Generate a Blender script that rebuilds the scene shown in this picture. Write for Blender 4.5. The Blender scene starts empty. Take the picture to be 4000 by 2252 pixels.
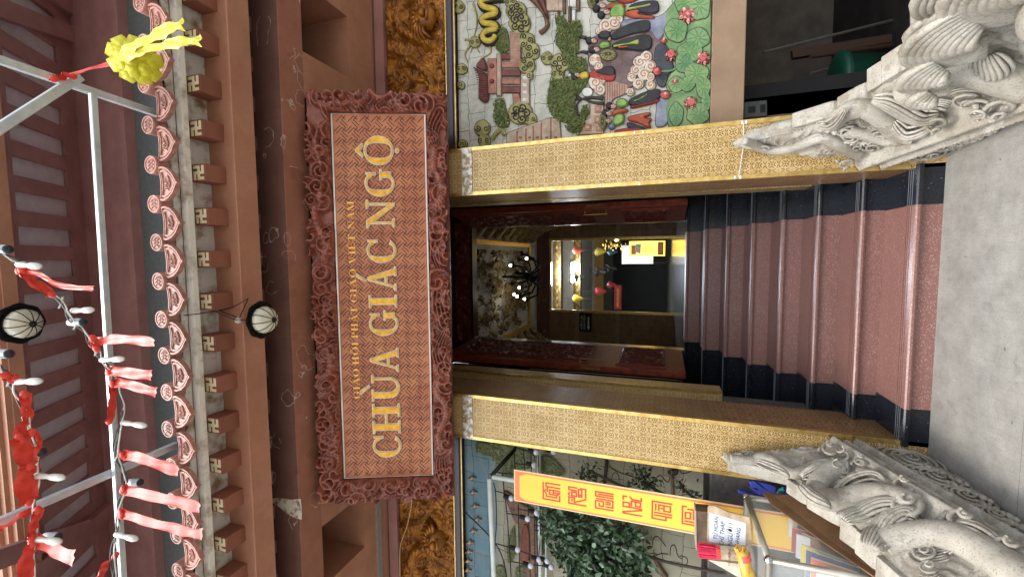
import bpy, math, random
import numpy as np
from mathutils import Vector, Matrix
from mathutils.geometry import tessellate_polygon
R = math.radians
scene = bpy.context.scene
col = scene.collection
random.seed(7); rng = np.random.default_rng(7)

# ------------------------------------------------------------------ camera (portrait photo lying on its side)
EYE = 1.5; FPX = 1680.41; CX, CY = 2000.0, 1126.0
YAW, PITCH, ROLL = R(4.28430), R(19.08343), R(0.93852)
_f = Vector((-math.sin(YAW)*math.cos(PITCH), math.cos(YAW)*math.cos(PITCH), math.sin(PITCH)))
_r0 = Vector((math.cos(YAW), math.sin(YAW), 0)); _u0 = _r0.cross(_f)
_r = _r0*math.cos(ROLL)+_u0*math.sin(ROLL); _u = -_r0*math.sin(ROLL)+_u0*math.cos(ROLL)
cam_data = bpy.data.cameras.new('camera'); cam = bpy.data.objects.new('camera', cam_data); col.objects.link(cam)
cam_data.sensor_width = 36; cam_data.sensor_fit = 'HORIZONTAL'; cam_data.lens = FPX/4000*36
cam_data.clip_start = 0.02; cam_data.clip_end = 500
cam.matrix_world = Matrix(((-_u.x, _r.x, -_f.x, 0), (-_u.y, _r.y, -_f.y, 0), (-_u.z, _r.z, -_f.z, EYE), (0, 0, 0, 1)))
scene.camera = cam
# ------------------------------------------------------------------ sky, sun, exposure
w = bpy.data.worlds.new('World'); scene.world = w; w.use_nodes = True
nt = w.node_tree; bgn = nt.nodes['Background']
sky = nt.nodes.new('ShaderNodeTexSky'); sky.sky_type = 'NISHITA'; sky.sun_disc = False
SUN_EL, SUN_AZ = R(62), R(205)      # azimuth from +Y clockwise: behind the camera, a little to its left
sky.sun_elevation = SUN_EL; sky.sun_rotation = SUN_AZ; sky.air_density = 1.0; sky.dust_density = 3.0; sky.ozone_density = 1.0
hsv = nt.nodes.new('ShaderNodeHueSaturation'); hsv.inputs['Saturation'].default_value = .45   # a bright overcast sky is nearly white
nt.links.new(sky.outputs[0], hsv.inputs['Color']); nt.links.new(hsv.outputs[0], bgn.inputs[0]); bgn.inputs[1].default_value = 0.14
sd = bpy.data.lights.new('sun', 'SUN'); sd.energy = 0.9; sd.angle = R(20); sd.color = (1, .96, .9)
sun = bpy.data.objects.new('sun', sd); col.objects.link(sun); sun.location = (0, -5, 12)
_sd = Vector((math.sin(SUN_AZ)*math.cos(SUN_EL), math.cos(SUN_AZ)*math.cos(SUN_EL), math.sin(SUN_EL)))
sun.rotation_euler = _sd.to_track_quat('Z', 'Y').to_euler()
vs = scene.view_settings; vs.view_transform = 'Standard'; vs.look = 'None'; vs.gamma = 1; vs.exposure = 1.6; vs.use_curve_mapping = False
scene.cycles.use_denoising = True
scene.cycles.max_bounces = 6

# ------------------------------------------------------------------ measuring: a point of the photo on a known plane of the place
def ray(p):
    return _f + _r*((CY-p[1])/FPX) + _u*((CX-p[0])/FPX)
O = Vector((0, 0, EYE))
def atY(p, Y): d = ray(p); return O + d*(Y/d.y)
def atX(p, X): d = ray(p); return O + d*(X/d.x)
def atZ(p, Z): d = ray(p); return O + d*((Z-EYE)/d.z)
def crop(x0, y0, s): return lambda x, y: (x0+x/s, y0+y/s)

# ------------------------------------------------------------------ object helpers
def empty(name, label, cat, loc=(0, 0, 0), group=None, rz=0):
    o = bpy.data.objects.new(name, None); col.objects.link(o); o.location = loc; o.rotation_euler[2] = rz
    o.empty_display_size = .05
    tag(o, label, cat, group); return o
def tag(o, label=None, cat=None, group=None, kind=None):
    if label: o['label'] = label
    if cat: o['category'] = cat
    if group: o['group'] = group
    if kind: o['kind'] = kind
    return o
def base_of(o):
    v = Vector((0, 0, 0))
    while o: v += Vector(o.location); o = o.parent
    return v
def dup(o, delta=(0, 0, 0), parent=None, label=None):
    c = o.copy(); col.objects.link(c)
    if parent is not None: c.parent = parent
    c.location = Vector(o.location)+Vector(delta)
    if label: c['label'] = label
    for ch in list(o.children): dup(ch, (0, 0, 0), c)
    return c
class MB:
    def __init__(s): s.v = []; s.f = []
    def add(s, v, f):
        n = len(s.v); s.v += [tuple(p) for p in v]; s.f += [tuple(i+n for i in q) for q in f]; return s
    def box(s, x0, x1, y0, y1, z0, z1):
        x0, x1 = min(x0, x1), max(x0, x1); y0, y1 = min(y0, y1), max(y0, y1); z0, z1 = min(z0, z1), max(z0, z1)
        return s.add([(x, y, z) for x in (x0, x1) for y in (y0, y1) for z in (z0, z1)],
                     [(0, 1, 3, 2), (4, 6, 7, 5), (0, 4, 5, 1), (2, 3, 7, 6), (0, 2, 6, 4), (1, 5, 7, 3)])
    def obox(s, c, a, b, d):
        c, a, b, d = map(Vector, (c, a, b, d))
        v = [c+a*i+b*j+d*k for i in (-1, 1) for j in (-1, 1) for k in (-1, 1)]
        f = [(0, 1, 3, 2), (4, 6, 7, 5), (0, 4, 5, 1), (2, 3, 7, 6), (0, 2, 6, 4), (1, 5, 7, 3)]
        if a.cross(b).dot(d) < 0: f = [q[::-1] for q in f]
        return s.add(v, f)
    def prism(s, pts, vec, cap0=True):
        pts = [Vector(p) for p in pts]; vec = Vector(vec); n = len(pts)
        nrm = Vector((0, 0, 0))
        for i in range(n): nrm += pts[i].cross(pts[(i+1) % n])
        if nrm.dot(vec) > 0: pts = pts[::-1]
        tris = tessellate_polygon([pts])
        v = pts+[p+vec for p in pts]
        def fix(t, up):
            a, b, c = [pts[i] for i in t]; k = (b-a).cross(c-a).dot(vec) > 0
            return t if k == up else t[::-1]
        f = [tuple(i+n for i in fix(t, True)) for t in tris]
        if cap0: f += [tuple(fix(t, False)) for t in tris]
        f += [(i, i+n, (i+1) % n+n, (i+1) % n) for i in range(n)]
        return s.add(v, f)
    def tube(s, pts, r, seg=8, closed=False, caps=True):
        pts = [Vector(p) for p in pts]; n = len(pts)
        rr = r if hasattr(r, '__len__') else [r]*n
        v = []; f = []; up = None
        for i, p in enumerate(pts):
            a = pts[i-1] if (i or closed) else pts[0]; b = pts[(i+1) % n] if (i < n-1 or closed) else pts[-1]
            t = (b-a)
            if t.length < 1e-9: t = Vector((0, 0, 1))
            t.normalize()
            if up is None:
                up = Vector((0, 0, 1)) if abs(t.z) < .9 else Vector((1, 0, 0))
            x = (up - t*up.dot(t))
            if x.length < 1e-6: x = t.orthogonal()
            x.normalize(); up = x; y = t.cross(x)
            for k in range(seg):
                q = 2*math.pi*k/seg+math.pi/seg; v.append(p+(x*math.cos(q)+y*math.sin(q))*rr[i])
        m = n if closed else n-1
        for i in range(m):
            for k in range(seg):
                a = i*seg+k; b = i*seg+(k+1) % seg; c = ((i+1) % n)*seg+(k+1) % seg; d = ((i+1) % n)*seg+k
                f.append((a, b, c, d))
        if caps and not closed:
            f.append(tuple(range(seg))[::-1]); f.append(tuple((n-1)*seg+k for k in range(seg)))
        return s.add(v, f)
    def lathe(s, prof, o, axis=(0, 0, 1), seg=24, arc=1.0, wob=None):
        o = Vector(o); a = Vector(axis).normalized(); x = a.orthogonal().normalized(); y = a.cross(x); v = []; f = []
        for (r, h) in prof:
            for k in range(seg):
                q = 2*math.pi*k/seg; rr = r*(1 if wob is None else wob(q)); v.append(o+a*h+(x*math.cos(q)+y*math.sin(q))*rr)
        for i in range(len(prof)-1):
            for k in range(seg):
                f.append((i*seg+k, i*seg+(k+1) % seg, (i+1)*seg+(k+1) % seg, (i+1)*seg+k))
        return s.add(v, f)
    def ball(s, c, r, seg=12, rings=7, sc=(1, 1, 1)):
        v = []; f = []
        for i in range(rings+1):
            t = math.pi*i/rings
            for k in range(seg):
                q = 2*math.pi*k/seg
                v.append((c[0]+sc[0]*r*math.sin(t)*math.cos(q), c[1]+sc[1]*r*math.sin(t)*math.sin(q), c[2]+sc[2]*r*math.cos(t)))
        for i in range(rings):
            for k in range(seg):
                f.append((i*seg+k, (i+1)*seg+k, (i+1)*seg+(k+1) % seg, i*seg+(k+1) % seg))
        return s.add(v, f)
    def build(s, name, mat, parent=None, smooth=False, bevel=0, label=None):
        off = base_of(parent)
        me = bpy.data.meshes.new(name); me.from_pydata([(a-off.x, b-off.y, c-off.z) for a, b, c in s.v], [], s.f)
        me.validate(); me.materials.append(mat)
        if smooth: me.polygons.foreach_set('use_smooth', [True]*len(me.polygons))
        me.update(); o = bpy.data.objects.new(name, me); col.objects.link(o)
        if parent: o.parent = parent
        if bevel:
            b = o.modifiers.new('bevel', 'BEVEL'); b.width = bevel; b.segments = 2; b.limit_method = 'ANGLE'; b.angle_limit = R(40)
        if label: o['label'] = label
        return o
def grid_mesh(name, mat, V, nu, nv, mask=None, parent=None, smooth=True, label=None, flip=False, extra=None):
    """V: (nv*nu,3) numpy, rows of nu"""
    off = np.array(base_of(parent))
    i, j = np.meshgrid(np.arange(nu-1), np.arange(nv-1)); a = (j*nu+i).ravel()
    F = np.stack([a, a+1, a+1+nu, a+nu], 1)
    if mask is not None:
        F = F[mask[F].all(1)]; used = np.unique(F); remap = -np.ones(len(V), int); remap[used] = np.arange(len(used)); V = V[used]; F = remap[F]
    if flip: F = F[:, ::-1]
    V = V-off
    me = bpy.data.meshes.new(name)
    me.vertices.add(len(V)); me.vertices.foreach_set('co', V.astype(np.float32).ravel())
    me.loops.add(F.size); me.loops.foreach_set('vertex_index', F.astype(np.int32).ravel())
    me.polygons.add(len(F)); me.polygons.foreach_set('loop_start', np.arange(0, F.size, 4, dtype=np.int32))
    me.polygons.foreach_set('loop_total', np.full(len(F), 4, np.int32))
    if smooth: me.polygons.foreach_set('use_smooth', np.ones(len(F), bool))
    me.materials.append(mat); me.update(calc_edges=True)
    o = bpy.data.objects.new(name, me); col.objects.link(o)
    if parent: o.parent = parent
    if label: o['label'] = label
    return o
# ------------------------------------------------------------------ carving: heights over a plane, in metres
def seg_dist(P, L):
    L = np.asarray(L, float); best = np.full(len(P), 1e9); sgn = np.zeros(len(P)); arc = np.zeros(len(P)); acc = 0
    for a, b in zip(L[:-1], L[1:]):
        d = b-a; l = np.hypot(*d)+1e-9; t = np.clip(((P-a)@d)/l**2, 0, 1); q = a+t[:, None]*d; e = P-q; dd = np.hypot(e[:, 0], e[:, 1])
        m = dd < best; best[m] = dd[m]; sgn[m] = np.sign(d[0]*e[m, 1]-d[1]*e[m, 0]); arc[m] = acc+t[m]*l; acc += l
    return best, sgn*best, arc/acc
def smoothline(L, n=3):
    L = [np.array(p, float) for p in L]
    for _ in range(n):
        o = [L[0]]
        for a, b in zip(L[:-1], L[1:]): o += [a*.75+b*.25, a*.25+b*.75]
        o.append(L[-1]); L = o
    return np.array(L)
def smoothpoly(L, n=2):
    L = [np.array(p, float) for p in L]
    for _ in range(n):
        o = []
        for a, b in zip(L, L[1:]+L[:1]): o += [a*.75+b*.25, a*.25+b*.75]
        L = o
    return L
def h_tube(P, L, r0, r1, h, scale=0, belly=0):
    d, sd_, s = seg_dist(P, smoothline(L)); r = r0+(r1-r0)*s
    z = np.sqrt(np.clip(1-(d/r)**2, 0, 1))*h*(.55+.45*r/max(r0, r1))
    if scale: z = z*(1+.10*np.cos(s*scale)*np.cos(sd_/r*6))
    return z
def h_hair(P, L, w0, w1, h, n=4):
    d, sd_, s = seg_dist(P, smoothline(L)); wd = w0+(w1-w0)*s; m = d < wd
    return np.where(m, h*np.sqrt(np.clip(1-(d/wd)**4, 0, 1))*(.62+.38*np.cos(math.pi*n*sd_/wd)), 0)
def h_spiral(P, c, Rr, h, turns=2.5, hand=1, dome=.5):
    e = P-np.array(c); r = np.hypot(e[:, 0], e[:, 1]); th = np.arctan2(e[:, 1], e[:, 0])*hand
    ph = 2*math.pi*turns*np.sqrt(np.clip(r/Rr, 0, 1.2))-th
    env = np.clip((1-r/Rr)*6, 0, 1)
    return env*h*(dome*np.sqrt(np.clip(1-(r/Rr)**2, 0, 1))+(1-dome)*(.5+.5*np.cos(ph)))
def h_scrolls(P, W, H, rad, h, seed=1, turns=2.0):
    g = np.random.default_rng(seed); n = int(W*H/(rad*rad*1.3))+3
    C = g.random((n, 2))*[W+2*rad, H+2*rad]-rad; z = np.zeros(len(P)); best = np.full(len(P), 1e9)
    for k in range(n):
        rr = rad*(.65+.8*g.random()); hand = 1 if g.random() < .5 else -1; off = g.random()*6.28; tt = turns*(.7+.6*g.random())
        e = P-C[k]; near = (abs(e[:, 0]) < rr*1.3) & (abs(e[:, 1]) < rr*1.3)
        if not near.any(): continue
        e = e[near]; r = np.hypot(e[:, 0], e[:, 1])/rr; th = np.arctan2(e[:, 1], e[:, 0])*hand+off
        v = h*np.clip(1-r**2, 0, 1)**.5*(.62+.38*np.cos(2*math.pi*tt*r-th))*(.75+.5*g.random())
        z[near] = np.maximum(z[near], v)
    return z
def inside(P, poly):
    poly = np.asarray(poly, float); x, y = P[:, 0], P[:, 1]; c = np.zeros(len(P), bool); n = len(poly); j = n-1
    for i in range(n):
        xi, yi = poly[i]; xj, yj = poly[j]
        with np.errstate(divide='ignore', invalid='ignore'):
            c ^= ((yi > y) != (yj > y)) & (x < (xj-xi)*(y-yi)/(yj-yi+1e-12)+xi)
        j = i
    return c

# ------------------------------------------------------------------ materials
def lin(c, k=1.0):
    return tuple(k*((x/255/12.92) if x/255 <= .04045 else ((x/255+.055)/1.055)**2.4) for x in c)+(1,)
class NT:
    def __init__(s, name):
        s.m = bpy.data.materials.new(name); s.m.use_nodes = True; s.t = s.m.node_tree; s.b = s.t.nodes['Principled BSDF']
        s.tc = s.t.nodes.new('ShaderNodeTexCoord'); s.xyz = None
    def n(s, kind, **kw):
        o = s.t.nodes.new('ShaderNode'+kind)
        for k, v in kw.items(): setattr(o, k, v)
        return o
    def l(s, a, b): s.t.links.new(a, b)
    def math(s, op, a, b=None, c=None, clamp=False):
        o = s.n('Math', operation=op); o.use_clamp = clamp
        for i, v in enumerate((a, b, c)):
            if v is None: continue
            if isinstance(v, (int, float)): o.inputs[i].default_value = v
            else: s.l(v, o.inputs[i])
        return o.outputs[0]
    def noise(s, scale, detail=4, rough=.55, vec=None, dist=0):
        o = s.n('TexNoise'); o.inputs['Scale'].default_value = scale; o.inputs['Detail'].default_value = detail
        o.inputs['Roughness'].default_value = rough; o.inputs['Distortion'].default_value = dist
        s.l(vec or s.tc.outputs['Object'], o.inputs['Vector']); return o.outputs[0]
    def ramp(s, fac, stops, interp='LINEAR'):
        o = s.n('ValToRGB'); o.color_ramp.interpolation = interp; e = o.color_ramp.elements
        while len(e) > 1: e.remove(e[0])
        e[0].position = stops[0][0]; e[0].color = stops[0][1]
        for p, c in stops[1:]:
            q = e.new(p); q.color = c
        s.l(fac, o.inputs[0]); return o.outputs[0]
    def mix(s, fac, a, b, mode='MIX'):
        o = s.n('Mix', data_type='RGBA', blend_type=mode)
        for i, v in ((0, fac), (6, a), (7, b)):
            if isinstance(v, (int, float)): o.inputs[i].default_value = v
            elif isinstance(v, tuple): o.inputs[i].default_value = v
            else: s.l(v, o.inputs[i])
        return o.outputs[2]
    def sep(s):
        if s.xyz is None:
            o = s.n('SeparateXYZ'); s.l(s.tc.outputs['Object'], o.inputs[0]); s.xyz = o.outputs
        return s.xyz
    def bump(s, h, strength=.3, dist=.01):
        o = s.n('Bump'); o.inputs['Strength'].default_value = strength; o.inputs['Distance'].default_value = dist
        s.l(h, o.inputs['Height']); s.l(o.outputs[0], s.b.inputs['Normal'])
    def color(s, c): 
        if isinstance(c, tuple): s.b.inputs['Base Color'].default_value = c
        else: s.l(c, s.b.inputs['Base Color'])
    def pr(s, rough=.6, metal=0, spec=None, coat=0):
        s.b.inputs['Roughness'].default_value = rough; s.b.inputs['Metallic'].default_value = metal
        if spec is not None: s.b.inputs['Specular IOR Level'].default_value = spec
        if coat: s.b.inputs['Coat Weight'].default_value = coat; s.b.inputs['Coat Roughness'].default_value = .12
def mat(name, c1, c2=None, scale=6, rough=.65, metal=0, bump=0, bscale=60, spec=None, coat=0, lo=.35, hi=.65, bdist=.004):
    t = NT(name); c1 = lin(c1) if len(c1) == 3 else c1
    if c2 is not None:
        c2 = lin(c2) if len(c2) == 3 else c2
        t.color(t.ramp(t.noise(scale, 6, .62), [(lo, c1), (hi, c2)]))
    else: t.color(c1)
    t.pr(rough, metal, spec, coat)
    if bump: t.bump(t.noise(bscale, 5, .6), bump, bdist)
    return t.m
def emis(name, c, strength):
    t = NT(name); t.color((0.02, .02, .02, 1)); t.b.inputs['Emission Color'].default_value = lin(c); t.b.inputs['Emission Strength'].default_value = strength
    return t.m
M = {}
def plaster(name, a, b, stains=True):
    t = NT(name)
    c = t.ramp(t.noise(3.5, 8, .62), [(.3, lin(a)), (.7, lin(b))])
    fine = t.noise(90, 3, .6); c = t.mix(t.math('MULTIPLY', fine, .35), c, lin(a, .45))
    dr2 = t.n('Mapping'); dr2.inputs['Scale'].default_value = (9, 9, 1.1); t.l(t.tc.outputs['Object'], dr2.inputs[0]); c = t.mix(t.math('MULTIPLY', t.math('GREATER_THAN', t.noise(1.6, 5, .7, dr2.outputs[0]), .55), .16), c, lin(a, .7)); c = t.mix(t.math('MULTIPLY', t.noise(1.1, 3), .4), c, lin(a, .85))
    if stains:      # blooms of lime: pale rings where water came through
        v = t.n('TexVoronoi'); v.feature = 'F1'; v.inputs['Scale'].default_value = 5.5; v.inputs['Randomness'].default_value = 1
        wv = t.n('VectorMath', operation='ADD'); nn = t.n('TexNoise'); nn.inputs['Scale'].default_value = 9; t.l(t.tc.outputs['Object'], nn.inputs['Vector'])
        sc = t.n('VectorMath', operation='SCALE'); sc.inputs['Scale'].default_value = .12; t.l(nn.outputs['Color'], sc.inputs[0])
        t.l(t.tc.outputs['Object'], wv.inputs[0]); t.l(sc.outputs[0], wv.inputs[1]); t.l(wv.outputs[0], v.inputs['Vector'])
        ring = t.math('SUBTRACT', 1, t.math('MULTIPLY', t.math('ABSOLUTE', t.math('SUBTRACT', v.outputs['Distance'], .34)), 60), clamp=True)
        msk = t.math('MULTIPLY', ring, t.math('GREATER_THAN', t.noise(2.1, 2), .50)); msk = t.math('MULTIPLY', msk, t.math('MULTIPLY', t.noise(26, 3), 1.4), clamp=True)
        c = t.mix(msk, c, lin((205, 195, 186)))
        dk = t.math('MULTIPLY', t.math('LESS_THAN', v.outputs['Distance'], .30), t.math('GREATER_THAN', t.noise(1.4, 1), .5)); c = t.mix(t.math('MULTIPLY', dk, .35), c, lin(a, .6))
    t.color(c); t.pr(.75); t.bump(fine, .25, .002); return t.m
def vary(m, amt, dark=.55):
    'each copy of an object gets its own slight tone, and grime patches of its own'
    t = m.node_tree; b = t.nodes['Principled BSDF']; src = b.inputs['Base Color'].links[0].from_socket; oi = t.nodes.new('ShaderNodeObjectInfo'); h = t.nodes.new('ShaderNodeHueSaturation')
    mr = t.nodes.new('ShaderNodeMapRange'); mr.inputs[3].default_value = 1-amt; mr.inputs[4].default_value = 1+amt*.5; t.links.new(oi.outputs['Random'], mr.inputs[0]); t.links.new(mr.outputs[0], h.inputs['Value']); t.links.new(src, h.inputs['Color']); t.links.new(h.outputs[0], b.inputs['Base Color'])
M['ochre'] = plaster('ochre_plaster', (146, 94, 72), (176, 118, 94))
M['ochre_clean'] = plaster('ochre_plaster_clean', (168, 116, 88), (196, 142, 112), False)
M['bracket_paint'] = plaster('bracket_brown_paint', (138, 84, 64), (168, 108, 84), False); vary(M['bracket_paint'], .18)
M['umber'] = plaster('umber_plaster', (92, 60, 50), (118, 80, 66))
M['maroon'] = mat('maroon_paint', (152, 108, 104), (172, 126, 120), 4, .6, bump=.1)
M['darkwood'] = mat('dark_lacquer_wood', (38, 18, 20), (60, 28, 28), 9, .35, bump=.1, coat=.3)
M['redwood'] = mat('red_lacquer_wood', (105, 42, 26), (150, 66, 40), 14, .45, bump=.05)
M['carved_red'] = mat('carved_red_wood', (106, 50, 36), (152, 84, 62), 16, .36, bump=.12, bscale=90, coat=.35)
M['carved_dark'] = mat('carved_dark_wood', (82, 30, 24), (122, 50, 38), 16, .42, bump=.15, coat=.1)
M['gold_carve'] = mat('gilt_brown_carving', (104, 58, 14), (178, 116, 36), 11, .38, metal=.35, bump=.2, bscale=80)
M['gold_trim'] = mat('brass_trim', (196, 160, 84), (232, 204, 132), 20, .3, metal=.85, bump=.03)
M['gilt'] = mat('gilt_leaf', (186, 140, 40), (236, 196, 84), 25, .35, metal=.3)
M['slate'] = mat('grey_recess', (84, 88, 88), (96, 100, 100), 20, .9)
M['cream_stain'] = mat('stained_cream_plaster', (150, 128, 98), (226, 222, 208), 9, .75, lo=.30, hi=.52, bump=.1)
M['cream_dark'] = mat('mouldy_cream_plaster', (140, 116, 84), (210, 206, 196), 8, .8, lo=.34, hi=.52, bump=.1)
M['terracotta'] = mat('glazed_pink_terracotta', (158, 106, 94), (196, 146, 130), 34, .55, bump=.2, coat=.0)
vary(M['terracotta'], .28)
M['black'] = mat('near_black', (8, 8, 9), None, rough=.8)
M['dark_iron'] = mat('black_iron', (14, 16, 18), (28, 30, 32), 20, .45, metal=.5)
M['tan_paint'] = mat('tan_painted_concrete', (136, 112, 88), (150, 125, 100), 5, .7, bump=.08)

def tile_mat(name, dark, base, base2, metal, cell=.0745):
    t = NT(name); x, y, z = t.sep()
    u = t.math('DIVIDE', t.math('ADD', x, y), cell); v = t.math('DIVIDE', z, cell)
    fu = t.math('SUBTRACT', t.math('FRACT', u), .5); fv = t.math('SUBTRACT', t.math('FRACT', v), .5)
    r = t.math('SQRT', t.math('ADD', t.math('MULTIPLY', fu, fu), t.math('MULTIPLY', fv, fv)))
    th = t.math('ARCTAN2', fv, fu)
    ring = t.math('LESS_THAN', t.math('ABSOLUTE', t.math('SUBTRACT', r, .455)), .024)
    ring = t.math('MULTIPLY', ring, t.math('LESS_THAN', t.math('COSINE', t.math('MULTIPLY', th, 8)), .72))
    a = t.math('ABSOLUTE', t.math('MULTIPLY', t.math('ADD', fu, fv), .7071)); b = t.math('ABSOLUTE', t.math('MULTIPLY', t.math('SUBTRACT', fu, fv), .7071))
    def dash(p, q):
        k = t.math('LESS_THAN', t.math('ABSOLUTE', t.math('SUBTRACT', p, .085)), .03)
        return t.math('MULTIPLY', k, t.math('MULTIPLY', t.math('GREATER_THAN', q, .11), t.math('LESS_THAN', q, .31)))
    cr = t.math('MULTIPLY', t.math('LESS_THAN', t.math('MINIMUM', a, b), .02), t.math('LESS_THAN', r, .09))
    edge = t.math('GREATER_THAN', t.math('MAXIMUM', t.math('ABSOLUTE', fu), t.math('ABSOLUTE', fv)), .488)
    line = t.math('MAXIMUM', t.math('MAXIMUM', ring, cr), t.math('MAXIMUM', dash(a, b), dash(b, a)))
    rays = t.math('MULTIPLY', t.math('MULTIPLY', t.math('ADD', t.math('SINE', t.math('MULTIPLY', th, 36)), 1), .5), t.math('GREATER_THAN', r, .42))
    c = t.ramp(t.noise(7, 6, .7), [(.35, lin(base)), (.65, lin(base2))])
    sp = t.noise(220, 2, .7); c = t.mix(t.math('MULTIPLY', t.math('GREATER_THAN', sp, .6), .5), c, lin(base2, 1.35))
    c = t.mix(t.math('MULTIPLY', rays, .15), c, lin(dark, 2.2)); c = t.mix(t.math('MULTIPLY', edge, .55), c, lin(dark, 2))
    c = t.mix(t.math('MULTIPLY', line, .92), c, lin(dark)); t.color(c); t.pr(.36, metal)
    h = t.math('SUBTRACT', t.math('ADD', t.math('MULTIPLY', sp, .25), t.math('MULTIPLY', rays, .2)), line)
    t.bump(h, .6, .003); return t.m
M['gold_tile'] = tile_mat('gold_flower_tile', (70, 50, 16), (182, 150, 92), (206, 178, 124), .2)
M['bronze_tile'] = tile_mat('dark_bronze_flower_tile', (12, 7, 2), (128, 96, 62), (156, 122, 84), .05, cell=.112)

def granite(name, a, b, speck, rough, scale=55, amt=.62, blotch=None):
    t = NT(name); n1 = t.noise(scale, 4, .7); c = t.ramp(n1, [(.38, lin(a)), (.62, lin(b))])
    v = t.n('TexVoronoi'); v.inputs['Scale'].default_value = scale*1.6; t.l(t.tc.outputs['Object'], v.inputs['Vector'])
    bw = t.n('RGBToBW'); t.l(v.outputs['Color'], bw.inputs[0])
    c = t.mix(t.math('GREATER_THAN', bw.outputs[0], amt), c, lin(speck))
    if blotch: c = t.mix(t.math('MULTIPLY', t.noise(2.5, 5), .5), c, lin(blotch))
    t.color(c); t.pr(rough); t.l(t.math('ADD', t.math('MULTIPLY', t.noise(4, 4), .18), rough-.09), t.b.inputs['Roughness']); t.bump(n1, .04, .001); return t.m
M['red_granite'] = granite('polished_red_granite', (120, 82, 74), (148, 108, 99), (180, 152, 144), .34, 150, .80, blotch=(104, 72, 66))
M['black_granite'] = granite('polished_black_granite', (20, 23, 29), (30, 34, 42), (84, 90, 100), .22, 110, .93)

def ground_mat():
    t = NT('grey_stone_paving'); x, y, z = t.sep()
    c = t.ramp(t.noise(6, 9, .78), [(.25, lin((112, 110, 105))), (.75, lin((160, 158, 152)))])
    c = t.mix(t.math('MULTIPLY', t.math('GREATER_THAN', t.noise(130, 3, .8), .57), .45), c, lin((98, 95, 90)))
    def joint(k, off, per, wd): return t.math('LESS_THAN', t.math('ABSOLUTE', t.math('SUBTRACT', t.math('FRACT', t.math('DIVIDE', t.math('ADD', k, off), per)), .5)), wd/per)
    j = t.math('MAXIMUM', joint(x, .36, 1.9, .0012), joint(y, .55, 1.2, .0016))
    c = t.mix(t.math('MULTIPLY', j, .7), c, lin((76, 74, 70)))
    mp = t.n('Mapping'); mp.inputs['Scale'].default_value = (30, 3, 1); t.l(t.tc.outputs['Object'], mp.inputs[0]); c = t.mix(t.math('MULTIPLY', t.math('GREATER_THAN', t.noise(3, 5, .75, mp.outputs[0]), .56), .30), c, lin((112, 108, 100))); c = t.mix(t.math('MULTIPLY', t.math('GREATER_THAN', t.noise(26, 2, .5), .74), .7), c, lin((66, 62, 58)))
    st = t.math('GREATER_THAN', t.noise(9, 2, .4), .68); c = t.mix(t.math('MULTIPLY', st, .25), c, lin((100, 96, 88)))
    t.color(c); t.pr(.7); t.bump(t.math('SUBTRACT', t.noise(150, 3, .7), j), .3, .002); return t.m
M['paving'] = ground_mat()

vary(M['red_granite'], .10)
# ------------------------------------------------------------------ the setting
def struct(name, mb, m, **k): return tag(mb.build(name, m, **k), kind='structure')
struct('pavement', MB().box(-40, 40, -40, 3.3, -.3, 0), M['paving'])

# ------------------------------------------------------------------ staircase
Y0 = 3.118
PL = (-1.466, -1.105); PR = (.494, .853)
zs = [0, .135, .272, .421, .570, .723, .879, 1.044, 1.207]
ys = [Y0, 3.449, 3.764, 4.099, 4.457, 4.835, 5.251, 5.817]
st = empty('staircase', 'flight of eight polished red granite steps with black granite ends, between the golden pillars', 'staircase', (-.3, Y0, 0))
for i in range(8):
    y0 = ys[i]; y1 = ys[i+1] if i < 7 else 6.12; z0, z1 = zs[i], zs[i+1]
    if i == 0: xa, xb = -1.13, .515
    elif i == 1: xa, xb = PL[1]+.003, PR[0]-.003
    else: xa, xb = -1.64, 1.03
    if i == 1: y1 = 3.764
    r0, r1 = .285+.003*i, -.907-.024*i
    def prof(x0, x1, e=0):
        n = .022
        return [(x0, y0, z0), (x0, y0, z1-.03), (x0, y0-n-e, z1-.03), (x0, y0-n-.006-e, z1-.02), (x0, y0-n-.006-e, z1-.008), (x0, y0-n-e, z1+e), (x0, y1, z1+e), (x0, y1, z0)]
    sp = MB().prism(prof(r1, 0), (r0-r1, 0, 0)).build('step', M['red_granite'], st)
    for (p, q) in ((xa, r1-.0015), (r0+.0015, xb)):
        b = MB().prism(prof(p, 0), (q-p, 0, 0)).build('black_end_slab', M['black_granite'], sp)
    if i < 7:
        g = MB()
        for k in range(3): g.box(r1, r0, y0+.018+.022*k, y0+.0215+.022*k, z1-.001, z1+.0008)
        g.build('groove_line', mat('groove_on_red', (92, 58, 54)) if i == 0 else bpy.data.materials['groove_on_red'], sp)
        gm = bpy.data.materials.get('groove_on_black') or mat('groove_on_black', (118, 122, 128))
        for (p, q) in ((xa+.01, r1), (r0, xb-.01)):
            g = MB()
            for k in range(3): g.box(p, q, y0+.018+.022*k, y0+.0208+.022*k, z1-.001, z1+.0012)
            g.build('pale_groove_line', gm, sp)

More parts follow.
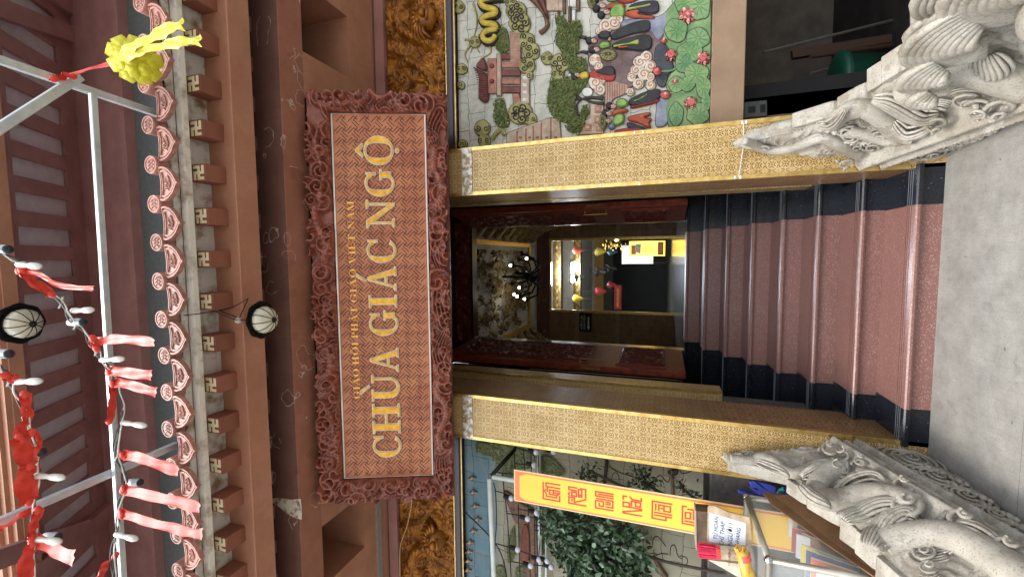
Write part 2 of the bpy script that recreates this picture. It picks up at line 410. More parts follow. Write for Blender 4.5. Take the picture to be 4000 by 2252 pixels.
# ------------------------------------------------------------------ the temple front
T = empty('temple_building', 'reddish brown temple front with golden tiled pillars, dark doors and tiled eaves', 'temple', (0, 3.5, 0))
YM = 3.5         # face of the murals' wall
SOF = 4.022      # underside of the canopy
for (a, b), side in ((PL, -1), (PR, 1)):
    p = MB().box(a, b, Y0, 3.56, 0, SOF+.02).build('pillar', M['gold_tile'], T, label='golden tiled pillar on the %s of the steps' % ('left' if side < 0 else 'right'))
    t = .022
    for (x0, x1) in ((a-.004, a+t), (b-t, b+.004)):
        MB().box(x0, x1, Y0-.006, Y0+.03, .0 if x0 == a-.004 and side < 0 or x1 == b+.004 and side > 0 else .16, SOF).build('brass_edge', M['gold_trim'], p)
    xi = b if side < 0 else a
    MB().box(xi-.0025 if side > 0 else xi, xi if side > 0 else xi+.0025, Y0+.03, 3.557, .0, SOF).build('bronze_side_panel', M['bronze_tile'], p)
for a, b in (PL, PR):
    z1 = atY((1808, (757 if a > 0 else 1540)), Y0).z; z0 = atY((1846, (757 if a > 0 else 1540)), Y0).z
    MB().box(a+.002, b-.002, Y0-.0085, Y0-.0065, z0, z1).build('tape_band', bpy.data.materials.get('peeling_silver_tape') or mat('peeling_silver_tape', (150, 126, 84), (226, 224, 216), 34, .3, metal=.3, lo=.42, hi=.58, bump=.4), T)
for px, py in ((2479, 517), (2512, 515), (2346, 723), (2499, 718), (2900, 478), (2916, 477), (2872, 692), (2893, 691)):
    q = atY((px, py), Y0-.008); MB().ball(q, .009, 10, 6, (1.3, .5, .8)).build('white_clip', bpy.data.materials.get('clip_white') or mat('clip_white', (226, 226, 222), None, rough=.4), T, smooth=True)
q0, q1 = atY((2905, 480), Y0-.009), atY((2885, 690), Y0-.009)
MB().tube([q0, (q0+q1)/2+Vector((0, -.004, -.01)), q1], .0022, 5).build('white_cord', bpy.data.materials['clip_white'], T)
# inner jambs behind the pillars
for (x0, x1, xe) in ((-1.66, -1.134, -1.134), (.53, 1.06, .53)):
    j = MB().box(x0, x1, 3.9, 4.1, 1.0 if x0 < 0 else .3, SOF+.4).build('inner_pillar', M['gold_tile'], T)
    s = 1 if x0 < 0 else -1
    MB().box(xe-.018 if s > 0 else xe-.004, xe+.004 if s > 0 else xe+.018, 3.894, 3.93, 1.0, SOF+.4).build('brass_edge', M['gold_trim'], j)
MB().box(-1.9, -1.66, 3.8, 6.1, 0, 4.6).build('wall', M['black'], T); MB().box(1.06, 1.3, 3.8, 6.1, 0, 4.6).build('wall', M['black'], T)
MB().box(-1.7, -1.16, 3.57, 3.89, 0, 1.0).build('plinth_stone', mat('dark_grey_stone', (58, 56, 54), (88, 86, 80), 8, .6, bump=.4, bscale=14, bdist=.03), T)
# walls left and right of the pillars, bearing murals and friezes
MB().box(-8, PL[0]-.0, 3.56, 3.8, 0, 4.6).build('wall', M['tan_paint'], T)
MB().box(PR[1]+0.0, 7, 3.56, 3.8, .97, 4.6).build('wall', M['tan_paint'], T)
MB().box(PR[1]+.002, 7, 3.46, 3.56, .97, 1.185).build('lintel', M['tan_paint'], T, bevel=.006)
# canopy slab with rectangular openings
def slab(x0, x1, y0, y1): return (x0, x1, y0, y1)
holes = [(-2.66-.84*k, -2.42-.84*k+.27-.0) for k in range(5)]
yb, yf, yn = 3.6, 3.105, 2.598
beam_y = 2.388
sof = MB().box(-8, 7, yf, yb, SOF, SOF+.5)
bars = []
# openings measured left (-2.64..-2.13) and right (1.53..2.03): one every 0.83 m
op = []
k = 0
xs_ = [1.53+.83*i for i in range(5)]+[1.53-.83*i for i in range(1, 12)]
for x in sorted(xs_): op.append((x, x+.5))
prev = -8
for (a, b) in op:
    if a > prev: bars.append((prev, a))
    prev = b
bars.append((prev, 7))
for (a, b) in bars:
    if b > -8 and b > a: sof.box(max(a, -8), b, yn, yf, SOF, SOF+.5)
sof.build('canopy_soffit', M['ochre_clean'], T)
MB().box(-8, 7, yn, yf, SOF+.5, SOF+.6).build('opening_cover', M['slate'], T)
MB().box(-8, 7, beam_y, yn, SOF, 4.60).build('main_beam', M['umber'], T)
MB().box(-8, 7, beam_y-.001, yn-.0, SOF-.004, SOF+.0).build('beam_soffit', M['ochre'], T)
yb2 = beam_y-.002
MB().prism([atY(p, yb2) for p in ((1052, 1948), (1085, 1942), (1140, 1950), (1174, 1946), (1179, 1985), (1178, 2028), (1150, 2020), (1120, 2004), (1090, 1978), (1066, 1962), (1035, 2016), (1030, 2010))], (0, .001, 0)).build('lime_patch', mat('crumbling_lime', (128, 98, 82), (196, 186, 168), 16, .9, lo=.38, hi=.5, bump=.4), T)
# small blocks in the shadow above the beam
FY = 2.118
for i in range(-18, 12):
    x = .008+.2745*i
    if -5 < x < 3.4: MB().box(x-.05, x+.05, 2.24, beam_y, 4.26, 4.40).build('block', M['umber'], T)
# fascia with mouldings
fz0, fz1 = 4.114, 4.42
MB().box(-8, 7, FY, 2.24, fz0+.03, fz1+.2).build('fascia', M['ochre_clean'], T)
m = MB()
m.prism([(-8, FY-.012, fz0+.03), (-8, FY-.012, fz0+.016), (-8, FY-.026, fz0+.012), (-8, FY-.026, fz0), (-8, 2.245, fz0), (-8, 2.245, fz0+.03)], (15, 0, 0))
m.box(-8, 7, FY-.006, FY, fz0+.036, fz0+.046); m.build('moulding', M['ochre_clean'], T)
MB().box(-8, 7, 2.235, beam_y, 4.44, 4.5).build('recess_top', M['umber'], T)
# cove and gutter
prof = [(2.13, 4.44), (2.10, 4.425), (2.07, 4.40), (2.03, 4.378), (1.98, 4.368), (1.935, 4.352), (1.935, 4.374), (2.13, 4.6)]
MB().prism([(-8, y, z) for y, z in prof], (15, 0, 0)).build('cove', M['cream_dark'], T)
MB().box(-8, 7, 1.9, 1.94, 4.292, 4.352).build('gutter', M['cream_stain'], T, bevel=.006)
MB().box(-8, 7, 1.86, 1.9, 4.352, 4.375).build('gutter_lip', M['cream_dark'], T, bevel=.003)
MB().box(-8, 7, 1.9, 2.13, 4.375, 4.40).build('roof_edge_board', M['cream_dark'], T)
# bracket ends with their sign
def manji(mb, cx, y, cz, s, t=.0045, hand=1):
    u = s/5
    def bar(x0, x1, z0, z1): mb.box(cx+hand*x0*u, cx+hand*x1*u, y-t, y, cz+z0*u, cz+z1*u)
    q = .52
    bar(-q, q, -2.5, 2.5); bar(-2.5, -q, -q, q); bar(q, 2.5, -q, q)
    bar(q, 2.5, 2.5-2*q, 2.5); bar(-2.5, -q, -2.5, -2.5+2*q); bar(2.5-2*q, 2.5, -2.5, -q); bar(-2.5, -2.5+2*q, q, 2.5)
br = MB().box(-.055, .055, 1.98, FY+.002, 4.232, 4.362).build('bracket', M['bracket_paint'], T, bevel=.004)
e_ = MB(); manji(e_, 0, 1.981, 4.291, .090, hand=-1); e_.build('emblem', mat('cream_paint', (252, 242, 204), (240, 226, 178), 12), br)
first = True
for i in range(-16, 9):
    x = .008+.2745*i
    if first: br.location.x += x; first = False; br0 = br; bx0 = x
    else: dup(br0, (x-bx0, 0, 0), T)
# tile ends
def tiles():
    dz = 4.41
    disc = MB().lathe([(.0001, .022), (.036, .022), (.038, .018), (.043, .018), (.046, .024), (.052, .024), (.055, .018), (.055, -.05)], (0, 1.8, dz), (0, -1, 0), 26)
    for k in range(3): disc.tube([(-.02+.02*k-.008, 1.777, dz+.022), (-.02+.02*k+.006, 1.776, dz+.002), (-.02+.02*k-.004, 1.777, dz-.024)], .0045, 5)
    disc.box(-.024, .024, 1.776, 1.782, dz+.005, dz+.010); disc.box(-.028, .028, 1.776, 1.782, dz-.012, dz-.007)
    d = disc.build('tile_end_disc', M['terracotta'], T, smooth=False)
    pts = [(-.1, 4.365), (-.06, 4.352), (0, 4.347), (.06, 4.352), (.1, 4.365), (.103, 4.33), (.09, 4.29), (.06, 4.25), (.03, 4.228), (.012, 4.218), (0, 4.203), (-.012, 4.218), (-.03, 4.228), (-.06, 4.25), (-.09, 4.29), (-.103, 4.33)]
    s = MB().prism([(x, 1.80, z) for x, z in pts], (0, .02, 0))
    c = (0, 4.295)
    def ring(k0, k1, y):
        a = [(c[0]+(x-c[0])*k0, 1.8-y, c[1]+(z-c[1])*k0) for x, z in pts]; b = [(c[0]+(x-c[0])*k1, 1.8-y, c[1]+(z-c[1])*k1) for x, z in pts]
        a0 = [(p[0], 1.8, p[2]) for p in a]; b0 = [(p[0], 1.8, p[2]) for p in b]; n = len(a)
        s.add(a+b+a0+b0, [q for i in range(n) for q in ((i, (i+1) % n, n+(i+1) % n, n+i), (2*n+i, 2*n+(i+1) % n, (i+1) % n, i), (n+i, n+(i+1) % n, 3*n+(i+1) % n, 3*n+i))])
    ring(.99, .88, .009); ring(.78, .68, .007)
    for k in range(5):
        q = k*1.25; s.tube([(.02*math.cos(q+.8*j)*(1+.45*j), 1.796, 4.297+.011*math.sin(q+.8*j)*(1+.45*j)) for j in range(4)], .0042, 5)
    s.ball((0, 1.797, 4.297), .011, 8, 5)
    s = s.build('drip_tile', M['terracotta'], T, label='pink glazed pointed drip tile')
    return d, s
td, ts = tiles()
mm = MB()
for i in range(-20, 14):
    dx = .112+.2335*i-.112
    if i == -20: td.location.x += .112-.112; base_i = dx
ox = .112
for i in range(-16, 12):
    x = ox+.2335*i
    if i == -16: td.location.x += x; x0_ = x; ts.location.x += x-.1168
    else: dup(td, (x-x0_+random.uniform(-.004, .004), random.uniform(-.006, .006), random.uniform(-.005, .005)), T); dup(ts, (x-x0_+random.uniform(-.004, .004), random.uniform(-.006, .006), random.uniform(-.006, .006)), T)
# barrel tiles running back from the discs
b = MB()
for i in range(-16, 12):
    x = ox+.2335*i; b.tube([(x, 1.84, 4.415), (x, 2.9, 4.95)], .05, 10)
b.build('roof_tile_rows', mat('brown_roof_tile', (70, 50, 44), (104, 76, 64), 12, .6), T)
MB().prism([(-8, 1.84, 4.40), (-8, 3.0, 4.97), (-8, 3.0, 4.9), (-8, 2.2, 4.5), (-8, 1.84, 4.385)], (15, 0, 0)).build('roof_deck', M['black'], T)
# upper storey
UY = 3.2
MB().box(-9, 9, UY, UY+.3, 7.12, 8.4).build('upper_band', M['maroon'], T)
MB().box(-9, 9, UY+.1, UY+.4, 4.6, 7.12).build('upper_wall', M['slate'], T)
UO, UI = (2.3, 7.30), (3.2, 7.96)        # upper eave: outer and inner edge (Y, Z)
XL, XR = -3.0, 2.35
u = MB()
for x0, x1 in ((-9, 9),):
    u.prism([(x0, UO[0], UO[1]+.06), (x0, UI[0], UI[1]+.06), (x0, UI[0], UI[1]+.2), (x0, UO[0], UO[1]+.2)], (x1-x0, 0, 0))
u.build('upper_eave_panel', mat('pale_grey_panel', (206, 200, 204), (220, 214, 218), 8, .7), T)
def on_eave(t, dz=0): return (UO[0]+(UI[0]-UO[0])*t, UO[1]+(UI[1]-UO[1])*t+dz)
rf = MB()
for i in range(-13, 14):
    x = .09+.334*i
    y0, z0 = on_eave(0); y1, z1 = on_eave(1)
    rf.prism([(x-.075, y0, z0), (x-.075, y1, z1), (x-.075, y1, z1+.07), (x-.075, y0, z0+.07)], (.15, 0, 0))
rf.build('upper_rafters', M['maroon'], T)
eo = Vector((0, UO[0], UO[1])); en_ = Vector((1, 0, 0)).cross(Vector((0, UI[0]-UO[0], UI[1]-UO[1])).normalized())
def onE(p, dz=.0): d_ = ray(p); return O+d_*((eo+en_*dz-O).dot(en_)/d_.dot(en_))
for (pa, pb2) in (((-40, 20), (345, 160)), ((150, -60), (350, 90)), ((60, 2300), (420, 1990)), ((-60, 2200), (330, 2060))):
    a_, b_ = onE(pa, -.02), onE(pb2, -.02); d_ = (b_-a_); L_ = d_.length; d_.normalize(); w_ = d_.cross(en_).normalized()
    MB().obox((a_+b_)/2, d_*L_/2, w_*.085, en_*.05).build('hip_rafter', M['maroon'], T)
rb = MB()
for (t0, t1) in ((0, .1), (.78, 1.0)):
    y0, z0 = on_eave(t0, -.003); y1, z1 = on_eave(t1, -.003)
    rb.prism([(-9, y0, z0), (-9, y1, z1), (-9, y1, z1+.07), (-9, y0, z0+.07)], (18, 0, 0))
rb.build('upper_eave_rail', M['maroon'], T)
m = MB().box(-9, 9, 2.16, 2.30, 7.26, 7.7); m.box(-9, 9, 2.20, 2.30, 7.235, 7.26); m.box(-9, 9, 2.10, 2.16, 7.42, 7.7); m.box(-9, 9, 2.13, 2.16, 7.34, 7.42)
m.build('upper_fascia', M['ochre_clean'], T)
# ------------------------------------------------------------------ doors of the temple
DZ0, DZ1 = 1.222, 4.26
def leaf(h, f, side, label):
    """h: hinge on the inner face (x, y); f: free end on the inner face; thickness away from the opening"""
    h = Vector((h[0], h[1], 0)); f = Vector((f[0], f[1], 0)); d = (f-h); L = d.length; d.normalize(); n = Vector((d.y, -d.x, 0))*side  # n points away from the opening
    if n.x*side < 0: n = -n
    th = .075
    o = MB().obox(h+d*L/2+n*th/2+Vector((0, 0, (DZ0+DZ1)/2)), d*L/2, n*th/2, Vector((0, 0, (DZ1-DZ0)/2))).build('door', M['redwood'], T, bevel=.004, label=label)
    def panel(s0, s1, z0, z1, seed, nm):
        nu, nv = max(30, int((s1-s0)/.006)), int((z1-z0)/.006)
        a = np.linspace(0, s1-s0, nu); b = np.linspace(0, z1-z0, nv); A, B = np.meshgrid(a, b); P = np.stack([A.ravel(), B.ravel()], 1)
        hh = h_scrolls(P, s1-s0, z1-z0, .055, .022, seed, 2.2); e = np.minimum(np.minimum(P[:, 0], s1-s0-P[:, 0]), np.minimum(P[:, 1], z1-z0-P[:, 1]))
        hh = hh*np.clip(e/.02, 0, 1)+.012*np.exp(-((e-.022)/.006)**2)
        q = np.array(h)[None]+np.outer(P[:, 0]+s0, np.array(d))-np.outer(hh+.003, np.array(n))+np.outer(P[:, 1]+z0, [0, 0, 1])
        g = grid_mesh(nm, M['carved_dark'], q, nu, nv, parent=o, flip=side > 0)
        fr = MB()
        for (u0, u1, w0, w1) in ((s0-.02, s1+.02, z0-.02, z0), (s0-.02, s1+.02, z1, z1+.02), (s0-.02, s0, z0, z1), (s1, s1+.02, z0, z1)):
            c = h+d*((u0+u1)/2)-n*.006+Vector((0, 0, (w0+w1)/2)); fr.obox(c, d*(u1-u0)/2, n*.008, Vector((0, 0, (w1-w0)/2)))
        fr.build('panel_moulding', M['redwood'], o)
    panel(.12, L-.12, 1.44, 1.98, 3 if side > 0 else 4, 'carved_panel')
    panel(.12, L-.12, 2.34, 4.1, 5 if side > 0 else 6, 'carved_panel')
    c = h+d*(L+.002)+n*th*.5; zc = 2.28
    MB().obox(c+Vector((0, 0, zc)), d*.002, n*.014, Vector((0, 0, .11))).build('lock_plate', M['gold_trim'], o)
    hb = MB(); p0 = h+d*(L-.09)-n*.05
    hb.tube([p0+Vector((0, 0, zc-.14)), p0+Vector((0, 0, zc+.16))], .008, 8)
    for k in (-.12, .14): hb.tube([p0+Vector((0, 0, zc+k)), p0+n*.052+Vector((0, 0, zc+k))], .007, 8)
    hb.build('handle', M['gold_trim'], o)
leaf((.462, 6.12), (.60, 5.40), 1, 'right door leaf of carved red wood, standing open')
leaf((-1.243, 6.12), (-1.29, 5.10), -1, 'left door leaf of carved red wood, standing open')
def relief_xz(name, m, x0, x1, z0, z1, y, res, hf, parent, flat_edge=.0, label=None):
    nu, nv = int((x1-x0)/res)+2, int((z1-z0)/res)+2
    A, B = np.meshgrid(np.linspace(0, x1-x0, nu), np.linspace(0, z1-z0, nv)); P = np.stack([A.ravel(), B.ravel()], 1)
    h = hf(P)
    if flat_edge: e = np.minimum(np.minimum(P[:, 0], x1-x0-P[:, 0]), np.minimum(P[:, 1], z1-z0-P[:, 1])); h = h*np.clip(e/flat_edge, 0, 1)
    return grid_mesh(name, m, np.stack([P[:, 0]+x0, y-h, P[:, 1]+z0], 1), nu, nv, parent=parent, label=label)
# door head with carving and the dark space above it
MB().box(-1.66, 1.06, 6.12, 6.3, 4.27, 5.0).build('door_head', M['darkwood'], T)
relief_xz('carved_door_head', M['carved_dark'], -1.3, .55, 4.3, 4.55, 6.115, .012, lambda P: h_scrolls(P, 1.85, .25, .06, .03, 9), T)
MB().box(-1.66, -1.25, 6.12, 6.3, 1.0, 4.27).build('door_jamb', M['darkwood'], T); MB().box(.47, 1.06, 6.12, 6.3, 1.0, 4.27).build('door_jamb', M['darkwood'], T)
MB().box(PL[1], PR[0], 3.30, 3.5, 3.36, SOF).build('transom', M['darkwood'], T)
MB().box(-1.66, 1.06, 3.8, 6.12, 4.62, 4.8).build('porch_ceiling', M['darkwood'], T)
MB().box(PL[1]+.0, PR[0], 3.5, 3.7, 3.9, 4.62).build('transom_back', M['darkwood'], T)

# ------------------------------------------------------------------ the hall seen through the door
struct('hall_floor', MB().box(-3.2, 2.2, 6.121, 27, 1.0, 1.207), mat('polished_dark_floor', (52, 48, 42), (74, 70, 60), 3, .18))
hall = empty('entrance_hall', 'dim entrance hall behind the open door with gilt ceiling and corbels', 'hall', (-.6, 8, 1.207))
wht = mat('hall_white_wall', (200, 198, 190), (214, 212, 204), 3, .8)
MB().box(-2.3, -2.1, 6.3, 10.4, 1.207, 4.45).build('side_wall', wht, hall); MB().box(.8, 1.0, 6.3, 10.4, 1.207, 4.45).build('side_wall', wht, hall)
MB().box(-2.3, 1.0, 6.3, 10.7, 4.45, 4.6).build('ceiling', wht, hall)
def ceil_relief(x0, x1, y0, y1, z, res, seed):
    nu, nv = int((x1-x0)/res), int((y1-y0)/res); A, B = np.meshgrid(np.linspace(0, x1-x0, nu), np.linspace(0, y1-y0, nv)); P = np.stack([A.ravel(), B.ravel()], 1)
    h = h_scrolls(P, x1-x0, y1-y0, .11, .12, seed, 2.0); keep = h > .045
    return grid_mesh('gilt_ceiling_relief', mat('old_gilt', (92, 72, 36), (150, 124, 70), 14, .5, metal=.2), np.stack([P[:, 0]+x0, P[:, 1]+y0, z-h], 1), nu, nv, mask=keep, parent=hall, flip=True)
ceil_relief(-1.45, .15, 6.5, 9.4, 4.448, .022, 21)
m = MB()
for (x0, x1, y0, y1) in ((-1.62, -1.54, 6.4, 9.7), (.24, .32, 6.4, 9.7), (-1.54, .24, 9.62, 9.7)): m.box(x0, x1, y0, y1, 4.40, 4.451)
m.build('ceiling_frame', M['gilt'], hall)
old_gilt = bpy.data.materials['old_gilt']
for sx in (-1, 1):
    for k in range(8):
        y = 6.55+.46*k; xw = -2.1 if sx < 0 else .8
        pts = []
        b = MB(); prev = None
        b.tube([(xw, y, 3.72), (xw-sx*.05, y, 3.85), (xw-sx*.09, y, 4.02), (xw-sx*.2, y, 4.2), (xw-sx*.36, y, 4.36), (xw-sx*.44, y, 4.42)], [.035, .075, .085, .06, .075, .05], 8)
        for j in range(7):
            t = j/6; b.ball((xw-sx*(.08+.3*t), y+.05*(-1)**j, 3.86+.5*t), .035, 7, 5)
        b.build('corbel', old_gilt, hall, smooth=True)
MB().box(-2.1, .8, 10.4, 10.6, 4.12, 4.45).build('far_beam', M['umber'], hall)
for (x0, x1) in ((-2.1, -1.306), (.436, .8)):
    w_ = MB().box(x0, x1, 10.4, 10.6, 1.207, 4.12).build('bronze_tiled_wall', M['bronze_tile'], hall)
    for z in (2.42, 3.38): MB().box(x0, x1, 10.385, 10.4, z, z+.09).build('wooden_band', M['tan_paint'], w_)
    xe = x1 if x0 < -1.5 else x0
    MB().box(xe-.03, xe+.03, 10.36, 10.4, 1.207, 4.12).build('brass_edge', M['gold_trim'], w_)
# room beyond
room = empty('far_room', 'bright farther room with white ceiling bays and gilt cross beams', 'room', (-.6, 16, 1.207))
CZ = 5.0
c6 = crop(2100, 850, 2.637)
def ceilY(cx): return atZ(c6(cx, 600), CZ).y
MB().box(-4, 3, 10.6, 26, CZ, CZ+.2).build('ceiling', wht, room)
MB().box(-4.2, -4, 10.6, 26, 1.207, CZ).build('side_wall', wht, room); MB().box(3, 3.2, 10.6, 26, 1.207, CZ).build('side_wall', wht, room)
MB().box(-4, -2.1, 10.6, 10.75, 1.207, CZ).build('front_wall', wht, room); MB().box(.8, 3, 10.6, 10.75, 1.207, CZ).build('front_wall', wht, room)
MB().box(-2.1, .8, 10.6, 10.75, 4.2, CZ).build('front_wall', wht, room)
for a, b in ((160, 240), (370, 440)):
    Y = ceilY(a); zb = atY(c6(b, 600), Y).z
    bm = MB().box(-4, 3, Y, Y+.35, zb, CZ).build('gilt_cross_beam', old_gilt, room)
    r_ = MB()
    for i in range(28): r_.ball((-3.9+.25*i, Y-.005, (zb+CZ)/2), .05, 6, 4, (1.3, .5, .8))
    r_.build('bead_row', M['gilt'], bm)
YE = ceilY(560)
zz = [atY(c6(x, 600), YE).z for x in (585, 680, 775)]
MB().box(-4, 3, YE, YE+.2, zz[1], CZ).build('ochre_wall_band', mat('warm_ochre_wall', (206, 160, 92), (216, 172, 106), 3, .8), room)
MB().box(-4, 3, YE-.03, YE+.2, zz[2], zz[1]).build('grey_wall_band', mat('grey_green_wall', (84, 86, 76), None, rough=.8), room)
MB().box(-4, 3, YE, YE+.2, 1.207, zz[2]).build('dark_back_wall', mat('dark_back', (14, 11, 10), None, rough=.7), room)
MB().box(-4, 3, YE-.06, YE-.0, zz[0], zz[0]+.12).build('white_cornice', wht, room)
ln = mat('brown_line', (92, 66, 44), None); 
for s in (1, -1):
    pass
# lit things of the far room
lit_white = emis('lit_ceiling_panel', (226, 240, 255), 34)
def lightbox(nm, x0, x1, y0, y1, label):
    t = empty('ceiling_light', label, 'ceiling light', ((x0+x1)/2, (y0+y1)/2, CZ-.06), 'lit ceiling panels in the far room')
    MB().box(x0-.04, x1+.04, y0-.04, y1+.04, CZ-.05, CZ).build('frame', wht, t); MB().box(x0, x1, y0, y1, CZ-.07, CZ-.05).build('diffuser', lit_white, t)
Xa = lambda cy, Y: atY(c6(100, cy), Y).x
y0 = ceilY(75)-.5; lightbox('a', Xa(720, y0), Xa(465, y0), y0-.4, ceilY(125), 'nearest lit white ceiling panel behind the door')
y1 = ceilY(335); y2 = ceilY(365); lightbox('b', atZ(c6(350, 570), CZ).x, atZ(c6(350, 462), CZ).x, y1, y2, 'farther lit ceiling panel, on the right of a pair')
lightbox('c', atZ(c6(350, 662), CZ).x, atZ(c6(350, 590), CZ).x, y1, y2, 'farther lit ceiling panel, on the left of a pair')
for k, (cy, mt) in enumerate(((930, 0), (220, 0))): pass
# yellow lit standing banner and white screen
YB = 15.0
def quad_at(c, x0, x1, y0, y1, Y): a = atY(c(x1, y1), Y); b = atY(c(x0, y0), Y); return min(a.x, b.x), max(a.x, b.x), min(a.z, b.z), max(a.z, b.z)
x0, x1, z0, z1 = quad_at(c6, 945, 1310, 245, 392, YB)
bs = empty('lit_banner_stand', 'glowing yellow upright banner stand in the far room', 'banner stand', ((x0+x1)/2, YB, 1.207))
MB().box(x0, x1, YB, YB+.12, z0, z1).build('banner_face', emis('glowing_yellow', (250, 196, 60), 2.2), bs)
MB().box(x0-.02, x1+.02, YB+.02, YB+.16, 1.207, z0).build('base', M['dark_iron'], bs)
pp = mat('banner_print', (120, 62, 20), None); g = MB()
xw, zh = x1-x0, z1-z0
g.box(x0+.1*xw, x0+.75*xw, YB-.006, YB, z1-.2*zh, z1-.05*zh); 
for k in range(9): g.box(x0+(.25)*xw, x0+(.55+.3*random.random())*xw, YB-.006, YB, z1-(.4+.035*k)*zh, z1-(.385+.035*k)*zh)
g.box(x0+.05*xw, x1-.05*xw, YB-.006, YB, z0+.03*zh, z0+.2*zh)
g.build('printing', pp, bs)
hl = MB(); hl.prism([(x1-.15*xw, YB-.008, z1-.18*zh), (x0+.3*xw, YB-.008, z1-.16*zh), (x0+.12*xw, YB-.008, z1-.33*zh), (x1-.2*xw, YB-.008, z1-.34*zh)], (0, .004, 0)); hl.build('picture', mat('grey_print', (70, 60, 50), (150, 130, 100), 40), bs)
x0, x1, z0, z1 = quad_at(c6, 868, 1190, 285, 475, 16.5)
sc_ = empty('white_screen', 'pale white board standing behind the glowing banner', 'screen', ((x0+x1)/2, 16.5, 1.207))
MB().box(x0, x1, 16.5, 16.54, z0, z1).build('board', mat('screen_white', (226, 232, 232), None, rough=.8), sc_)
MB().box(x0+.02, x0+.06, 16.5, 16.54, 1.207, z0).build('leg', M['dark_iron'], sc_); MB().box(x1-.06, x1-.02, 16.5, 16.54, 1.207, z0).build('leg', M['dark_iron'], sc_)
x0, x1, z0, z1 = quad_at(c6, 790, 862, 697, 945, 17.0)
t = empty('red_cloth_banner', 'dark red cloth banner with gold writing hanging across the back', 'banner', ((x0+x1)/2, 17, z0))
MB().box(x0, x1, 17, 17.02, z0, z1).build('cloth', mat('dark_red_cloth', (110, 24, 24), None, rough=.9), t)
q = MB()
for k in range(9):
    xx = x0+(x1-x0)*(.12+.085*k); zc = (z0+z1)/2; q.tube([(xx, 16.99, zc-.06), (xx+.02, 16.99, zc+.05), (xx+.05, 16.99, zc-.03), (xx+.06, 16.99, zc+.03)], .008, 5)
q.build('writing', M['gilt'], t)
# silk lanterns
def silk(cx, cy, Y, s, rgb, name):
    p = atY(c6(cx, cy), Y); t = empty('silk_lantern', name, 'lantern', tuple(p), 'silk lanterns hanging in the far room')
    m_ = NT('silk_'+name.split()[0]); m_.color(lin(rgb)); m_.pr(.5); m_.b.inputs['Emission Color'].default_value = lin(rgb); m_.b.inputs['Emission Strength'].default_value = .02
    MB().lathe([(.03*s, .16*s), (.13*s, .09*s), (.12*s, .03*s), (.07*s, -.1*s), (.02*s, -.19*s)], p, (0, 0, 1), 12).build('silk_body', m_.m, t, smooth=True)
    MB().tube([p+Vector((0, 0, -.19*s)), p+Vector((0, 0, -.5*s))], .012*s, 6).build('tassel', M['dark_iron'], t)
    MB().tube([p+Vector((0, 0, .16*s)), p+Vector((0, 0, .5*s))], .005, 5).build('cord', M['dark_iron'], t)
silk(410, 335, 13.5, 1.0, (170, 66, 40), 'orange silk lantern, the nearer on the right')
silk(410, 830, 13.5, 1.0, (170, 140, 20), 'yellow silk lantern, the nearer on the left')
silk(640, 348, 15.5, 1.2, (130, 110, 24), 'mustard silk lantern behind the orange one')
silk(640, 757, 15.5, 1.2, (120, 18, 20), 'crimson silk lantern in front of the ochre wall')
silk(765, 350, 17.2, 1.1, (26, 70, 84), 'teal silk lantern beside the dried golden foliage')
silk(762, 692, 17.2, 1.1, (120, 20, 26), 'scarlet silk lantern below the grey band, farthest back')
# fans
def fan(cx, cy, Y, s, label):
    p = atY(c6(cx, cy), Y); t = empty('wall_fan', label, 'fan', tuple(p), 'wall fans of the far room'); ax = Vector((.9, -.35, -.3)).normalized()
    h = MB(); 
    for r_ in (.2, .13, .07): h.lathe([(r_*s, -.01), (r_*s+.008, 0), (r_*s, .01), (r_*s-.008, 0), (r_*s, -.01)], p, ax, 20)
    x = ax.orthogonal().normalized(); y = ax.cross(x)
    for k in range(16):
        a = k*math.pi/8; d = x*math.cos(a)+y*math.sin(a); h.tube([p+d*.03, p+d*.2*s], .004, 4)
    h.build('cage', M['dark_iron'], t)
    b = MB()
    for k in range(3):
        a = k*2.094; d = x*math.cos(a)+y*math.sin(a); e = ax.cross(d); b.prism([p+d*.02, p+d*.17*s+e*.05, p+d*.17*s-e*.06], ax*.01)
    b.build('blades', M['slate'], t)
    MB().tube([p-ax*.02, p-ax*.16+Vector((0, .1, 0))], .045*s, 8).build('motor', M['dark_iron'], t)
fan(620, 550, 15.8, 1.5, 'dark wall fan in front of the ochre band'); fan(745, 515, 17.3, 1.4, 'farther wall fan, half lost in the dark')
fan(405, 600, 13.0, 1.1, 'small fan hanging below the gilt beam')
# golden dried foliage beside the jamb
p = atY(c6(770, 280), 14.0); t = empty('dried_foliage', 'golden dried leaves beside the lit door jamb', 'foliage', tuple(p))
b = MB()
for k in range(60):
    q = p+Vector((rng.normal()*.10, rng.normal()*.1, rng.normal()*.16)); a = Vector(rng.normal(size=3)).normalized(); c_ = a.orthogonal().normalized()
    b.add([q-a*.05, q+c_*.02, q+a*.05, q-c_*.02], [(0, 1, 2, 3)])
b.build('leaves', M['gilt'], t)
# jamb glow: a warm spot lamp that is lit in the photo
p = atY(c6(810, 222), 11.4); t = empty('spot_lamp', 'small lit warm lamp on the right jamb', 'lamp', tuple(p)); MB().ball(p, .045).build('bulb', emis('lamp_glow', (255, 214, 150), 30), t, smooth=True)
MB().box(p.x-.01, p.x+.16, p.y-.02, p.y+.02, p.z-.02, p.z+.02).build('arm', M['dark_iron'], t)
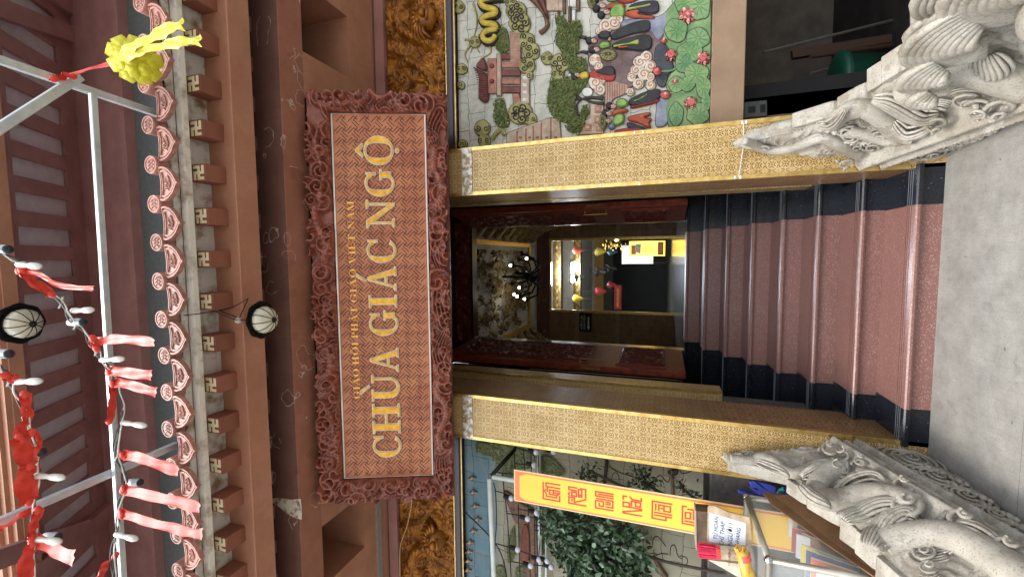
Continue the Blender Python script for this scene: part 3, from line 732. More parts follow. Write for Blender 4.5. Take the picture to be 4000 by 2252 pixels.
# black direction sign
x0, x1, z0, z1 = quad_at(c6, 430, 555, 978, 1178, 10.3)
t = empty('direction_sign', 'black sign with white lettering and an arrow pointing down', 'sign', ((x0+x1)/2, 10.3, z0))
MB().box(x0, x1, 10.3, 10.33, z0, z1).build('plate', M['black'], t)
def text(s, size, o, ex, ey, m, name='lettering', parent=None, ext=.002, sx=1.0, shear=0):
    cu = bpy.data.curves.new(name, 'FONT'); cu.body = s; cu.size = size; cu.extrude = ext; cu.align_x = 'CENTER'; cu.align_y = 'CENTER'; cu.shear = shear; cu.resolution_u = 3
    ob = bpy.data.objects.new(name, cu); col.objects.link(ob)
    dg = bpy.context.evaluated_depsgraph_get(); me = bpy.data.meshes.new_from_object(ob.evaluated_get(dg)); bpy.data.objects.remove(ob)
    ex, ey = Vector(ex).normalized()*sx, Vector(ey).normalized(); n = Vector(ex).cross(ey); off = base_of(parent); o = Vector(o)-off
    me.transform(Matrix(((ex.x, ey.x, n.x, o.x), (ex.y, ey.y, n.y, o.y), (ex.z, ey.z, n.z, o.z), (0, 0, 0, 1))))
    me.materials.clear(); me.materials.append(m); ob = bpy.data.objects.new(name, me); col.objects.link(ob); ob.parent = parent; return ob
wp = mat('white_paint', (214, 214, 210), None)
cx_, w_, h_ = (x0+x1)/2, x1-x0, z1-z0
text('HƯỚNG LÊN', h_*.2, (cx_, 10.297, z1-h_*.2), (1, 0, 0), (0, 0, 1), wp, parent=t); text('CHÁNH ĐIỆN', h_*.2, (cx_, 10.297, z1-h_*.42), (1, 0, 0), (0, 0, 1), wp, parent=t)
a = MB(); zc = z0+h_*.25
a.prism([(x0+.1*w_, 10.297, zc), (x0+.3*w_, 10.297, zc+.13*h_), (x0+.3*w_, 10.297, zc+.05*h_), (x1-.2*w_, 10.297, zc+.05*h_), (x1-.2*w_, 10.297, zc-.05*h_), (x0+.3*w_, 10.297, zc-.05*h_), (x0+.3*w_, 10.297, zc-.13*h_)], (0, .002, 0)); a.build('arrow', wp, t)
t['label'] = 'black sign with white lettering and a white arrow on the tiled wall inside'
# chandelier
c5 = crop(1800, 850, 2.9)
pc = atY(c5(720, 670), 7.8)
ch = empty('chandelier', 'dark many armed chandelier with a few lit bulbs under the gilt ceiling', 'chandelier', tuple(pc))
b = MB(); b.lathe([(.0, -.30), (.03, -.27), (.09, -.2), (.05, -.12), (.12, -.04), (.06, .05), (.09, .14), (.03, .22), (.02, 4.40-pc.z)], pc, (0, 0, 1), 14)
b.build('stem', M['dark_iron'], ch, smooth=True)
lamp_on = emis('bulb_on', (255, 244, 214), 9); lamp_off = mat('cream_glass', (150, 128, 96), None, rough=.4)
for k in range(12):
    a = k*math.tau/12+.2; d = Vector((math.cos(a), math.sin(a), 0)); R_ = .46 if k % 2 else .34; z_ = -.02 if k % 2 else .12
    arm = MB().tube([pc+d*.05+Vector((0, 0, z_-.1)), pc+d*R_*.4+Vector((0, 0, z_-.24)), pc+d*R_*.8+Vector((0, 0, z_-.2)), pc+d*R_+Vector((0, 0, z_))], .018, 6).build('arm', M['dark_iron'], ch, smooth=True)
    q = pc+d*R_+Vector((0, 0, z_))
    MB().lathe([(.01, -.02), (.05, .0), (.055, .03), (.03, .035)], q, (0, 0, 1), 10).build('cup', M['dark_iron'], arm)
    MB().ball(q+Vector((0, 0, .06)), .024, 8, 6, (1, 1, 1.5)).build('bulb', lamp_on if k in (1, 4, 5, 6, 7, 10) else lamp_off, arm, smooth=True)

# ------------------------------------------------------------------ gilt friezes over the murals
def frieze(x0, x1, seed, label):
    t = empty('carved_frieze', label, 'carved frieze', ((x0+x1)/2, YM, 3.19)); zt0, zt1 = 3.285, 3.90; W, H = x1-x0, zt1-zt0; g = np.random.default_rng(seed)
    MB().box(x0, x1, 3.50, 3.56, 3.19, SOF).build('backing', M['darkwood'], t)
    def hf(P):
        h = h_scrolls(P, W, H, .075, .045, seed, 1.8)
        c = 0
        while c < W:     # dragon coils winding through cloud
            pts = [(c, H*.2), (c+.18, H*.8), (c+.4, H*.72), (c+.5, H*.25), (c+.74, H*.2), (c+.9, H*.6)]
            h = np.maximum(h, h_tube(P, pts, .055, .04, .085, scale=150)); 
            h = np.maximum(h, h_hair(P, [(c+.25, H*.15), (c+.33, H*.5), (c+.2, H*.9)], .05, .03, .07, 4)); h = np.maximum(h, h_hair(P, [(c+.62, H*.95), (c+.68, H*.55), (c+.9, H*.35)], .05, .02, .07, 4)); c += 1.0
        return h
    relief_xz('gilt_carving', M['gold_carve'], x0, x1, zt0, zt1, 3.485, .0075, hf, t, .02)
    f = MB(); f.box(x0, x1, 3.44, 3.50, 3.905, 4.0); f.build('top_rail', M['maroon'], t)
    f = MB(); f.box(x0, x1, 3.44, 3.50, 3.20, 3.272); f.box(x0, x1, 3.43, 3.44, 3.215, 3.255); f.build('bottom_rail', M['darkwood'], t, bevel=.003)
    f = MB(); f.box(x0, x1, 3.436, 3.45, 3.273, 3.281); f.box(x0, x1, 3.436, 3.45, 3.192, 3.199); f.build('gold_bead', M['gold_trim'], t)
    return t, zt0, zt1
tR, _, _ = frieze(PR[1]+.004, 4.6, 31, 'gilt brown carved frieze of dragons right of the name board')
tL, _, _ = frieze(-5.2, PL[0]-.004, 47, 'gilt brown carved frieze of dragons left of the name board')
for (t, X, zc, hd) in ((tR, 2.06, 3.45, 1), (tL, -2.62, 3.46, 1)):
    m_ = MB(); m_.ball((X, 3.40, zc), .105, 18, 10, (1.05, .8, 1))
    for k in range(11):
        a = math.pi*(k/10); m_.tube([(X+.08*math.cos(a), 3.36, zc+.06*math.sin(a)), (X+.13*math.cos(a), 3.36, zc+.10*math.sin(a)), (X+.17*math.cos(a+.25), 3.39, zc+.15*math.sin(a+.25)), (X+.2*math.cos(a+.5), 3.44, zc+.16*math.sin(a+.5))], [.02, .018, .013, .005], 6)
    m_.ball((X, 3.315, zc-.02), .038, 10, 7, (1.1, 1, .8)); m_.ball((X-.045, 3.325, zc+.035), .02, 8, 6); m_.ball((X+.045, 3.325, zc+.035), .02, 8, 6)
    m_.tube([(X-.06, 3.33, zc-.05), (X, 3.30, zc-.075), (X+.06, 3.33, zc-.05)], .014, 6); m_.build('dragon_head', M['gold_carve'], t, smooth=True)
# clay colour cable tray under the left soffit
MB().box(-7.9, PL[0]-.55, 3.27, 3.33, SOF-.02, SOF-.001).build('cable_tray', mat('grey_zinc', (150, 152, 150), (170, 172, 170), 30, .5, metal=.4), T)

# ------------------------------------------------------------------ name board
B0 = Vector((-1.907, 2.99, 3.032)); BE = Vector((1, 0, 0)); BV = Vector((0, -.41, .964)).normalized(); BN = BE.cross(BV); BW, BH = 3.141, 1.048
def atS(p):
    d = ray(p); t = (B0-O).dot(BN)/d.dot(BN); q = O+d*t-B0; return (q.dot(BE), q.dot(BV))
def onS(u, v, h=0): return B0+BE*u+BV*v+BN*h
board = empty('name_board', 'large red brown wooden name board with gold lettering in a carved dragon frame', 'sign board', tuple(onS(BW/2, 0)))
MB().obox(onS(BW/2, BH/2, -.05), BE*(BW/2-.01), BV*(BH/2-.01), BN*.05).build('back_board', M['carved_dark'], board)
pc_ = [atS(p) for p in ((1294.5, 448), (1662.6, 450.7), (1690, 1848), (1353, 1859))]
pu0 = (pc_[2][0]+pc_[3][0])/2; pu1 = (pc_[0][0]+pc_[1][0])/2; pv0 = (pc_[1][1]+pc_[2][1])/2; pv1 = (pc_[0][1]+pc_[3][1])/2
def board_mat():
    t = NT('sign_panel_wood'); c = t.ramp(t.noise(5, 6, .6), [(.3, lin((158, 86, 54))), (.62, lin((188, 120, 78))), (.78, lin((198, 156, 98)))])
    t.color(c); t.pr(.45, coat=.1); return t.m
MB().obox(onS((pu0+pu1)/2, (pv0+pv1)/2, .008), BE*(pu1-pu0)/2, BV*(pv1-pv0)/2, BN*.008).build('panel', board_mat(), board)
# key fret: dark grooves of interlocking bent crosses on the diagonal
fr = MB(); un = .0100; q = math.sqrt(.5)
segs = []
E_ = [((0, 0), (2, 0)), ((2, 0), (2, 6))]
base = []
for (a, b) in E_:
    for k in range(4):
        def rot(p):
            for _ in range(k): p = (-p[1], p[0])
            return p
        base.append((rot(a), rot(b)))
pw, ph = pu1-pu0, pv1-pv0; N = int(3.2/un/6)
for i in range(-N, N+1):
    for j in range(-N, N+1):
        if (i+j) % 2: continue
        cx0, cy0 = 6*i, 6*j; X = (cx0-cy0)*q*un; Yv = (cx0+cy0)*q*un
        if abs(X) > pw/2+.1 or abs(Yv) > ph/2+.1: continue
        for a, b in base:
            p1 = ((cx0+a[0]-cy0-a[1])*q*un, (cx0+a[0]+cy0+a[1])*q*un); p2 = ((cx0+b[0]-cy0-b[1])*q*un, (cx0+b[0]+cy0+b[1])*q*un)
            if max(abs(p1[0]), abs(p2[0])) > pw/2-.01 or max(abs(p1[1]), abs(p2[1])) > ph/2-.01: continue
            d = Vector((p2[0]-p1[0], p2[1]-p1[1])); l = d.length; d /= l; nn = Vector((-d.y, d.x))*.0029
            c = [(pu0+pw/2+p[0], pv0+ph/2+p[1]) for p in (p1, p2)]; hz = .0168 if abs(d.x-d.y) < .1 else .0171
            fr.add([onS(c[0][0]-nn.x, c[0][1]-nn.y, hz), onS(c[1][0]-nn.x, c[1][1]-nn.y, hz), onS(c[1][0]+nn.x, c[1][1]+nn.y, hz), onS(c[0][0]+nn.x, c[0][1]+nn.y, hz)], [(0, 1, 2, 3)])
fr.build('key_fret_grooves', mat('dark_groove', (64, 28, 20), None, rough=.6), board)
ledw = mat('white_tube_light', (232, 230, 220), None, rough=.3)
loop = [(pu0, pv0), (pu1, pv0), (pu1, pv1), (pu0, pv1)]
MB().tube([onS(u, v, .022) for u, v in loop], .0065, 8, closed=True).build('white_border_tube', ledw, board, smooth=True)
# carved frame, one heightfield round the panel
res = .0058
nu, nv = int((BW+.02)/res), int((BH+.02)/res)
A_, B_ = np.meshgrid(np.linspace(0, BW, nu), np.linspace(0, BH, nv)); P = np.stack([A_.ravel(), B_.ravel()], 1)
ein = np.maximum(np.maximum(pu0-P[:, 0], P[:, 0]-pu1), np.maximum(pv0-P[:, 1], P[:, 1]-pv1)); eout = np.minimum(np.minimum(P[:, 0], BW-P[:, 0]), np.minimum(P[:, 1], BH-P[:, 1]))
h = .012+h_scrolls(P, BW, BH, .078, .085, 77, 1.9)
ft, fb = BH-pv1, pv0
mid = BW/2
for s in (-1, 1):
    X = lambda d: mid+s*d
    tp = [(X(1.32), BH-.5*ft-.02), (X(1.16), BH-.35*ft), (X(1.0), BH-.7*ft), (X(.84), BH-.6*ft), (X(.72), BH-.25*ft), (X(.58), BH-.35*ft), (X(.46), BH-.75*ft), (X(.33), BH-.55*ft)]
    h = np.maximum(h, .01+h_tube(P, tp, .016, .042, .075, 170)); h = np.maximum(h, h_spiral(P, (X(.24), BH-.45*ft), .075, .11, 2, s, .6))
    bt = [(X(1.15), fb*.6), (X(1.0), fb*.7), (X(.92), fb*.35), (X(.78), fb*.3), (X(.70), fb*.75), (X(.6), fb*.6)]
    h = np.maximum(h, .01+h_tube(P, bt, .04, .045, .08, 150)); h = np.maximum(h, h_hair(P, [(X(1.42), fb*.35), (X(1.3), fb*.75), (X(1.12), fb*.5)], .075, .03, .07, 5))
    h = np.maximum(h, h_hair(P, [(X(.5), fb*.4), (X(.36), fb*.7), (X(.22), fb*.3)], .07, .04, .075, 5)); h = np.maximum(h, h_spiral(P, (X(.58), fb*.45), .075, .11, 2, -s, .6))
    h = np.maximum(h, h_hair(P, [(X(1.48), fb*1.0), (X(1.53), BH*.3), (X(1.45), BH*.36)], .06, .03, .06, 4))
    sp_ = (BW-pu1) if s > 0 else pu0
    for k in range(6):
        vv = .24+k*.125; h = np.maximum(h, h_hair(P, [(X(1.40), vv), (X(1.47), vv+.05), (X(1.50), vv-.03), (X(1.55), vv+.06)], .04, .02, .065, 3)); h = np.maximum(h, h_spiral(P, (X(1.42+.05*(k % 2)), vv+.05), .045, .075, 2, s))
h = np.maximum(h, h_hair(P, [(mid-.16, fb*.3), (mid, fb*.55), (mid+.16, fb*.3)], .085, .085, .085, 6))
h = np.clip(h, 0, .12)*np.clip((ein-.006)/.012, 0.0, 1)
wob = .012*np.sin(P[:, 0]*38+np.sin(P[:, 1]*29)*2)+.010*np.sin(P[:, 1]*47+P[:, 0]*3)+.006*np.sin(P[:, 0]*97)
keep = (ein > -.004) & (eout > np.maximum(wob+.012, 0))
Q = np.array(B0)[None]+np.outer(P[:, 0], np.array(BE))+np.outer(P[:, 1], np.array(BV))+np.outer(h+.0, np.array(BN))
grid_mesh('carved_frame', M['carved_red'], Q, nu, nv, mask=keep, parent=board)
# lettering: thick and thin strokes with serifs
def ell(cx, cy, rx, ry, a0, a1, n=28): return [(cx+rx*math.cos(math.radians(a0+(a1-a0)*i/n)), cy+ry*math.sin(math.radians(a0+(a1-a0)*i/n))) for i in range(n+1)]
def rect(x0, y0, x1, y1): return [(x0, y0), (x1, y0), (x1, y1), (x0, y1)]
def serif(x, y, w, t=.045, up=1): return [(x-w, y), (x+w, y), (x+w, y+up*t*.7), (x+w*.45, y+up*t*1.5), (x-w*.45, y+up*t*1.5), (x-w, y+up*t*.7)]
def bowl(cx, rx, a0, a1, wt, tn=.035):
    o = ell(cx, .5, rx, .52, a0, a1); i_ = []
    for k, (x, y) in enumerate(o):
        a = math.radians(a0+(a1-a0)*k/(len(o)-1)); w_ = tn+(wt-tn)*abs(math.cos(a))**1.3; i_.append((cx+(rx-w_)*math.cos(a), .5+(.52-tn-.01)*math.sin(a)))
    return o+i_[::-1]
def glyph(ch):
    K = .19
    if ch == 'I': return .42, [rect(.115, .03, .305, .97), serif(.21, 0, .2), serif(.21, 1, .2, up=-1)]
    if ch == 'H': return 1.0, [rect(.12, .03, .31, .97), rect(.70, .03, .89, .97), rect(.31, .47, .70, .53), serif(.215, 0, .2), serif(.215, 1, .2, up=-1), serif(.795, 0, .2), serif(.795, 1, .2, up=-1)]
    if ch == 'C': return .86, [bowl(.46, .44, 42, 318, K), [(.77, .66), (.82, .66), (.82, .98), (.79, .98), (.72, .86)]]
    if ch == 'G': return .96, [bowl(.46, .44, 42, 318, K), [(.77, .66), (.82, .66), (.82, .98), (.79, .98), (.72, .86)], rect(.68, .1, .84, .42), serif(.76, .47, .17, up=-1)]
    if ch == 'O': return .98, [bowl(.49, .46, -90, 90, K), bowl(.49, .46, 90, 270, K)]
    if ch == 'U':
        o = [(.12, .97), (.12, .32)]+ell(.49, .34, .37, .36, 180, 360, 16)+[(.86, .97), (.81, .97), (.81, .34)]+[(.56+.25*math.cos(math.radians(-k*11.25)), .34+.28*math.sin(math.radians(-k*11.25))) for k in range(1, 16)]+[(.31, .34), (.31, .97)]
        return .98, [o, serif(.215, 1, .2, up=-1), serif(.835, 1, .13, up=-1)]
    if ch == 'A': return .98, [[(.10, .03), (.15, .03), (.47, .9), (.47, 1.02), (.44, .99)], [(.44, .99), (.47, .85), (.72, .03), (.93, .03), (.56, 1.02), (.47, 1.02)], rect(.26, .34, .66, .39), serif(.12, 0, .13), serif(.83, 0, .18)]
    if ch == 'N': return 1.04, [rect(.15, .03, .20, .92), [(.06, .98), (.28, .98), (.92, .05), (.92, .0), (.84, 0)], rect(.865, .08, .915, .97), serif(.175, 0, .14), serif(.89, 1, .14, up=-1), serif(.12, 1, .12, up=-1)]
    if ch == 'P': return .78, [rect(.12, .03, .31, .97), serif(.215, 0, .2), serif(.2, 1, .18, up=-1), [(.3, .98)]+[(.42+.33*math.cos(math.radians(90-k*11.25)), .74+.24*math.sin(math.radians(90-k*11.25))) for k in range(17)]+[(.3, .5), (.3, .54)]+[(.42+.16*math.cos(math.radians(-90+k*15)), .74+.2*math.sin(math.radians(-90+k*15))) for k in range(13)]+[(.3, .94)]]
    if ch == 'T': return .86, [rect(.335, .03, .525, .95), serif(.43, 0, .2), [(.04, 1), (.82, 1), (.82, .74), (.79, .74), (.72, .93), (.14, .93), (.07, .74), (.04, .74)]]
    if ch == 'V': return .96, [[(.06, .97), (.28, .97), (.52, .18), (.50, 0), (.46, 0)], [(.50, 0), (.52, .15), (.80, .97), (.85, .97), (.53, 0)], serif(.17, 1, .18, up=-1), serif(.83, 1, .12, up=-1)]
    if ch == 'E': return .80, [rect(.12, .03, .31, .97), serif(.2, 0, .18), serif(.2, 1, .18, up=-1), rect(.3, .95, .70, 1), rect(.66, .76, .70, .95), rect(.3, .48, .58, .53), rect(.3, 0, .72, .05), rect(.68, .05, .72, .26)]
    if ch == 'M': return 1.2, [rect(.14, .03, .19, .95), [(.10, .98), (.30, .98), (.62, .12), (.60, 0), (.56, 0)], [(.60, 0), (.62, .12), (.90, .98), (.94, .98), (.63, 0)], rect(.90, .03, 1.08, .97), serif(.165, 0, .13), serif(.99, 0, .18), serif(1.0, 1, .16, up=-1)]
    return .5, []
def grave(x): return [[(x-.20, 1.42), (x-.10, 1.44), (x+.10, 1.13), (x+.06, 1.11)]]
def acute(x): return [[(x+.20, 1.42), (x+.10, 1.44), (x-.10, 1.13), (x-.06, 1.11)]]
def circ(x): return [[(x-.2, 1.10), (x-.03, 1.32), (x+.03, 1.32), (x+.2, 1.10), (x+.15, 1.08), (x, 1.2), (x-.15, 1.08)]]
def dot(x): return [ell(x, -.17, .06, .06, 0, 330, 10)]
ACC = {'Ù': ('U', grave(.49)), 'Á': ('A', acute(.5)), 'Ộ': ('O', circ(.49)+dot(.49)), 'Ậ': ('A', circ(.5)+dot(.5)), 'Ệ': ('E', circ(.42)+dot(.42))}
def offset(poly, e):
    n = len(poly); A = sum(poly[i][0]*poly[(i+1) % n][1]-poly[(i+1) % n][0]*poly[i][1] for i in range(n)); s = 1 if A > 0 else -1; out = []
    for i in range(n):
        a, b, c = Vector(poly[i-1]), Vector(poly[i]), Vector(poly[(i+1) % n]); d1 = (b-a); d2 = (c-b)
        if d1.length < 1e-7: d1 = d2
        if d2.length < 1e-7: d2 = d1
        d1.normalize(); d2.normalize(); n1 = Vector((d1.y, -d1.x))*s; n2 = Vector((d2.y, -d2.x))*s; m_ = n1+n2
        if m_.length < .3: m_ = n1
        m_.normalize(); k = 1/max(.5, m_.dot(n1)); out.append((b.x+m_.x*e*k, b.y+m_.y*e*k))
    return out
def letter(ch, u0, u1, v0, v1, big, name='gold_letter'):
    bs, ex = ACC.get(ch, (ch, [])); adv, polys = glyph(bs); xs = [x for p in polys for x, y in p]; xa, xb = min(xs), max(xs)
    fu = lambda x: u0+(x-xa)/(xb-xa)*(u1-u0); fv = lambda y: v0+y*(v1-v0); g = MB(); o_ = MB()
    for k, pl in enumerate(polys+ex):
        pp = [(fu(x), fv(y)) for x, y in pl]; h0 = .0175; hz = (.016 if big else .007)+.0004*k
        if big: pi = offset(pp, -.0005); po = offset(pp, .0065); o_.prism([onS(a, b, h0) for a, b in po], BN*(.010+.0003*k))
        else: pi = pp
        g.prism([onS(a, b, h0) for a, b in pi], BN*hz)
    gl = g.build(name, M['gilt_letter'] if big else M['small_gilt'], board)
    if big: o_.build('pale_outline', M['letter_edge'], gl)
M['gilt_letter'] = mat('bright_gilt_letter', (218, 150, 18), (246, 192, 62), 30, .42, metal=.1, bump=.1, bscale=120)
M['small_gilt'] = mat('small_gilt_letter', (250, 178, 64), (255, 206, 110), 30, .5)
M['letter_edge'] = mat('pale_letter_edge', (190, 188, 170), (216, 214, 200), 30, .4)
va = [atS((1538, 590))[1], atS((1570, 1740))[1]]; vb_ = [atS((1428, 590))[1], atS((1461, 1740))[1]]
v0 = sum(va)/2; v1 = sum(vb_)/2
for ch, ya, yb_ in (('Ộ', 534, 649), ('G', 663, 770), ('N', 782, 892), ('C', 936, 1027), ('Á', 1040, 1135), ('I', 1150, 1200), ('G', 1209, 1309), ('A', 1355, 1449), ('Ù', 1458, 1561), ('H', 1571, 1687), ('C', 1695, 1779)):
    ur = atS((1495, ya))[0]; ul = atS((1505, yb_))[0]; letter(ch, ul+.006, ur-.006, v0+.006, v1-.004, True)
vs0 = (atS((1387, 840))[1]+atS((1408, 1500))[1])/2; vs1 = (atS((1361, 840))[1]+atS((1384, 1500))[1])/2
for wd, ya, yb_ in (('NAM', 785, 895), ('VIỆT', 913, 1030), ('GIÁO', 1047, 1178), ('PHẬT', 1194, 1317), ('HỘI', 1332, 1420), ('GIÁO', 1435, 1551)):
    ur = atS((1380, ya))[0]; ul = atS((1390, yb_))[0]; adv = [glyph(ACC.get(c, (c,))[0])[0]+.1 for c in wd]; tot = sum(adv)-.1; x = ul
    for c, a in zip(wd, adv):
        wd_ = (a-.1)/tot*(ur-ul); letter(c, x, x+wd_*.93, vs0, vs1, False, 'small_gold_letter'); x += a/tot*(ur-ul)
# ------------------------------------------------------------------ murals
def mural_mat(name, zsky, blue, pale, green=None):
    t = NT(name); x, y, z = t.sep(); n = t.noise(3, 5, .6); zz = t.math('ADD', z, t.math('MULTIPLY', n, .12))
    c = t.ramp(t.math('SUBTRACT', zz, zsky-.5), [(.50, lin(pale)), (.60, lin(blue))]); c = t.mix(t.math('MULTIPLY', t.math('GREATER_THAN', t.noise(11, 6, .7), .52), .28), c, lin((138, 134, 122)))
    b = t.n('TexBrick'); b.offset = .37; b.inputs['Scale'].default_value = 1; b.inputs['Brick Width'].default_value = .23; b.inputs['Row Height'].default_value = .15; b.inputs['Mortar Size'].default_value = .0019; b.inputs['Mortar Smooth'].default_value = 0
    b.inputs['Color1'].default_value = (1, 1, 1, 1); b.inputs['Color2'].default_value = (.82, .86, .84, 1); b.inputs['Mortar'].default_value = (.12, .1, .08, 1)
    cb = t.n('CombineXYZ'); wob = t.math('MULTIPLY', t.noise(5, 3), .09); t.l(t.math('ADD', x, wob), cb.inputs[0]); t.l(t.math('ADD', z, wob), cb.inputs[1]); t.l(cb.outputs[0], b.inputs['Vector'])
    c = t.mix(1.0, c, b.outputs['Color'], 'MULTIPLY'); t.color(c); t.pr(.6); t.bump(t.math('ADD', t.noise(60, 4, .6), b.outputs['Fac']), .3, .003); return t.m
def paint(name, a, b=None, sc=18, rough=.55, bump=.35, bs=70, dots=None):
    t = NT(name); b = b or tuple(min(255, v*1.25+8) for v in a); c = t.ramp(t.noise(sc, 6, .65), [(.35, lin(a)), (.65, lin(b))])
    if dots:
        for k, (dc, th, s) in enumerate(dots):
            v = t.n('TexVoronoi'); v.inputs['Scale'].default_value = s; mp = t.n('VectorMath', operation='ADD'); mp.inputs[1].default_value = (k*3.3, 0, k*1.7); t.l(t.tc.outputs['Object'], mp.inputs[0]); t.l(mp.outputs[0], v.inputs['Vector'])
            c = t.mix(t.math('LESS_THAN', v.outputs['Distance'], th), c, lin(dc))
    t.color(c); t.pr(rough); t.bump(t.noise(bs, 4, .7), bump, .006); return t.m
Pt = dict(
    olive=paint('olive_cloud', (116, 112, 56), (168, 162, 100)), green=paint('tree_green', (64, 84, 38), (118, 132, 74), 40, dots=[((28, 38, 16), .28, 55), ((160, 60, 30), .20, 42), ((190, 170, 60), .16, 38)], bump=.8, bs=90),
    lotusg=paint('lotus_leaf_green', (90, 128, 80), (136, 160, 106), 6, bump=.25, bs=24), lotusg2=paint('lotus_leaf_teal', (86, 126, 88), (128, 156, 106), 5, bump=.25, bs=24), pinkd=paint('lotus_red', (168, 52, 52), (206, 110, 104)), pinkl=paint('lotus_pink', (206, 130, 124), (232, 188, 178)),
    rock=paint('mauve_rock', (84, 62, 60), (128, 106, 106), 7), rockb=paint('blue_grey_rock', (96, 104, 124), (150, 156, 168), 7), black=paint('black_robe', (22, 22, 24), (46, 46, 48)), dark=paint('dark_line', (36, 28, 22), (52, 42, 34), bump=0), orange=paint('orange_robe', (150, 60, 30), (186, 92, 56)), red=paint('red_robe', (136, 34, 24), (170, 60, 44)),
    green2=paint('light_green_blouse', (96, 138, 60), (142, 176, 92)), lime=paint('lime_sash', (136, 156, 52), (168, 186, 80)), face=paint('painted_skin', (204, 160, 142), (222, 184, 168), bump=.05), hair=paint('painted_hair', (14, 13, 14), (30, 28, 30)), yellow=paint('yellow_paint', (176, 150, 40), (206, 186, 80)), white=paint('white_stone_paint', (188, 188, 180), (214, 214, 208)),
    swirl=paint('white_swirl', (190, 180, 160), (214, 206, 190)), swirlo=paint('orange_swirl', (168, 96, 66), (204, 142, 108)), brick=paint('brick_paint', (140, 84, 66), (176, 128, 108)), roof=paint('dark_red_roof', (84, 36, 30), (124, 62, 50)), beige=paint('beige_wall', (156, 132, 108), (188, 168, 146)), plank=paint('pink_plank', (156, 118, 98), (182, 146, 124)),
    brown=paint('brown_ridge', (86, 60, 40), (130, 96, 66)), purple=paint('dark_violet_robe', (34, 28, 44), (56, 48, 66)), blue=paint('blue_flower', (82, 104, 128), (130, 150, 168)), lgreen=paint('grey_green_foliage', (96, 106, 68), (134, 140, 98), 30, bump=.9, bs=60))
YW = 3.496
class Mural:
    def __init__(s, t, c): s.t = t; s.c = c; s.k = 0
    def P(s, p, h=0): q = atY(s.c(*p), YW); return Vector((q.x, YW-h, q.z))
    def patch(s, pts, m, h=.014, name='painted_shape', sm=2, line=True, parent=None, base=0, label=None):
        q = [tuple(s.P(p)) for p in pts]; q = [(v[0], v[2]) for v in q]
        if sm: q = [tuple(v) for v in smoothpoly(q, sm)]
        s.k += 1; e = .00006*(s.k % 40); b = MB(); n = len(q)
        A = sum(q[i][0]*q[(i+1) % n][1]-q[(i+1) % n][0]*q[i][1] for i in range(n))
        inn = offset(q, -.35*h); y0 = YW-base; y1 = YW-base-h-e
        if A < 0: q = q[::-1]; inn = inn[::-1]
        v = [(x, y0, z) for x, z in q]+[(x, y0-.5*h, z) for x, z in q]+[(x, y1, z) for x, z in inn]
        f = [(i, (i+1) % n, (i+1) % n+n, i+n) for i in range(n)]+[(i+n, (i+1) % n+n, (i+1) % n+2*n, i+2*n) for i in range(n)]
        tr = tessellate_polygon([[Vector((x, z, 0)) for x, z in inn]])
        for t in tr:
            a, b_, c = [inn[i] for i in t]; cr = (b_[0]-a[0])*(c[1]-a[1])-(b_[1]-a[1])*(c[0]-a[0]); t = t if cr > 0 else t[::-1]; f.append(tuple(i+2*n for i in t))
        b.add(v, f); o = b.build(name, m, parent or s.t, label=label)
        if line:
            ol = MB(); r_ = [(x, y0-.55*h, z) for x, z in q]; ol.tube(r_, .0028, 4, closed=True); ol.build('outline', Pt['dark'], o)
        return o
    def stroke(s, pts, w, m, h=.008, name='line', sm=2, parent=None, base=0, taper=False):
        q = [s.P(p) for p in pts]; q = [(v.x, v.z) for v in q]; q = smoothline(q, sm) if sm else np.array(q); n = len(q)
        rr = [w/2*(1-.8*i/(n-1)) if taper else w/2 for i in range(n)]
        b = MB(); b.tube([(x, YW-base-h*.4, z) for x, z in q], rr, 6); return b.build(name, m, parent or s.t, smooth=True)
    def cloud(s, cx, cy, r, m, m2=None, n=5, seed=0, name='cloud', h=.02, sp=1.0):
        g = random.Random(seed+int(cx*3+cy)); pts = [(cx+r*1.08*math.cos(a*math.tau/14)*(1+.10*g.uniform(-1, 1)), cy+r*sp*1.08*math.sin(a*math.tau/14)*(1+.10*g.uniform(-1, 1))) for a in range(14)]
        o = s.patch(pts, m, h, name); b = MB()
        for k in range(n):
            a0 = g.random()*6.28; rr = r*(.42 if n > 1 else .8); ox, oy = (0, 0) if n == 1 else (cx*0+r*.52*math.cos(k*math.tau/n), r*.52*sp*math.sin(k*math.tau/n)); hd = g.choice((-1, 1))
            line = [s.P((cx+ox+rr*(1-j/16)*math.cos(a0+hd*j*.62), cy+oy+rr*(1-j/16)*math.sin(a0+hd*j*.62)), h+.003) for j in range(15)]; b.tube(line, .0045*max(.7, r/60), 5)
        b.build('curl', m2 or Pt['dark'], o, smooth=True); return o
    def ellipse(s, cx, cy, rx, ry, rot=0, n=16):
        return [(cx+rx*math.cos(a*math.tau/n)*math.cos(rot)-ry*math.sin(a*math.tau/n)*math.sin(rot), cy+rx*math.cos(a*math.tau/n)*math.sin(rot)+ry*math.sin(a*math.tau/n)*math.cos(rot)) for a in range(n)]
    def head(s, fig, hx, hy, fx, fy, r=52):
        s.patch(s.ellipse(hx, hy, r*1.05, r*1.05), Pt['hair'], .026, 'hair', 0, False, fig); f = s.patch(s.ellipse(fx, fy, r*.95, r*.68), Pt['face'], .03, 'face', 0, True, fig)
        b = MB(); dx, dy = 1, 0
        for q in (-.28, .28): b.tube([s.P((fx-r*.12, fy+q*r-6), .033), s.P((fx-r*.12, fy+q*r+6), .033)], .0022, 4)
        b.tube([s.P((fx+r*.42, fy-7), .033), s.P((fx+r*.42, fy+7), .033)], .0022, 4); b.tube([s.P((fx-r*.05, fy), .033), s.P((fx+r*.2, fy), .033)], .0016, 4); b.build('face_features', Pt['dark'], fig)
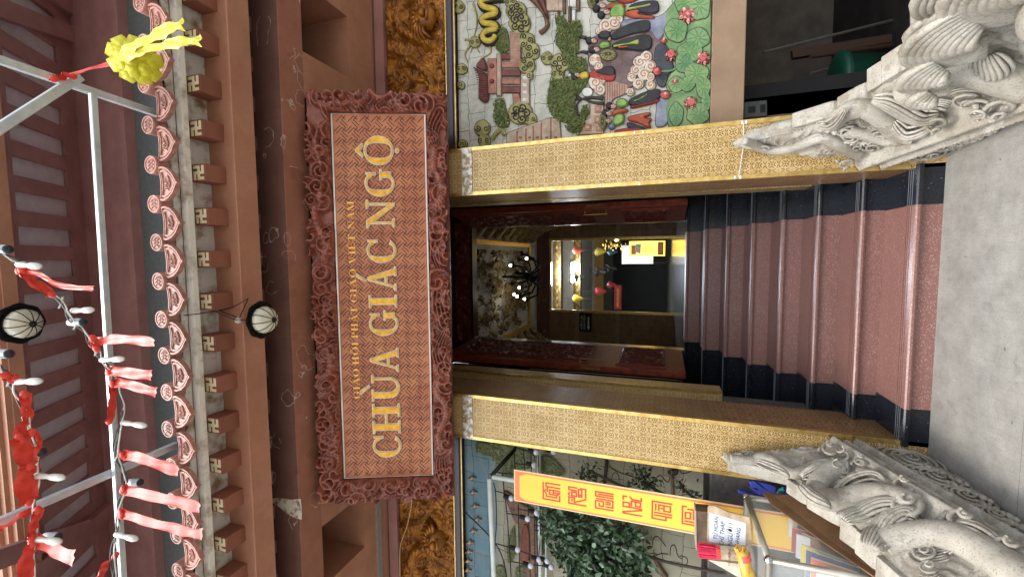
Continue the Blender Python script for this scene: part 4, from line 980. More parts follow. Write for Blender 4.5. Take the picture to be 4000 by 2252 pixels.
cA = crop(1750, 0, 1.9082); cB = crop(2150, 0, 3.6246); cB2 = crop(2150, 300, 3.6246)
MRt = empty('relief_mural', 'bright painted relief mural of musicians, trees, pavilion and pink lotuses right of the door', 'mural', (2.3, YM, 1.19))
mR = mural_mat('painted_relief_stone', 3.12, (96, 130, 152), (200, 197, 184))
MB().box(PR[1]+.002, 4.6, YW, 3.56, 1.187, 3.19).build('mural_panel', mR, MRt)
mu = Mural(MRt, cA)
def foliage(mu, pts, name, m, seed, n, size, spread=.022):
    """a leafy mass of small carved leaves standing out of the panel"""
    o = mu.patch(pts, m, .018, name, 2, False)
    q = [mu.P(p) for p in pts]; poly = [(v.x, v.z) for v in q]; xs = [p[0] for p in poly]; zs_ = [p[1] for p in poly]; g = np.random.default_rng(seed)
    P_ = g.random((n*3, 2))*[max(xs)-min(xs), max(zs_)-min(zs_)]+[min(xs), min(zs_)]; P_ = P_[inside(P_, poly)][:n]; b = MB()
    for x, z in P_:
        a = g.random()*6.28; s_ = size*(.6+.8*g.random()); c_, d_ = math.cos(a)*s_, math.sin(a)*s_; y = YW-.02-g.random()*spread
        b.add([(x-c_, y+.01, z-d_), (x+d_*.45, y, z-c_*.45), (x+c_, y+.003, z+d_), (x-d_*.45, y-.004, z+c_*.45)], [(0, 1, 2, 3), (3, 2, 1, 0)] if False else [(0, 1, 2, 3)])
    b.build('leaves', m, o); return o
# golden snake-like dragon
dp = [(420, -6), (300, 4), (245, 35), (280, 75), (360, 85), (378, 120), (310, 132), (255, 160), (280, 195), (360, 195), (378, 235), (300, 243), (262, 280), (290, 325), (345, 318), (365, 280)]
dg = mu.stroke(dp, .078, Pt['dark'], .03, 'dragon'); mu.stroke(dp, .048, Pt['yellow'], .085, 'dragon_belly', parent=dg)
for k, (a, b_, c_) in enumerate((((190, 30), (230, 160), (180, 330)), ((180, 330), (120, 400), (150, 470)), ((240, 260), (200, 330), (240, 400)), ((310, 340), (330, 400), (250, 440)), ((390, 20), (430, 10), (470, 30)), ((130, 300), (200, 300), (170, 400)))):
    mu.stroke([a, b_, c_], .022, Pt['olive'], .02, 'flame_curl', parent=dg, taper=True)
for (x, y, r, n) in ((84, 60, 44, 2), (106, 520, 40, 2), (100, 640, 30, 1), (115, 1080, 34, 1), (510, 90, 70, 5), (540, 180, 78, 5), (585, 310, 60, 3), (625, 390, 62, 3), (590, 490, 60, 3), (610, 570, 30, 1), (545, 850, 85, 5), (620, 890, 45, 2), (740, 440, 44, 2), (835, 480, 66, 4), (820, 560, 48, 2), (262, 960, 58, 2), (275, 1050, 46, 2), (470, 25, 40, 2), (205, 320, 40, 2)):
    mu.cloud(x, y, r, Pt['olive'], n=n)
mu.stroke([(330, 1040), (360, 1000), (400, 960), (430, 1010)], .04, Pt['olive'], .02, 'cloud_tail')
# pavilion
pv = mu.patch([(190, 505), (228, 545), (240, 600), (236, 700), (235, 745), (275, 775), (308, 760), (312, 640), (300, 560), (250, 535), (205, 512)], Pt['roof'], .03, 'pavilion', 1)
b = MB()
for k in range(13): b.tube([mu.P((215+3*k if k < 6 else 236, 540+17*k), .036), mu.P((302, 545+17*k), .036)], .0035, 5)
b.build('roof_ribs', Pt['roof'], pv)
mu.patch([(205, 500), (265, 430), (290, 470), (300, 540), (255, 530)], Pt['roof'], .026, 'side_roof', 1, True, pv)
mu.patch([(300, 440), (372, 440), (372, 705), (300, 705)], Pt['brick'], .018, 'frieze', 0, True, pv)
for yy in (500, 612): mu.patch(mu.ellipse(333, yy, 22, 22), Pt['roof'], .03, 'round_window', 0, True, pv)
mu.patch([(368, 405), (404, 405), (404, 722), (368, 722)], Pt['beige'], .024, 'balcony', 0, True, pv)
for k in range(5): mu.patch([(404, 400+62*k), (545, 400+62*k), (545, 450+62*k), (404, 450+62*k)], Pt['brick'] if k % 2 else Pt['roof'], .016+.002*(k % 2), 'wall_bay', 0, True, pv)
mu.patch([(545, 555), (612, 555), (612, 780), (545, 780)], Pt['beige'], .02, 'base', 0, True, pv)
for k in range(4): mu.patch([(556, 570+54*k), (600, 570+54*k), (600, 606+54*k), (556, 606+54*k)], Pt['white'], .025, 'railing_panel', 0, True, pv)
bw = mu.patch([(465, 240), (543, 250), (552, 475), (470, 480)], Pt['brick'], .018, 'brick_wall', 0)
b = MB()
for k in range(8): b.tube([mu.P((466+10*k, 245), .021), mu.P((472+10*k, 478), .021)], .0018, 4)
for k in range(11): b.tube([mu.P((467, 252+21*k), .022), mu.P((548, 256+21*k), .022)], .0014, 4)
b.build('brick_joints', Pt['beige'], bw); mu.patch([(482, 700), (535, 702), (560, 790), (492, 790)], Pt['brick'], .018, 'brick_wall', 0)
# big roof corner
rc = mu.patch([(560, -40), (655, -40), (700, 70), (750, 150), (765, 195), (735, 240), (696, 270), (676, 240), (716, 225), (735, 190), (710, 110), (650, 45)], Pt['brown'], .035, 'temple_roof_corner', 2); mu.patch([(650, -40), (720, -40), (735, 60), (762, 150), (735, 140), (700, 60)], Pt['roof'], .03, 'roof_tiles', 1, True, rc)
for (x0, x1, y0, y1, mm_) in ((735, 860, -40, 90, 'beige'), (860, 880, -60, 110, 'brown'), (895, 960, -60, 60, 'white'), (960, 985, -60, 90, 'brown'), (820, 835, -40, 150, 'brown'), (900, 918, -20, 170, 'brown'), (925, 955, 80, 165, 'white')): mu.patch([(x0, y0), (x1, y0), (x1, y1), (x0, y1)], Pt[mm_], .02, 'temple_wall_panel', 0)
# trees
foliage(mu, [(345, 215), (440, 200), (460, 300), (470, 390), (370, 400), (350, 320)], 'tree_crown', Pt['green'], 1, 160, .009)
foliage(mu, [(800, 120), (870, 130), (900, 190), (990, 150), (1010, 250), (975, 300), (985, 370), (945, 420), (1040, 450), (1045, 530), (960, 560), (900, 550), (880, 470), (840, 380), (800, 330), (815, 230)], 'tree_crown', Pt['green'], 2, 700, .010)
foliage(mu, [(765, 590), (850, 600), (900, 570), (960, 600), (1045, 590), (1030, 650), (985, 690), (945, 760), (960, 850), (1000, 900), (960, 960), (880, 920), (800, 900), (740, 800), (745, 700)], 'tree_crown', Pt['green'], 3, 800, .010)
foliage(mu, [(1000, 800), (1040, 790), (1055, 850), (1030, 880), (1020, 940), (985, 1000), (900, 990), (870, 940), (960, 950), (1000, 900), (985, 850)], 'tree_crown', Pt['green'], 4, 260, .010)
foliage(mu, [(350, 740), (420, 730), (440, 830), (470, 920), (440, 960), (360, 950), (345, 850)], 'tree_crown', Pt['green'], 5, 180, .009)
for pts in ([(1160, 740), (1060, 730), (990, 745), (955, 790)], [(1160, 780), (1080, 775), (1020, 740), (950, 750)], [(990, 745), (960, 720), (940, 730)], [(1040, 400), (1000, 390), (950, 410)], [(1030, 290), (985, 280), (960, 265)], [(955, 790), (965, 850), (990, 870)]): mu.stroke(pts, .032, Pt['dark'], .03, 'tree_trunk', taper=True)
mu.patch(mu.ellipse(1040, 690, 42, 36), Pt['white'], .014, 'pale_rock'); mu.patch([(870, 595), (905, 545), (930, 560), (925, 600), (890, 615)], Pt['white'], .02, 'pale_rock')
# shore, rocks, planks
mu.patch([(1045, 300), (1110, 270), (1240, 190), (1400, 150), (1560, 130), (1640, 240), (1610, 340), (1560, 420), (1470, 560), (1380, 650), (1290, 680), (1170, 720), (1160, 600), (1045, 520)], Pt['rock'], .010, 'mauve_shore'); mu.patch([(1230, 170), (1330, 150), (1570, 140), (1660, 60), (1690, 120), (1620, 250), (1560, 320), (1520, 230), (1380, 230)], Pt['rockb'], .013, 'blue_grey_shore')
pk = mu.patch([(1163, 590), (1345, 635), (1340, 700), (1290, 720), (1240, 740), (1170, 830)], Pt['plank'], .014, 'plank_wall', 0)
b = MB()
for k in range(9): b.tube([mu.P((1172+18*k, 605+4*k), .017), mu.P((1172+18*k, 800-12*k), .017)], .0016, 4)
b.build('plank_joints', Pt['dark'], pk)
mu.patch([(1535, 330), (1640, 330), (1660, 430), (1690, 520), (1640, 560), (1625, 660), (1560, 650), (1535, 520)], paint('slate_rock', (34, 36, 42), (74, 78, 86), 8), .016, 'dark_rock')
mu.patch([(1560, 700), (1640, 680), (1650, 800), (1640, 940), (1540, 960), (1550, 840)], Pt['rockb'], .012, 'blue_grey_rock')
# pagoda and house at the lower left of the mural
pg = mu.patch([(440, 1010), (450, 990), (760, 880), (835, 890), (850, 1060), (440, 1080)], Pt['beige'], .016, 'pagoda', 0)
for x, w0, w1 in ((520, 985, 1075), (585, 965, 1070), (640, 945, 1065), (700, 920, 1060), (770, 885, 1055)): mu.stroke([(x, w0), (x, w1)], .018, Pt['brick'], .03, 'eave', 0, pg); mu.stroke([(x+12, w0), (x+12, w1)], .006, Pt['dark'], .03, 'eave_line', 0, pg)
for x in (545, 612, 672, 740, 805): mu.patch([(x-14, 1018), (x+14, 1018), (x+14, 1038), (x-14, 1038)], Pt['brick'], .024, 'window_arch', 0, True, pg)
hs = mu.patch([(1060, 760), (1162, 760), (1162, 1000), (960, 1010), (960, 940), (1060, 880)], Pt['beige'], .016, 'painted_house', 0)
for (x0, x1, y0, y1) in ((1090, 1150, 790, 850), (1090, 1150, 865, 930), (1015, 1075, 925, 985), (1100, 1155, 940, 990)): w_ = mu.patch([(x0, y0), (x1, y0), (x1, y1), (x0, y1)], Pt['brick'], .022, 'house_window', 0, True, hs); mu.patch([(x0+12, y0+12), (x1-12, y0+12), (x1-12, y1-12), (x0+12, y1-12)], Pt['beige'], .026, 'inner_pane', 0, True, hs)
# swirling clouds among the figures
for (x, y, r, n) in ((1180, 200, 52, 1), (1240, 180, 50, 1), (1275, 150, 34, 1), (1130, 240, 28, 1), (1100, 455, 44, 2), (1125, 500, 34, 1), (1100, 620, 48, 1), (1135, 670, 42, 1), (1150, 600, 30, 1), (1430, 470, 46, 1), (1480, 430, 42, 1), (1510, 500, 44, 1), (1400, 530, 40, 1), (1460, 560, 46, 1), (1370, 580, 34, 1), (1420, 630, 40, 1), (1510, 640, 38, 1), (1360, 690, 30, 1), (1510, 580, 34, 1)):
    mu.cloud(x, y, r, Pt['swirl'], Pt['swirlo'], n=n, h=.022, name='swirl_cloud')
# lotus pond
mu.patch([(1620, -330), (1700, -120), (1700, 10), (1650, 60), (1615, 110), (1632, 200), (1600, 270), (1612, 320), (1650, 380), (1692, 460), (1706, 520), (1650, 560), (1622, 640), (1650, 720), (1620, 800), (1630, 900), (1660, 990), (1957, 960), (1968, -820), (1640, -820), (1700, -600)], Pt['lotusg'], .020, 'lotus_leaf_bed', 1)
for (x, y, rx, ry, k) in ((1870, 60, 85, 110, 1), (1750, 40, 60, 70, 0), (1700, 240, 85, 90, 0), (1860, 300, 90, 80, 1), (1800, 400, 95, 80, 0), (1760, 480, 70, 80, 1), (1850, 560, 90, 80, 0), (1700, 640, 62, 60, 1), (1900, 660, 55, 90, 0), (1780, 640, 60, 55, 0), (1700, 860, 55, 90, 1), (1860, 860, 85, 85, 0), (1920, 770, 36, 70, 1)):
    pts = [(x+rx*math.cos(a*math.tau/14)*(1+.10*math.sin(a*2.3+x)), y+ry*math.sin(a*math.tau/14)*(1+.10*math.cos(a*1.9+y))) for a in range(14)]
    lf = mu.patch(pts, Pt['lotusg2'] if k else Pt['lotusg'], .010, 'lotus_leaf', 1, True, base=.02); b = MB()
    for a in range(9):
        t_ = a*math.tau/9+x; b.tube([mu.P((x+rx*.12*math.cos(t_), y+ry*.12*math.sin(t_)), .032), mu.P((x+rx*.5*math.cos(t_+.15), y+ry*.5*math.sin(t_+.15)), .034), mu.P((x+rx*.9*math.cos(t_+.05), y+ry*.9*math.sin(t_+.05)), .031)], .0019, 4)
    b.build('leaf_veins', paint('vein_green', (70, 116, 62)) if 'vein_green' not in bpy.data.materials else bpy.data.materials['vein_green'], lf)
def lotus(x, y, r, n=9, full=True):
    o = mu.patch(mu.ellipse(x, y, r*.5, r*.5), Pt['pinkl'], .05, 'lotus_flower', 0, True)
    for k in range(n):
        a = (k/n*math.tau) if full else (math.pi*.6+k/(n-1)*math.pi*.9); c_, s_ = math.cos(a), math.sin(a); w_ = r*.26
        mu.patch([(x+c_*r*.1, y+s_*r*.1), (x+c_*r*.55-s_*w_, y+s_*r*.55+c_*w_), (x+c_*r*1.08, y+s_*r*1.08), (x+c_*r*.55+s_*w_, y+s_*r*.55-c_*w_)], Pt['pinkd'] if k % 2 else Pt['pinkl'], .05-.012*(k % 2), 'petal', 1, True, o)
    for k in range(5):
        a = k*1.257+.4; c_, s_ = math.cos(a), math.sin(a); w_ = r*.16
        mu.patch([(x, y), (x+c_*r*.3-s_*w_, y+s_*r*.3+c_*w_), (x+c_*r*.58, y+s_*r*.58), (x+c_*r*.3+s_*w_, y+s_*r*.3-c_*w_)], Pt['pinkd'], .058, 'inner_petal', 1, True, o)
lotus(1780, 130, 72); lotus(1898, 450, 60, 10); lotus(1808, 780, 56); lotus(1660, 425, 50, 8)
for (x, y, rx, ry, st_) in ((1605, 318, 30, 18, None), (1558, 540, 38, 34, [(1590, 540), (1650, 540), (1700, 520)]), (1688, 620, 40, 22, [(1725, 620), (1770, 600), (1800, 590)]), (1618, 715, 46, 32, [(1650, 705), (1720, 695), (1800, 690), (1820, 650)])):
    bd = mu.patch([(x-rx, y), (x-rx*.3, y-ry), (x+rx*.7, y-ry*.8), (x+rx, y), (x+rx*.7, y+ry*.8), (x-rx*.3, y+ry)], Pt['pinkd'], .045, 'lotus_bud', 2); mu.patch([(x-rx*.5, y), (x, y-ry*.45), (x+rx*.8, y), (x, y+ry*.45)], Pt['pinkl'], .055, 'bud_petal', 2, True, bd)
    if st_: mu.stroke(st_, .016, Pt['lotusg2'], .05, 'stem', parent=bd)
# the mural goes on past the frame of the photo
for (x, y, r_, n) in ((120, -140, 50, 3), (140, -380, 60, 4), (500, -120, 70, 5), (560, -330, 80, 5), (620, -560, 70, 4), (300, -460, 60, 3)): mu.cloud(x, y, r_, Pt['olive'], n=n)
foliage(mu, [(800, -520), (900, -560), (1030, -480), (1040, -250), (960, -130), (860, -180), (810, -330)], 'tree_crown', Pt['green'], 6, 700, .010)
mu.patch([(1045, -760), (1560, -780), (1660, -500), (1640, -300), (1560, -160), (1300, -150), (1060, -300)], Pt['rock'], .010, 'mauve_shore')
for (x, y, r_) in ((1200, -260, 50), (1270, -300, 46), (1380, -420, 50), (1450, -380, 46), (1500, -470, 44), (1180, -560, 48)): mu.cloud(x, y, r_, Pt['swirl'], Pt['swirlo'], n=1, h=.022, name='swirl_cloud')
lotus(1800, -260, 66); lotus(1890, -520, 60, 10)
# figures (painted clay people)
mv = Mural(MRt, cB)
def fig(parts, head_, label, c=cB, hat=None):
    mv.c = c; o = None
    for (nm, m_, h, pts) in parts:
        if o is None: o = mv.patch(pts, Pt[m_], h, 'figure', 2, True, label=label)
        else: mv.patch(pts, Pt[m_], h, nm, 2, True, o)
    if hat:
        x, y, rx, ry = hat; ht = mv.patch(mv.ellipse(x, y, rx, ry), Pt['olive'], .034, 'flat_palm_hat', 0, True, o); b = MB()
        for k in range(14): a = k*math.tau/14; b.tube([mv.P((x+rx*.15*math.cos(a), y+ry*.15*math.sin(a)), .037), mv.P((x+rx*.88*math.cos(a), y+ry*.88*math.sin(a)), .037)], .0022, 4)
        b.build('hat_ribs', Pt['dark'], ht)
    if head_: mv.head(o, *head_)
    return o
fig([('skirt', 'red', .02, [(950, 0), (1260, -60), (1280, -10), (1130, 60), (960, 55)]), ('blouse', 'green2', .026, [(780, -20), (980, -50), (970, 10), (900, 42), (800, 30)])], (640, 5, 700, -10), 'carved girl in red skirt and green blouse, at the frame edge', hat=(590, 30, 60, 110))
fig([('skirt', 'purple', .022, [(1080, 130), (1200, 50), (1500, 10), (1545, 90), (1530, 210), (1300, 215), (1200, 140)]), ('blouse', 'orange', .026, [(790, 130), (830, 60), (1010, 60), (1100, 110), (860, 140)]), ('sash', 'lime', .032, [(1085, 150), (1400, 70), (1440, 95), (1400, 115), (1090, 172)])], (650, 135, 745, 98), 'carved girl in violet skirt with lime sash')
fig([('skirt', 'orange', .026, [(1050, 180), (1250, 140), (1270, 180), (1240, 225), (1480, 240), (1480, 295), (1240, 280), (1060, 245)]), ('blouse', 'green2', .032, [(840, 220), (880, 100), (1000, 70), (1060, 130), (1060, 255), (950, 275), (870, 268)])], (720, 225, 805, 185), 'carved girl in orange skirt and green blouse')
fig([('skirt', 'black', .022, [(850, 500), (1100, 350), (1380, 285), (1425, 360), (1410, 470), (1200, 490), (1050, 540), (870, 600)]), ('coat', 'black', .03, [(670, 520), (700, 460), (770, 438), (850, 460), (865, 540), (830, 575), (700, 572)]), ('hand', 'face', .034, [(815, 560), (860, 535), (865, 590), (830, 605)])], (555, 590, 620, 592), 'carved man in a long black robe')
fig([('skirt', 'black', .026, [(870, 640), (1050, 560), (1430, 480), (1452, 700), (1320, 752), (1150, 730), (1000, 720), (880, 700)]), ('sash', 'lime', .034, [(880, 682), (1120, 620), (1250, 560), (1275, 600), (1260, 672), (1150, 655), (900, 696)]), ('panel', 'orange', .031, [(920, 695), (1112, 668), (1110, 700), (1000, 708)]), ('blouse', 'green2', .034, [(690, 645), (760, 600), (850, 610), (862, 680), (760, 702), (700, 695)])], (600, 722, 655, 715), 'carved girl in a black skirt with lime sash', hat=(825, 792, 118, 80))
fig([('robe', 'red', .024, [(550, 1030), (740, 960), (900, 990), (935, 1110), (880, 1182), (640, 1142), (555, 1120)]), ('inner_robe', 'black', .03, [(590, 1040), (800, 945), (915, 960), (930, 1105), (780, 1100)]), ('blouse', 'yellow', .032, [(415, 1060), (470, 1020), (548, 1022), (550, 1130), (450, 1152), (410, 1110)])], (340, 1100, 388, 1075), 'carved kneeling person in yellow and red')
fig([('skirt', 'black', .024, [(1090, 340), (1300, 240), (1430, 190), (1565, 180), (1565, 330), (1400, 400), (1130, 440)]), ('skirt_fold', 'red', .03, [(1130, 435), (1300, 400), (1560, 330), (1530, 372), (1300, 430), (1150, 465)]), ('sash', 'green2', .032, [(1130, 385), (1370, 240), (1402, 270), (1260, 360)]), ('blouse', 'green2', .032, [(920, 400), (960, 325), (1050, 320), (1112, 380), (1085, 432), (980, 452)])], (835, 418, 893, 430), 'carved girl in black and red with green blouse', cB2)
fig([('blouse', 'orange', .03, [(870, 480), (1050, 455), (1115, 490), (1080, 515), (960, 535), (880, 580)])], (775, 525, 828, 530), 'carved girl in an orange blouse', cB2)
fig([('skirt', 'orange', .026, [(1090, 570), (1250, 540), (1400, 508), (1435, 550), (1310, 590), (1455, 600), (1390, 665), (1432, 715), (1390, 742), (1250, 660), (1100, 640)]), ('dark_skirt', 'purple', .02, [(1070, 640), (1200, 680), (1380, 740), (1300, 790), (1100, 750)]), ('blouse', 'green2', .034, [(880, 600), (950, 535), (1050, 535), (1052, 640), (1000, 692), (900, 705)]), ('rose', 'blue', .04, [(820, 700), (880, 670), (930, 710), (890, 760), (830, 750)])], (765, 650, 820, 635), 'carved girl in an orange skirt holding a blue rose', cB2, hat=(745, 650, 62, 118))
fig([('skirt', 'red', .022, [(920, 760), (1100, 730), (1400, 740), (1400, 840), (1000, 860), (900, 820)])], None, 'carved red skirt half behind the golden pillar', cB2)
# left mural, faded
MLt = empty('relief_mural', 'faded relief mural of birds over a village, behind the plants on the left', 'mural', (-2.6, YM, .0))
MB().box(-5.2, PL[0]-.002, YW, 3.56, .02, 3.19).build('mural_panel', mural_mat('faded_relief_stone', 2.90, (88, 122, 134), (156, 150, 126)), MLt)
cL = crop(1750, 1700, 2.6267); cP = crop(1990, 1800, 3.208); ml = Mural(MLt, cL)
for (x, y) in ((255, 430), (265, 575), (285, 715), (310, 850), (265, 970), (232, 1085), (222, 1180), (212, 1275), (208, 1370)):
    bd = ml.patch([(x-52, y+10), (x-15, y-12), (x, y-38), (x+8, y-10), (x+50, y-4), (x+12, y+8), (x+6, y+36), (x-12, y+10)], Pt['beige'], .025, 'bird', 1)
foliage(ml, [(280, 80), (350, 55), (640, 95), (900, 170), (880, 330), (760, 330), (700, 400), (610, 450), (590, 420), (500, 340), (480, 230), (390, 190), (300, 170)], 'tree_crown', Pt['lgreen'], 11, 700, .012)
foliage(ml, [(940, 180), (1060, 200), (1200, 340), (1190, 400), (1100, 400), (950, 370)], 'tree_crown', Pt['lgreen'], 12, 220, .012)
rd = ml.patch([(560, 560), (620, 560), (760, 690), (900, 740), (920, 900), (930, 1250), (910, 1600), (800, 1600), (750, 1290), (735, 900), (690, 880), (630, 720)], Pt['brown'], .022, 'painted_roof_ridge', 1); ml.patch([(765, 880), (850, 885), (862, 1250), (790, 1300), (748, 1250)], paint('rust_red_roof', (100, 44, 26), (140, 72, 44), 12), .034, 'red_roof', 1, True, rd)
for k in range(9): ml.patch([(872, 920+38*k), (900, 920+38*k), (900, 944+38*k), (872, 944+38*k)], Pt['beige'], .03, 'roof_window', 0, True, rd)
foliage(ml, [(600, 1130), (640, 1000), (690, 880), (700, 1200), (650, 1300), (620, 1280)], 'tree_crown', Pt['lgreen'], 13, 120, .012); foliage(ml, [(470, 1320), (600, 1320), (600, 1700), (470, 1700)], 'tree_crown', Pt['lgreen'], 14, 200, .012); foliage(ml, [(690, 1340), (800, 1320), (810, 1700), (690, 1700)], 'tree_crown', Pt['lgreen'], 15, 160, .012); foliage(ml, [(950, 960), (1000, 960), (1000, 1210), (960, 1210)], 'tree_crown', Pt['lgreen'], 16, 80, .012)
ml.c = cP
for pts in ([(1280, 240), (1290, 160), (1330, 130), (1370, 170), (1375, 250)], [(1830, 260), (1840, 190), (1900, 170), (1940, 230), (1990, 270), (2010, 200)], [(1790, 1050), (1800, 960), (1850, 930), (1900, 980), (1960, 1060)], [(2010, 1180), (2020, 1050), (2080, 1040), (2100, 1180), (2160, 1220)], [(2090, 1270), (2140, 1330), (2230, 1290), (2230, 1200), (2140, 1180)], [(2130, 60), (2140, 150), (2210, 150), (2280, 120)], [(1800, 1100), (1830, 1180), (1900, 1150), (1990, 1160)]): ml.stroke(pts, .0055, Pt['dark'], .01, 'carved_line')
ml.stroke([(1225, -20), (1210, 120), (1195, 260)], .03, Pt['dark'], .03, 'tree_trunk'); ml.stroke([(1250, 60), (1350, 130), (1520, 180), (1640, 230)], .012, Pt['brown'], .02, 'branch', taper=True); ml.stroke([(2030, 100), (2050, 420)], .026, Pt['brown'], .03, 'tree_trunk')
ml.patch([(1960, 130), (2060, 90), (2110, 60), (2120, 140), (2060, 190)], Pt['dark'], .02, 'dark_leaf'); ml.patch([(1780, 1160), (1850, 1200), (1920, 1330), (2010, 1450), (1930, 1450), (1860, 1330)], Pt['brown'], .03, 'ridge_stroke'); foliage(ml, [(1480, 1250), (1700, 1200), (1780, 1500), (1500, 1500)], 'tree_crown', Pt['lgreen'], 17, 120, .012)

# ------------------------------------------------------------------ carved dragon balustrades
def marble():
    t = NT('weathered_white_marble'); c = t.ramp(t.noise(7, 8, .7), [(.3, lin((132, 126, 113))), (.7, lin((178, 174, 163)))])
    c = t.mix(t.math('MULTIPLY', t.math('GREATER_THAN', t.noise(120, 2, .8), .60), .55), c, lin((88, 82, 72))); c = t.mix(t.math('MULTIPLY', t.math('GREATER_THAN', t.noise(4.5, 6, .75), .54), .45), c, lin((110, 100, 82)))
    t.color(c); t.pr(.6); t.bump(t.noise(60, 6, .75), .35, .005); return t.m
M['marble'] = marble()
def balustrade(name, label, side, p0, dr, c, top, zl, zb, prims, waves, thick):
    """p0: (x, y) where the inner face meets the pillar; dr: unit direction towards the street; s = metres along it"""
    t = empty(name, label, 'balustrade', (p0[0]+dr[0]*.9-side*0, p0[1]+dr[1]*.9, 0)); p0 = Vector((p0[0], p0[1], 0)); d = Vector((dr[0], dr[1], 0)).normalized(); n = Vector((-side, 0, 0)); n = (n-d*n.dot(d)).normalized()   # towards the steps
    def lean(s, z):       # how far the carved face leans away from the steps above the ledge
        zl0 = np.interp(s, [q[0] for q in zl], [q[1] for q in zl]); tz = np.interp(s, [q[0] for q in top], [q[1] for q in top])
        return np.interp(s, [0, .25, .6, 1.1, 2], [.105, .11, .14, .17, .17])*np.clip((z-zl0)/np.maximum(tz-zl0, .05), 0, 1)
    def sz(p):
        r_ = ray(p); q = None; off = 0.0
        for _ in range(4):
            pp = p0-n*off; k = (pp-O).dot(n)/r_.dot(n); q = O+r_*k; off = float(lean((q-p0).dot(d), q.z))
        return ((q-p0).dot(d), q.z)
    L = 2.0; res = .0065; Hh = 1.12; nu, nv = int(L/res), int(Hh/res)
    A, B = np.meshgrid(np.linspace(0, L, nu), np.linspace(0, Hh, nv)); P = np.stack([A.ravel(), B.ravel()], 1)
    zl_ = np.interp(P[:, 0], [q[0] for q in zl], [q[1] for q in zl]); zb_ = np.interp(P[:, 0], [q[0] for q in zb], [q[1] for q in zb])
    h = np.zeros(len(P)); low = P[:, 1] < zb_; hi = P[:, 1] > zl_; mid_ = ~low & ~hi
    hw = .012*np.cos((zb_-P[:, 1])*180)
    hw = np.maximum(hw, .035*np.exp(-((zb_-P[:, 1]-.035)/.012)**2))
    f = (P[:, 1]-zb_)/(zl_-zb_+1e-6)
    hm = .055*np.exp(-((f-.1)/.08)**2)+.05*np.exp(-((f-.85)/.14)**2)+.035*np.exp(-((f-.42)/.13)**2)
    hb = np.zeros(len(P))-.02+.45*h_scrolls(P, L, Hh, .085, .05, 5, 2.4)
    sm_ = np.clip((P[:, 1]-zl_)/.03, 0, 1); sm_ = sm_*sm_*(3-2*sm_); hb = hb*sm_+.015*(1-sm_)
    h = np.where(low, hw, np.where(mid_, hm+.02, hb))
    topz = np.interp(P[:, 0], [q[0] for q in top], [q[1] for q in top])
    edge = np.clip((topz-P[:, 1])/.05, 0, 1); h = np.where(hi, (h+.03)*np.sqrt(edge)-.03, h)
    keep = P[:, 1] < topz+.002
    # vertices above the outline slide down onto it, so the edge stays clean
    z = np.minimum(P[:, 1], topz)
    keep = P[:, 1] < topz+res*1.01
    h = h-lean(P[:, 0], z); Q = np.array(p0)[None]+np.outer(P[:, 0], np.array(d))+np.outer(h, np.array(n)); Q[:, 2] = z
    face = grid_mesh('carved_side', M['marble'], Q, nu, nv, mask=keep, parent=t, flip=(side > 0))
    # rounded back and top of the slab
    b = MB(); m_ = 90; secs = []
    for i in range(m_):
        s = L*i/(m_-1); tz = float(np.interp(s, [q[0] for q in top], [q[1] for q in top])); w_ = float(np.interp(s, [0, .25, .6, 1.1, 2], thick)); o = p0+d*s
        zlv = float(np.interp(s, [q[0] for q in zl], [q[1] for q in zl]))
        li = float(lean(s, tz))
        ring = [(.028, 0.0), (.028, zlv*.5), (.03, max(zlv, .02)), (.030+li*.9, max(tz-.03, zlv)), (.032+li, tz-.004), (.04+li, tz+.002), ((w_+li)*.5+.01, tz+.010), (w_-.02, tz-.0), (w_, tz-.04), (w_+.02, zlv), (w_+.05, 0)]
        secs.append([o-n*x+Vector((0, 0, zz_)) for x, zz_ in ring])
    k = len(secs[0]); v = [q for s_ in secs for q in s_]; f_ = []
    for i in range(m_-1):
        for j in range(k-1): q = (i*k+j, i*k+j+1, (i+1)*k+j+1, (i+1)*k+j); f_.append(q if side < 0 else q[::-1])
    f_.append(tuple(range(k))); f_.append(tuple((m_-1)*k+j for j in range(k))[::-1]); b.add(v, f_); b.build('stone_core', M['marble'], t, smooth=True)
    # the dragon itself: coiling body, combed locks and scrolls standing out of the slab
    def S(q, h_): return p0+d*q[0]+Vector((0, 0, q[1]))+n*(h_-float(lean(q[0], q[1])))
    body, locks, curls, wav = MB(), MB(), MB(), MB()
    for kind, pts, *a in prims:
        q = [sz(c[0](*p)) for p in pts]
        if kind == 't':
            a = [a[0]*.76, a[1]*.76]; ln_ = smoothline(q, 3); m2 = len(ln_); body.tube([S(p, .25*(a[0]+(a[1]-a[0])*i/(m2-1))) for i, p in enumerate(ln_)], [(a[0]+(a[1]-a[0])*i/(m2-1))*(.35 if i in (0, m2-1) else (.8 if i in (1, m2-2) else 1)) for i in range(m2)], 14)
        elif kind == 'h':
            ln_ = smoothline(q, 3); w0, w1, _, k = a; m2 = len(ln_); k = k+2
            for j in range(k):
                u_ = (j+.5)/k*2-1; pp = []
                for i in range(m2):
                    t_ = ln_[min(i+1, m2-1)]-ln_[max(i-1, 0)]; t_ = t_/(np.hypot(*t_)+1e-9); ww = w0+(w1-w0)*i/(m2-1); o_ = ln_[i]+np.array((-t_[1], t_[0]))*u_*ww*(1.1-.5*(2*i/(m2-1)-1)**2); pp.append(S(o_, .03+.05*(1-u_*u_)*math.sin(math.pi*(i+.8)/(m2+.6))))
                rr = max(w0, w1)/k*1.15; locks.tube(pp, [rr*(.35+.65*math.sin(math.pi*(i+.7)/(m2+.4))) for i in range(m2)], 7)
        else:
            R_ = a[0]; hd_ = a[3]; pp = []; N_ = 34
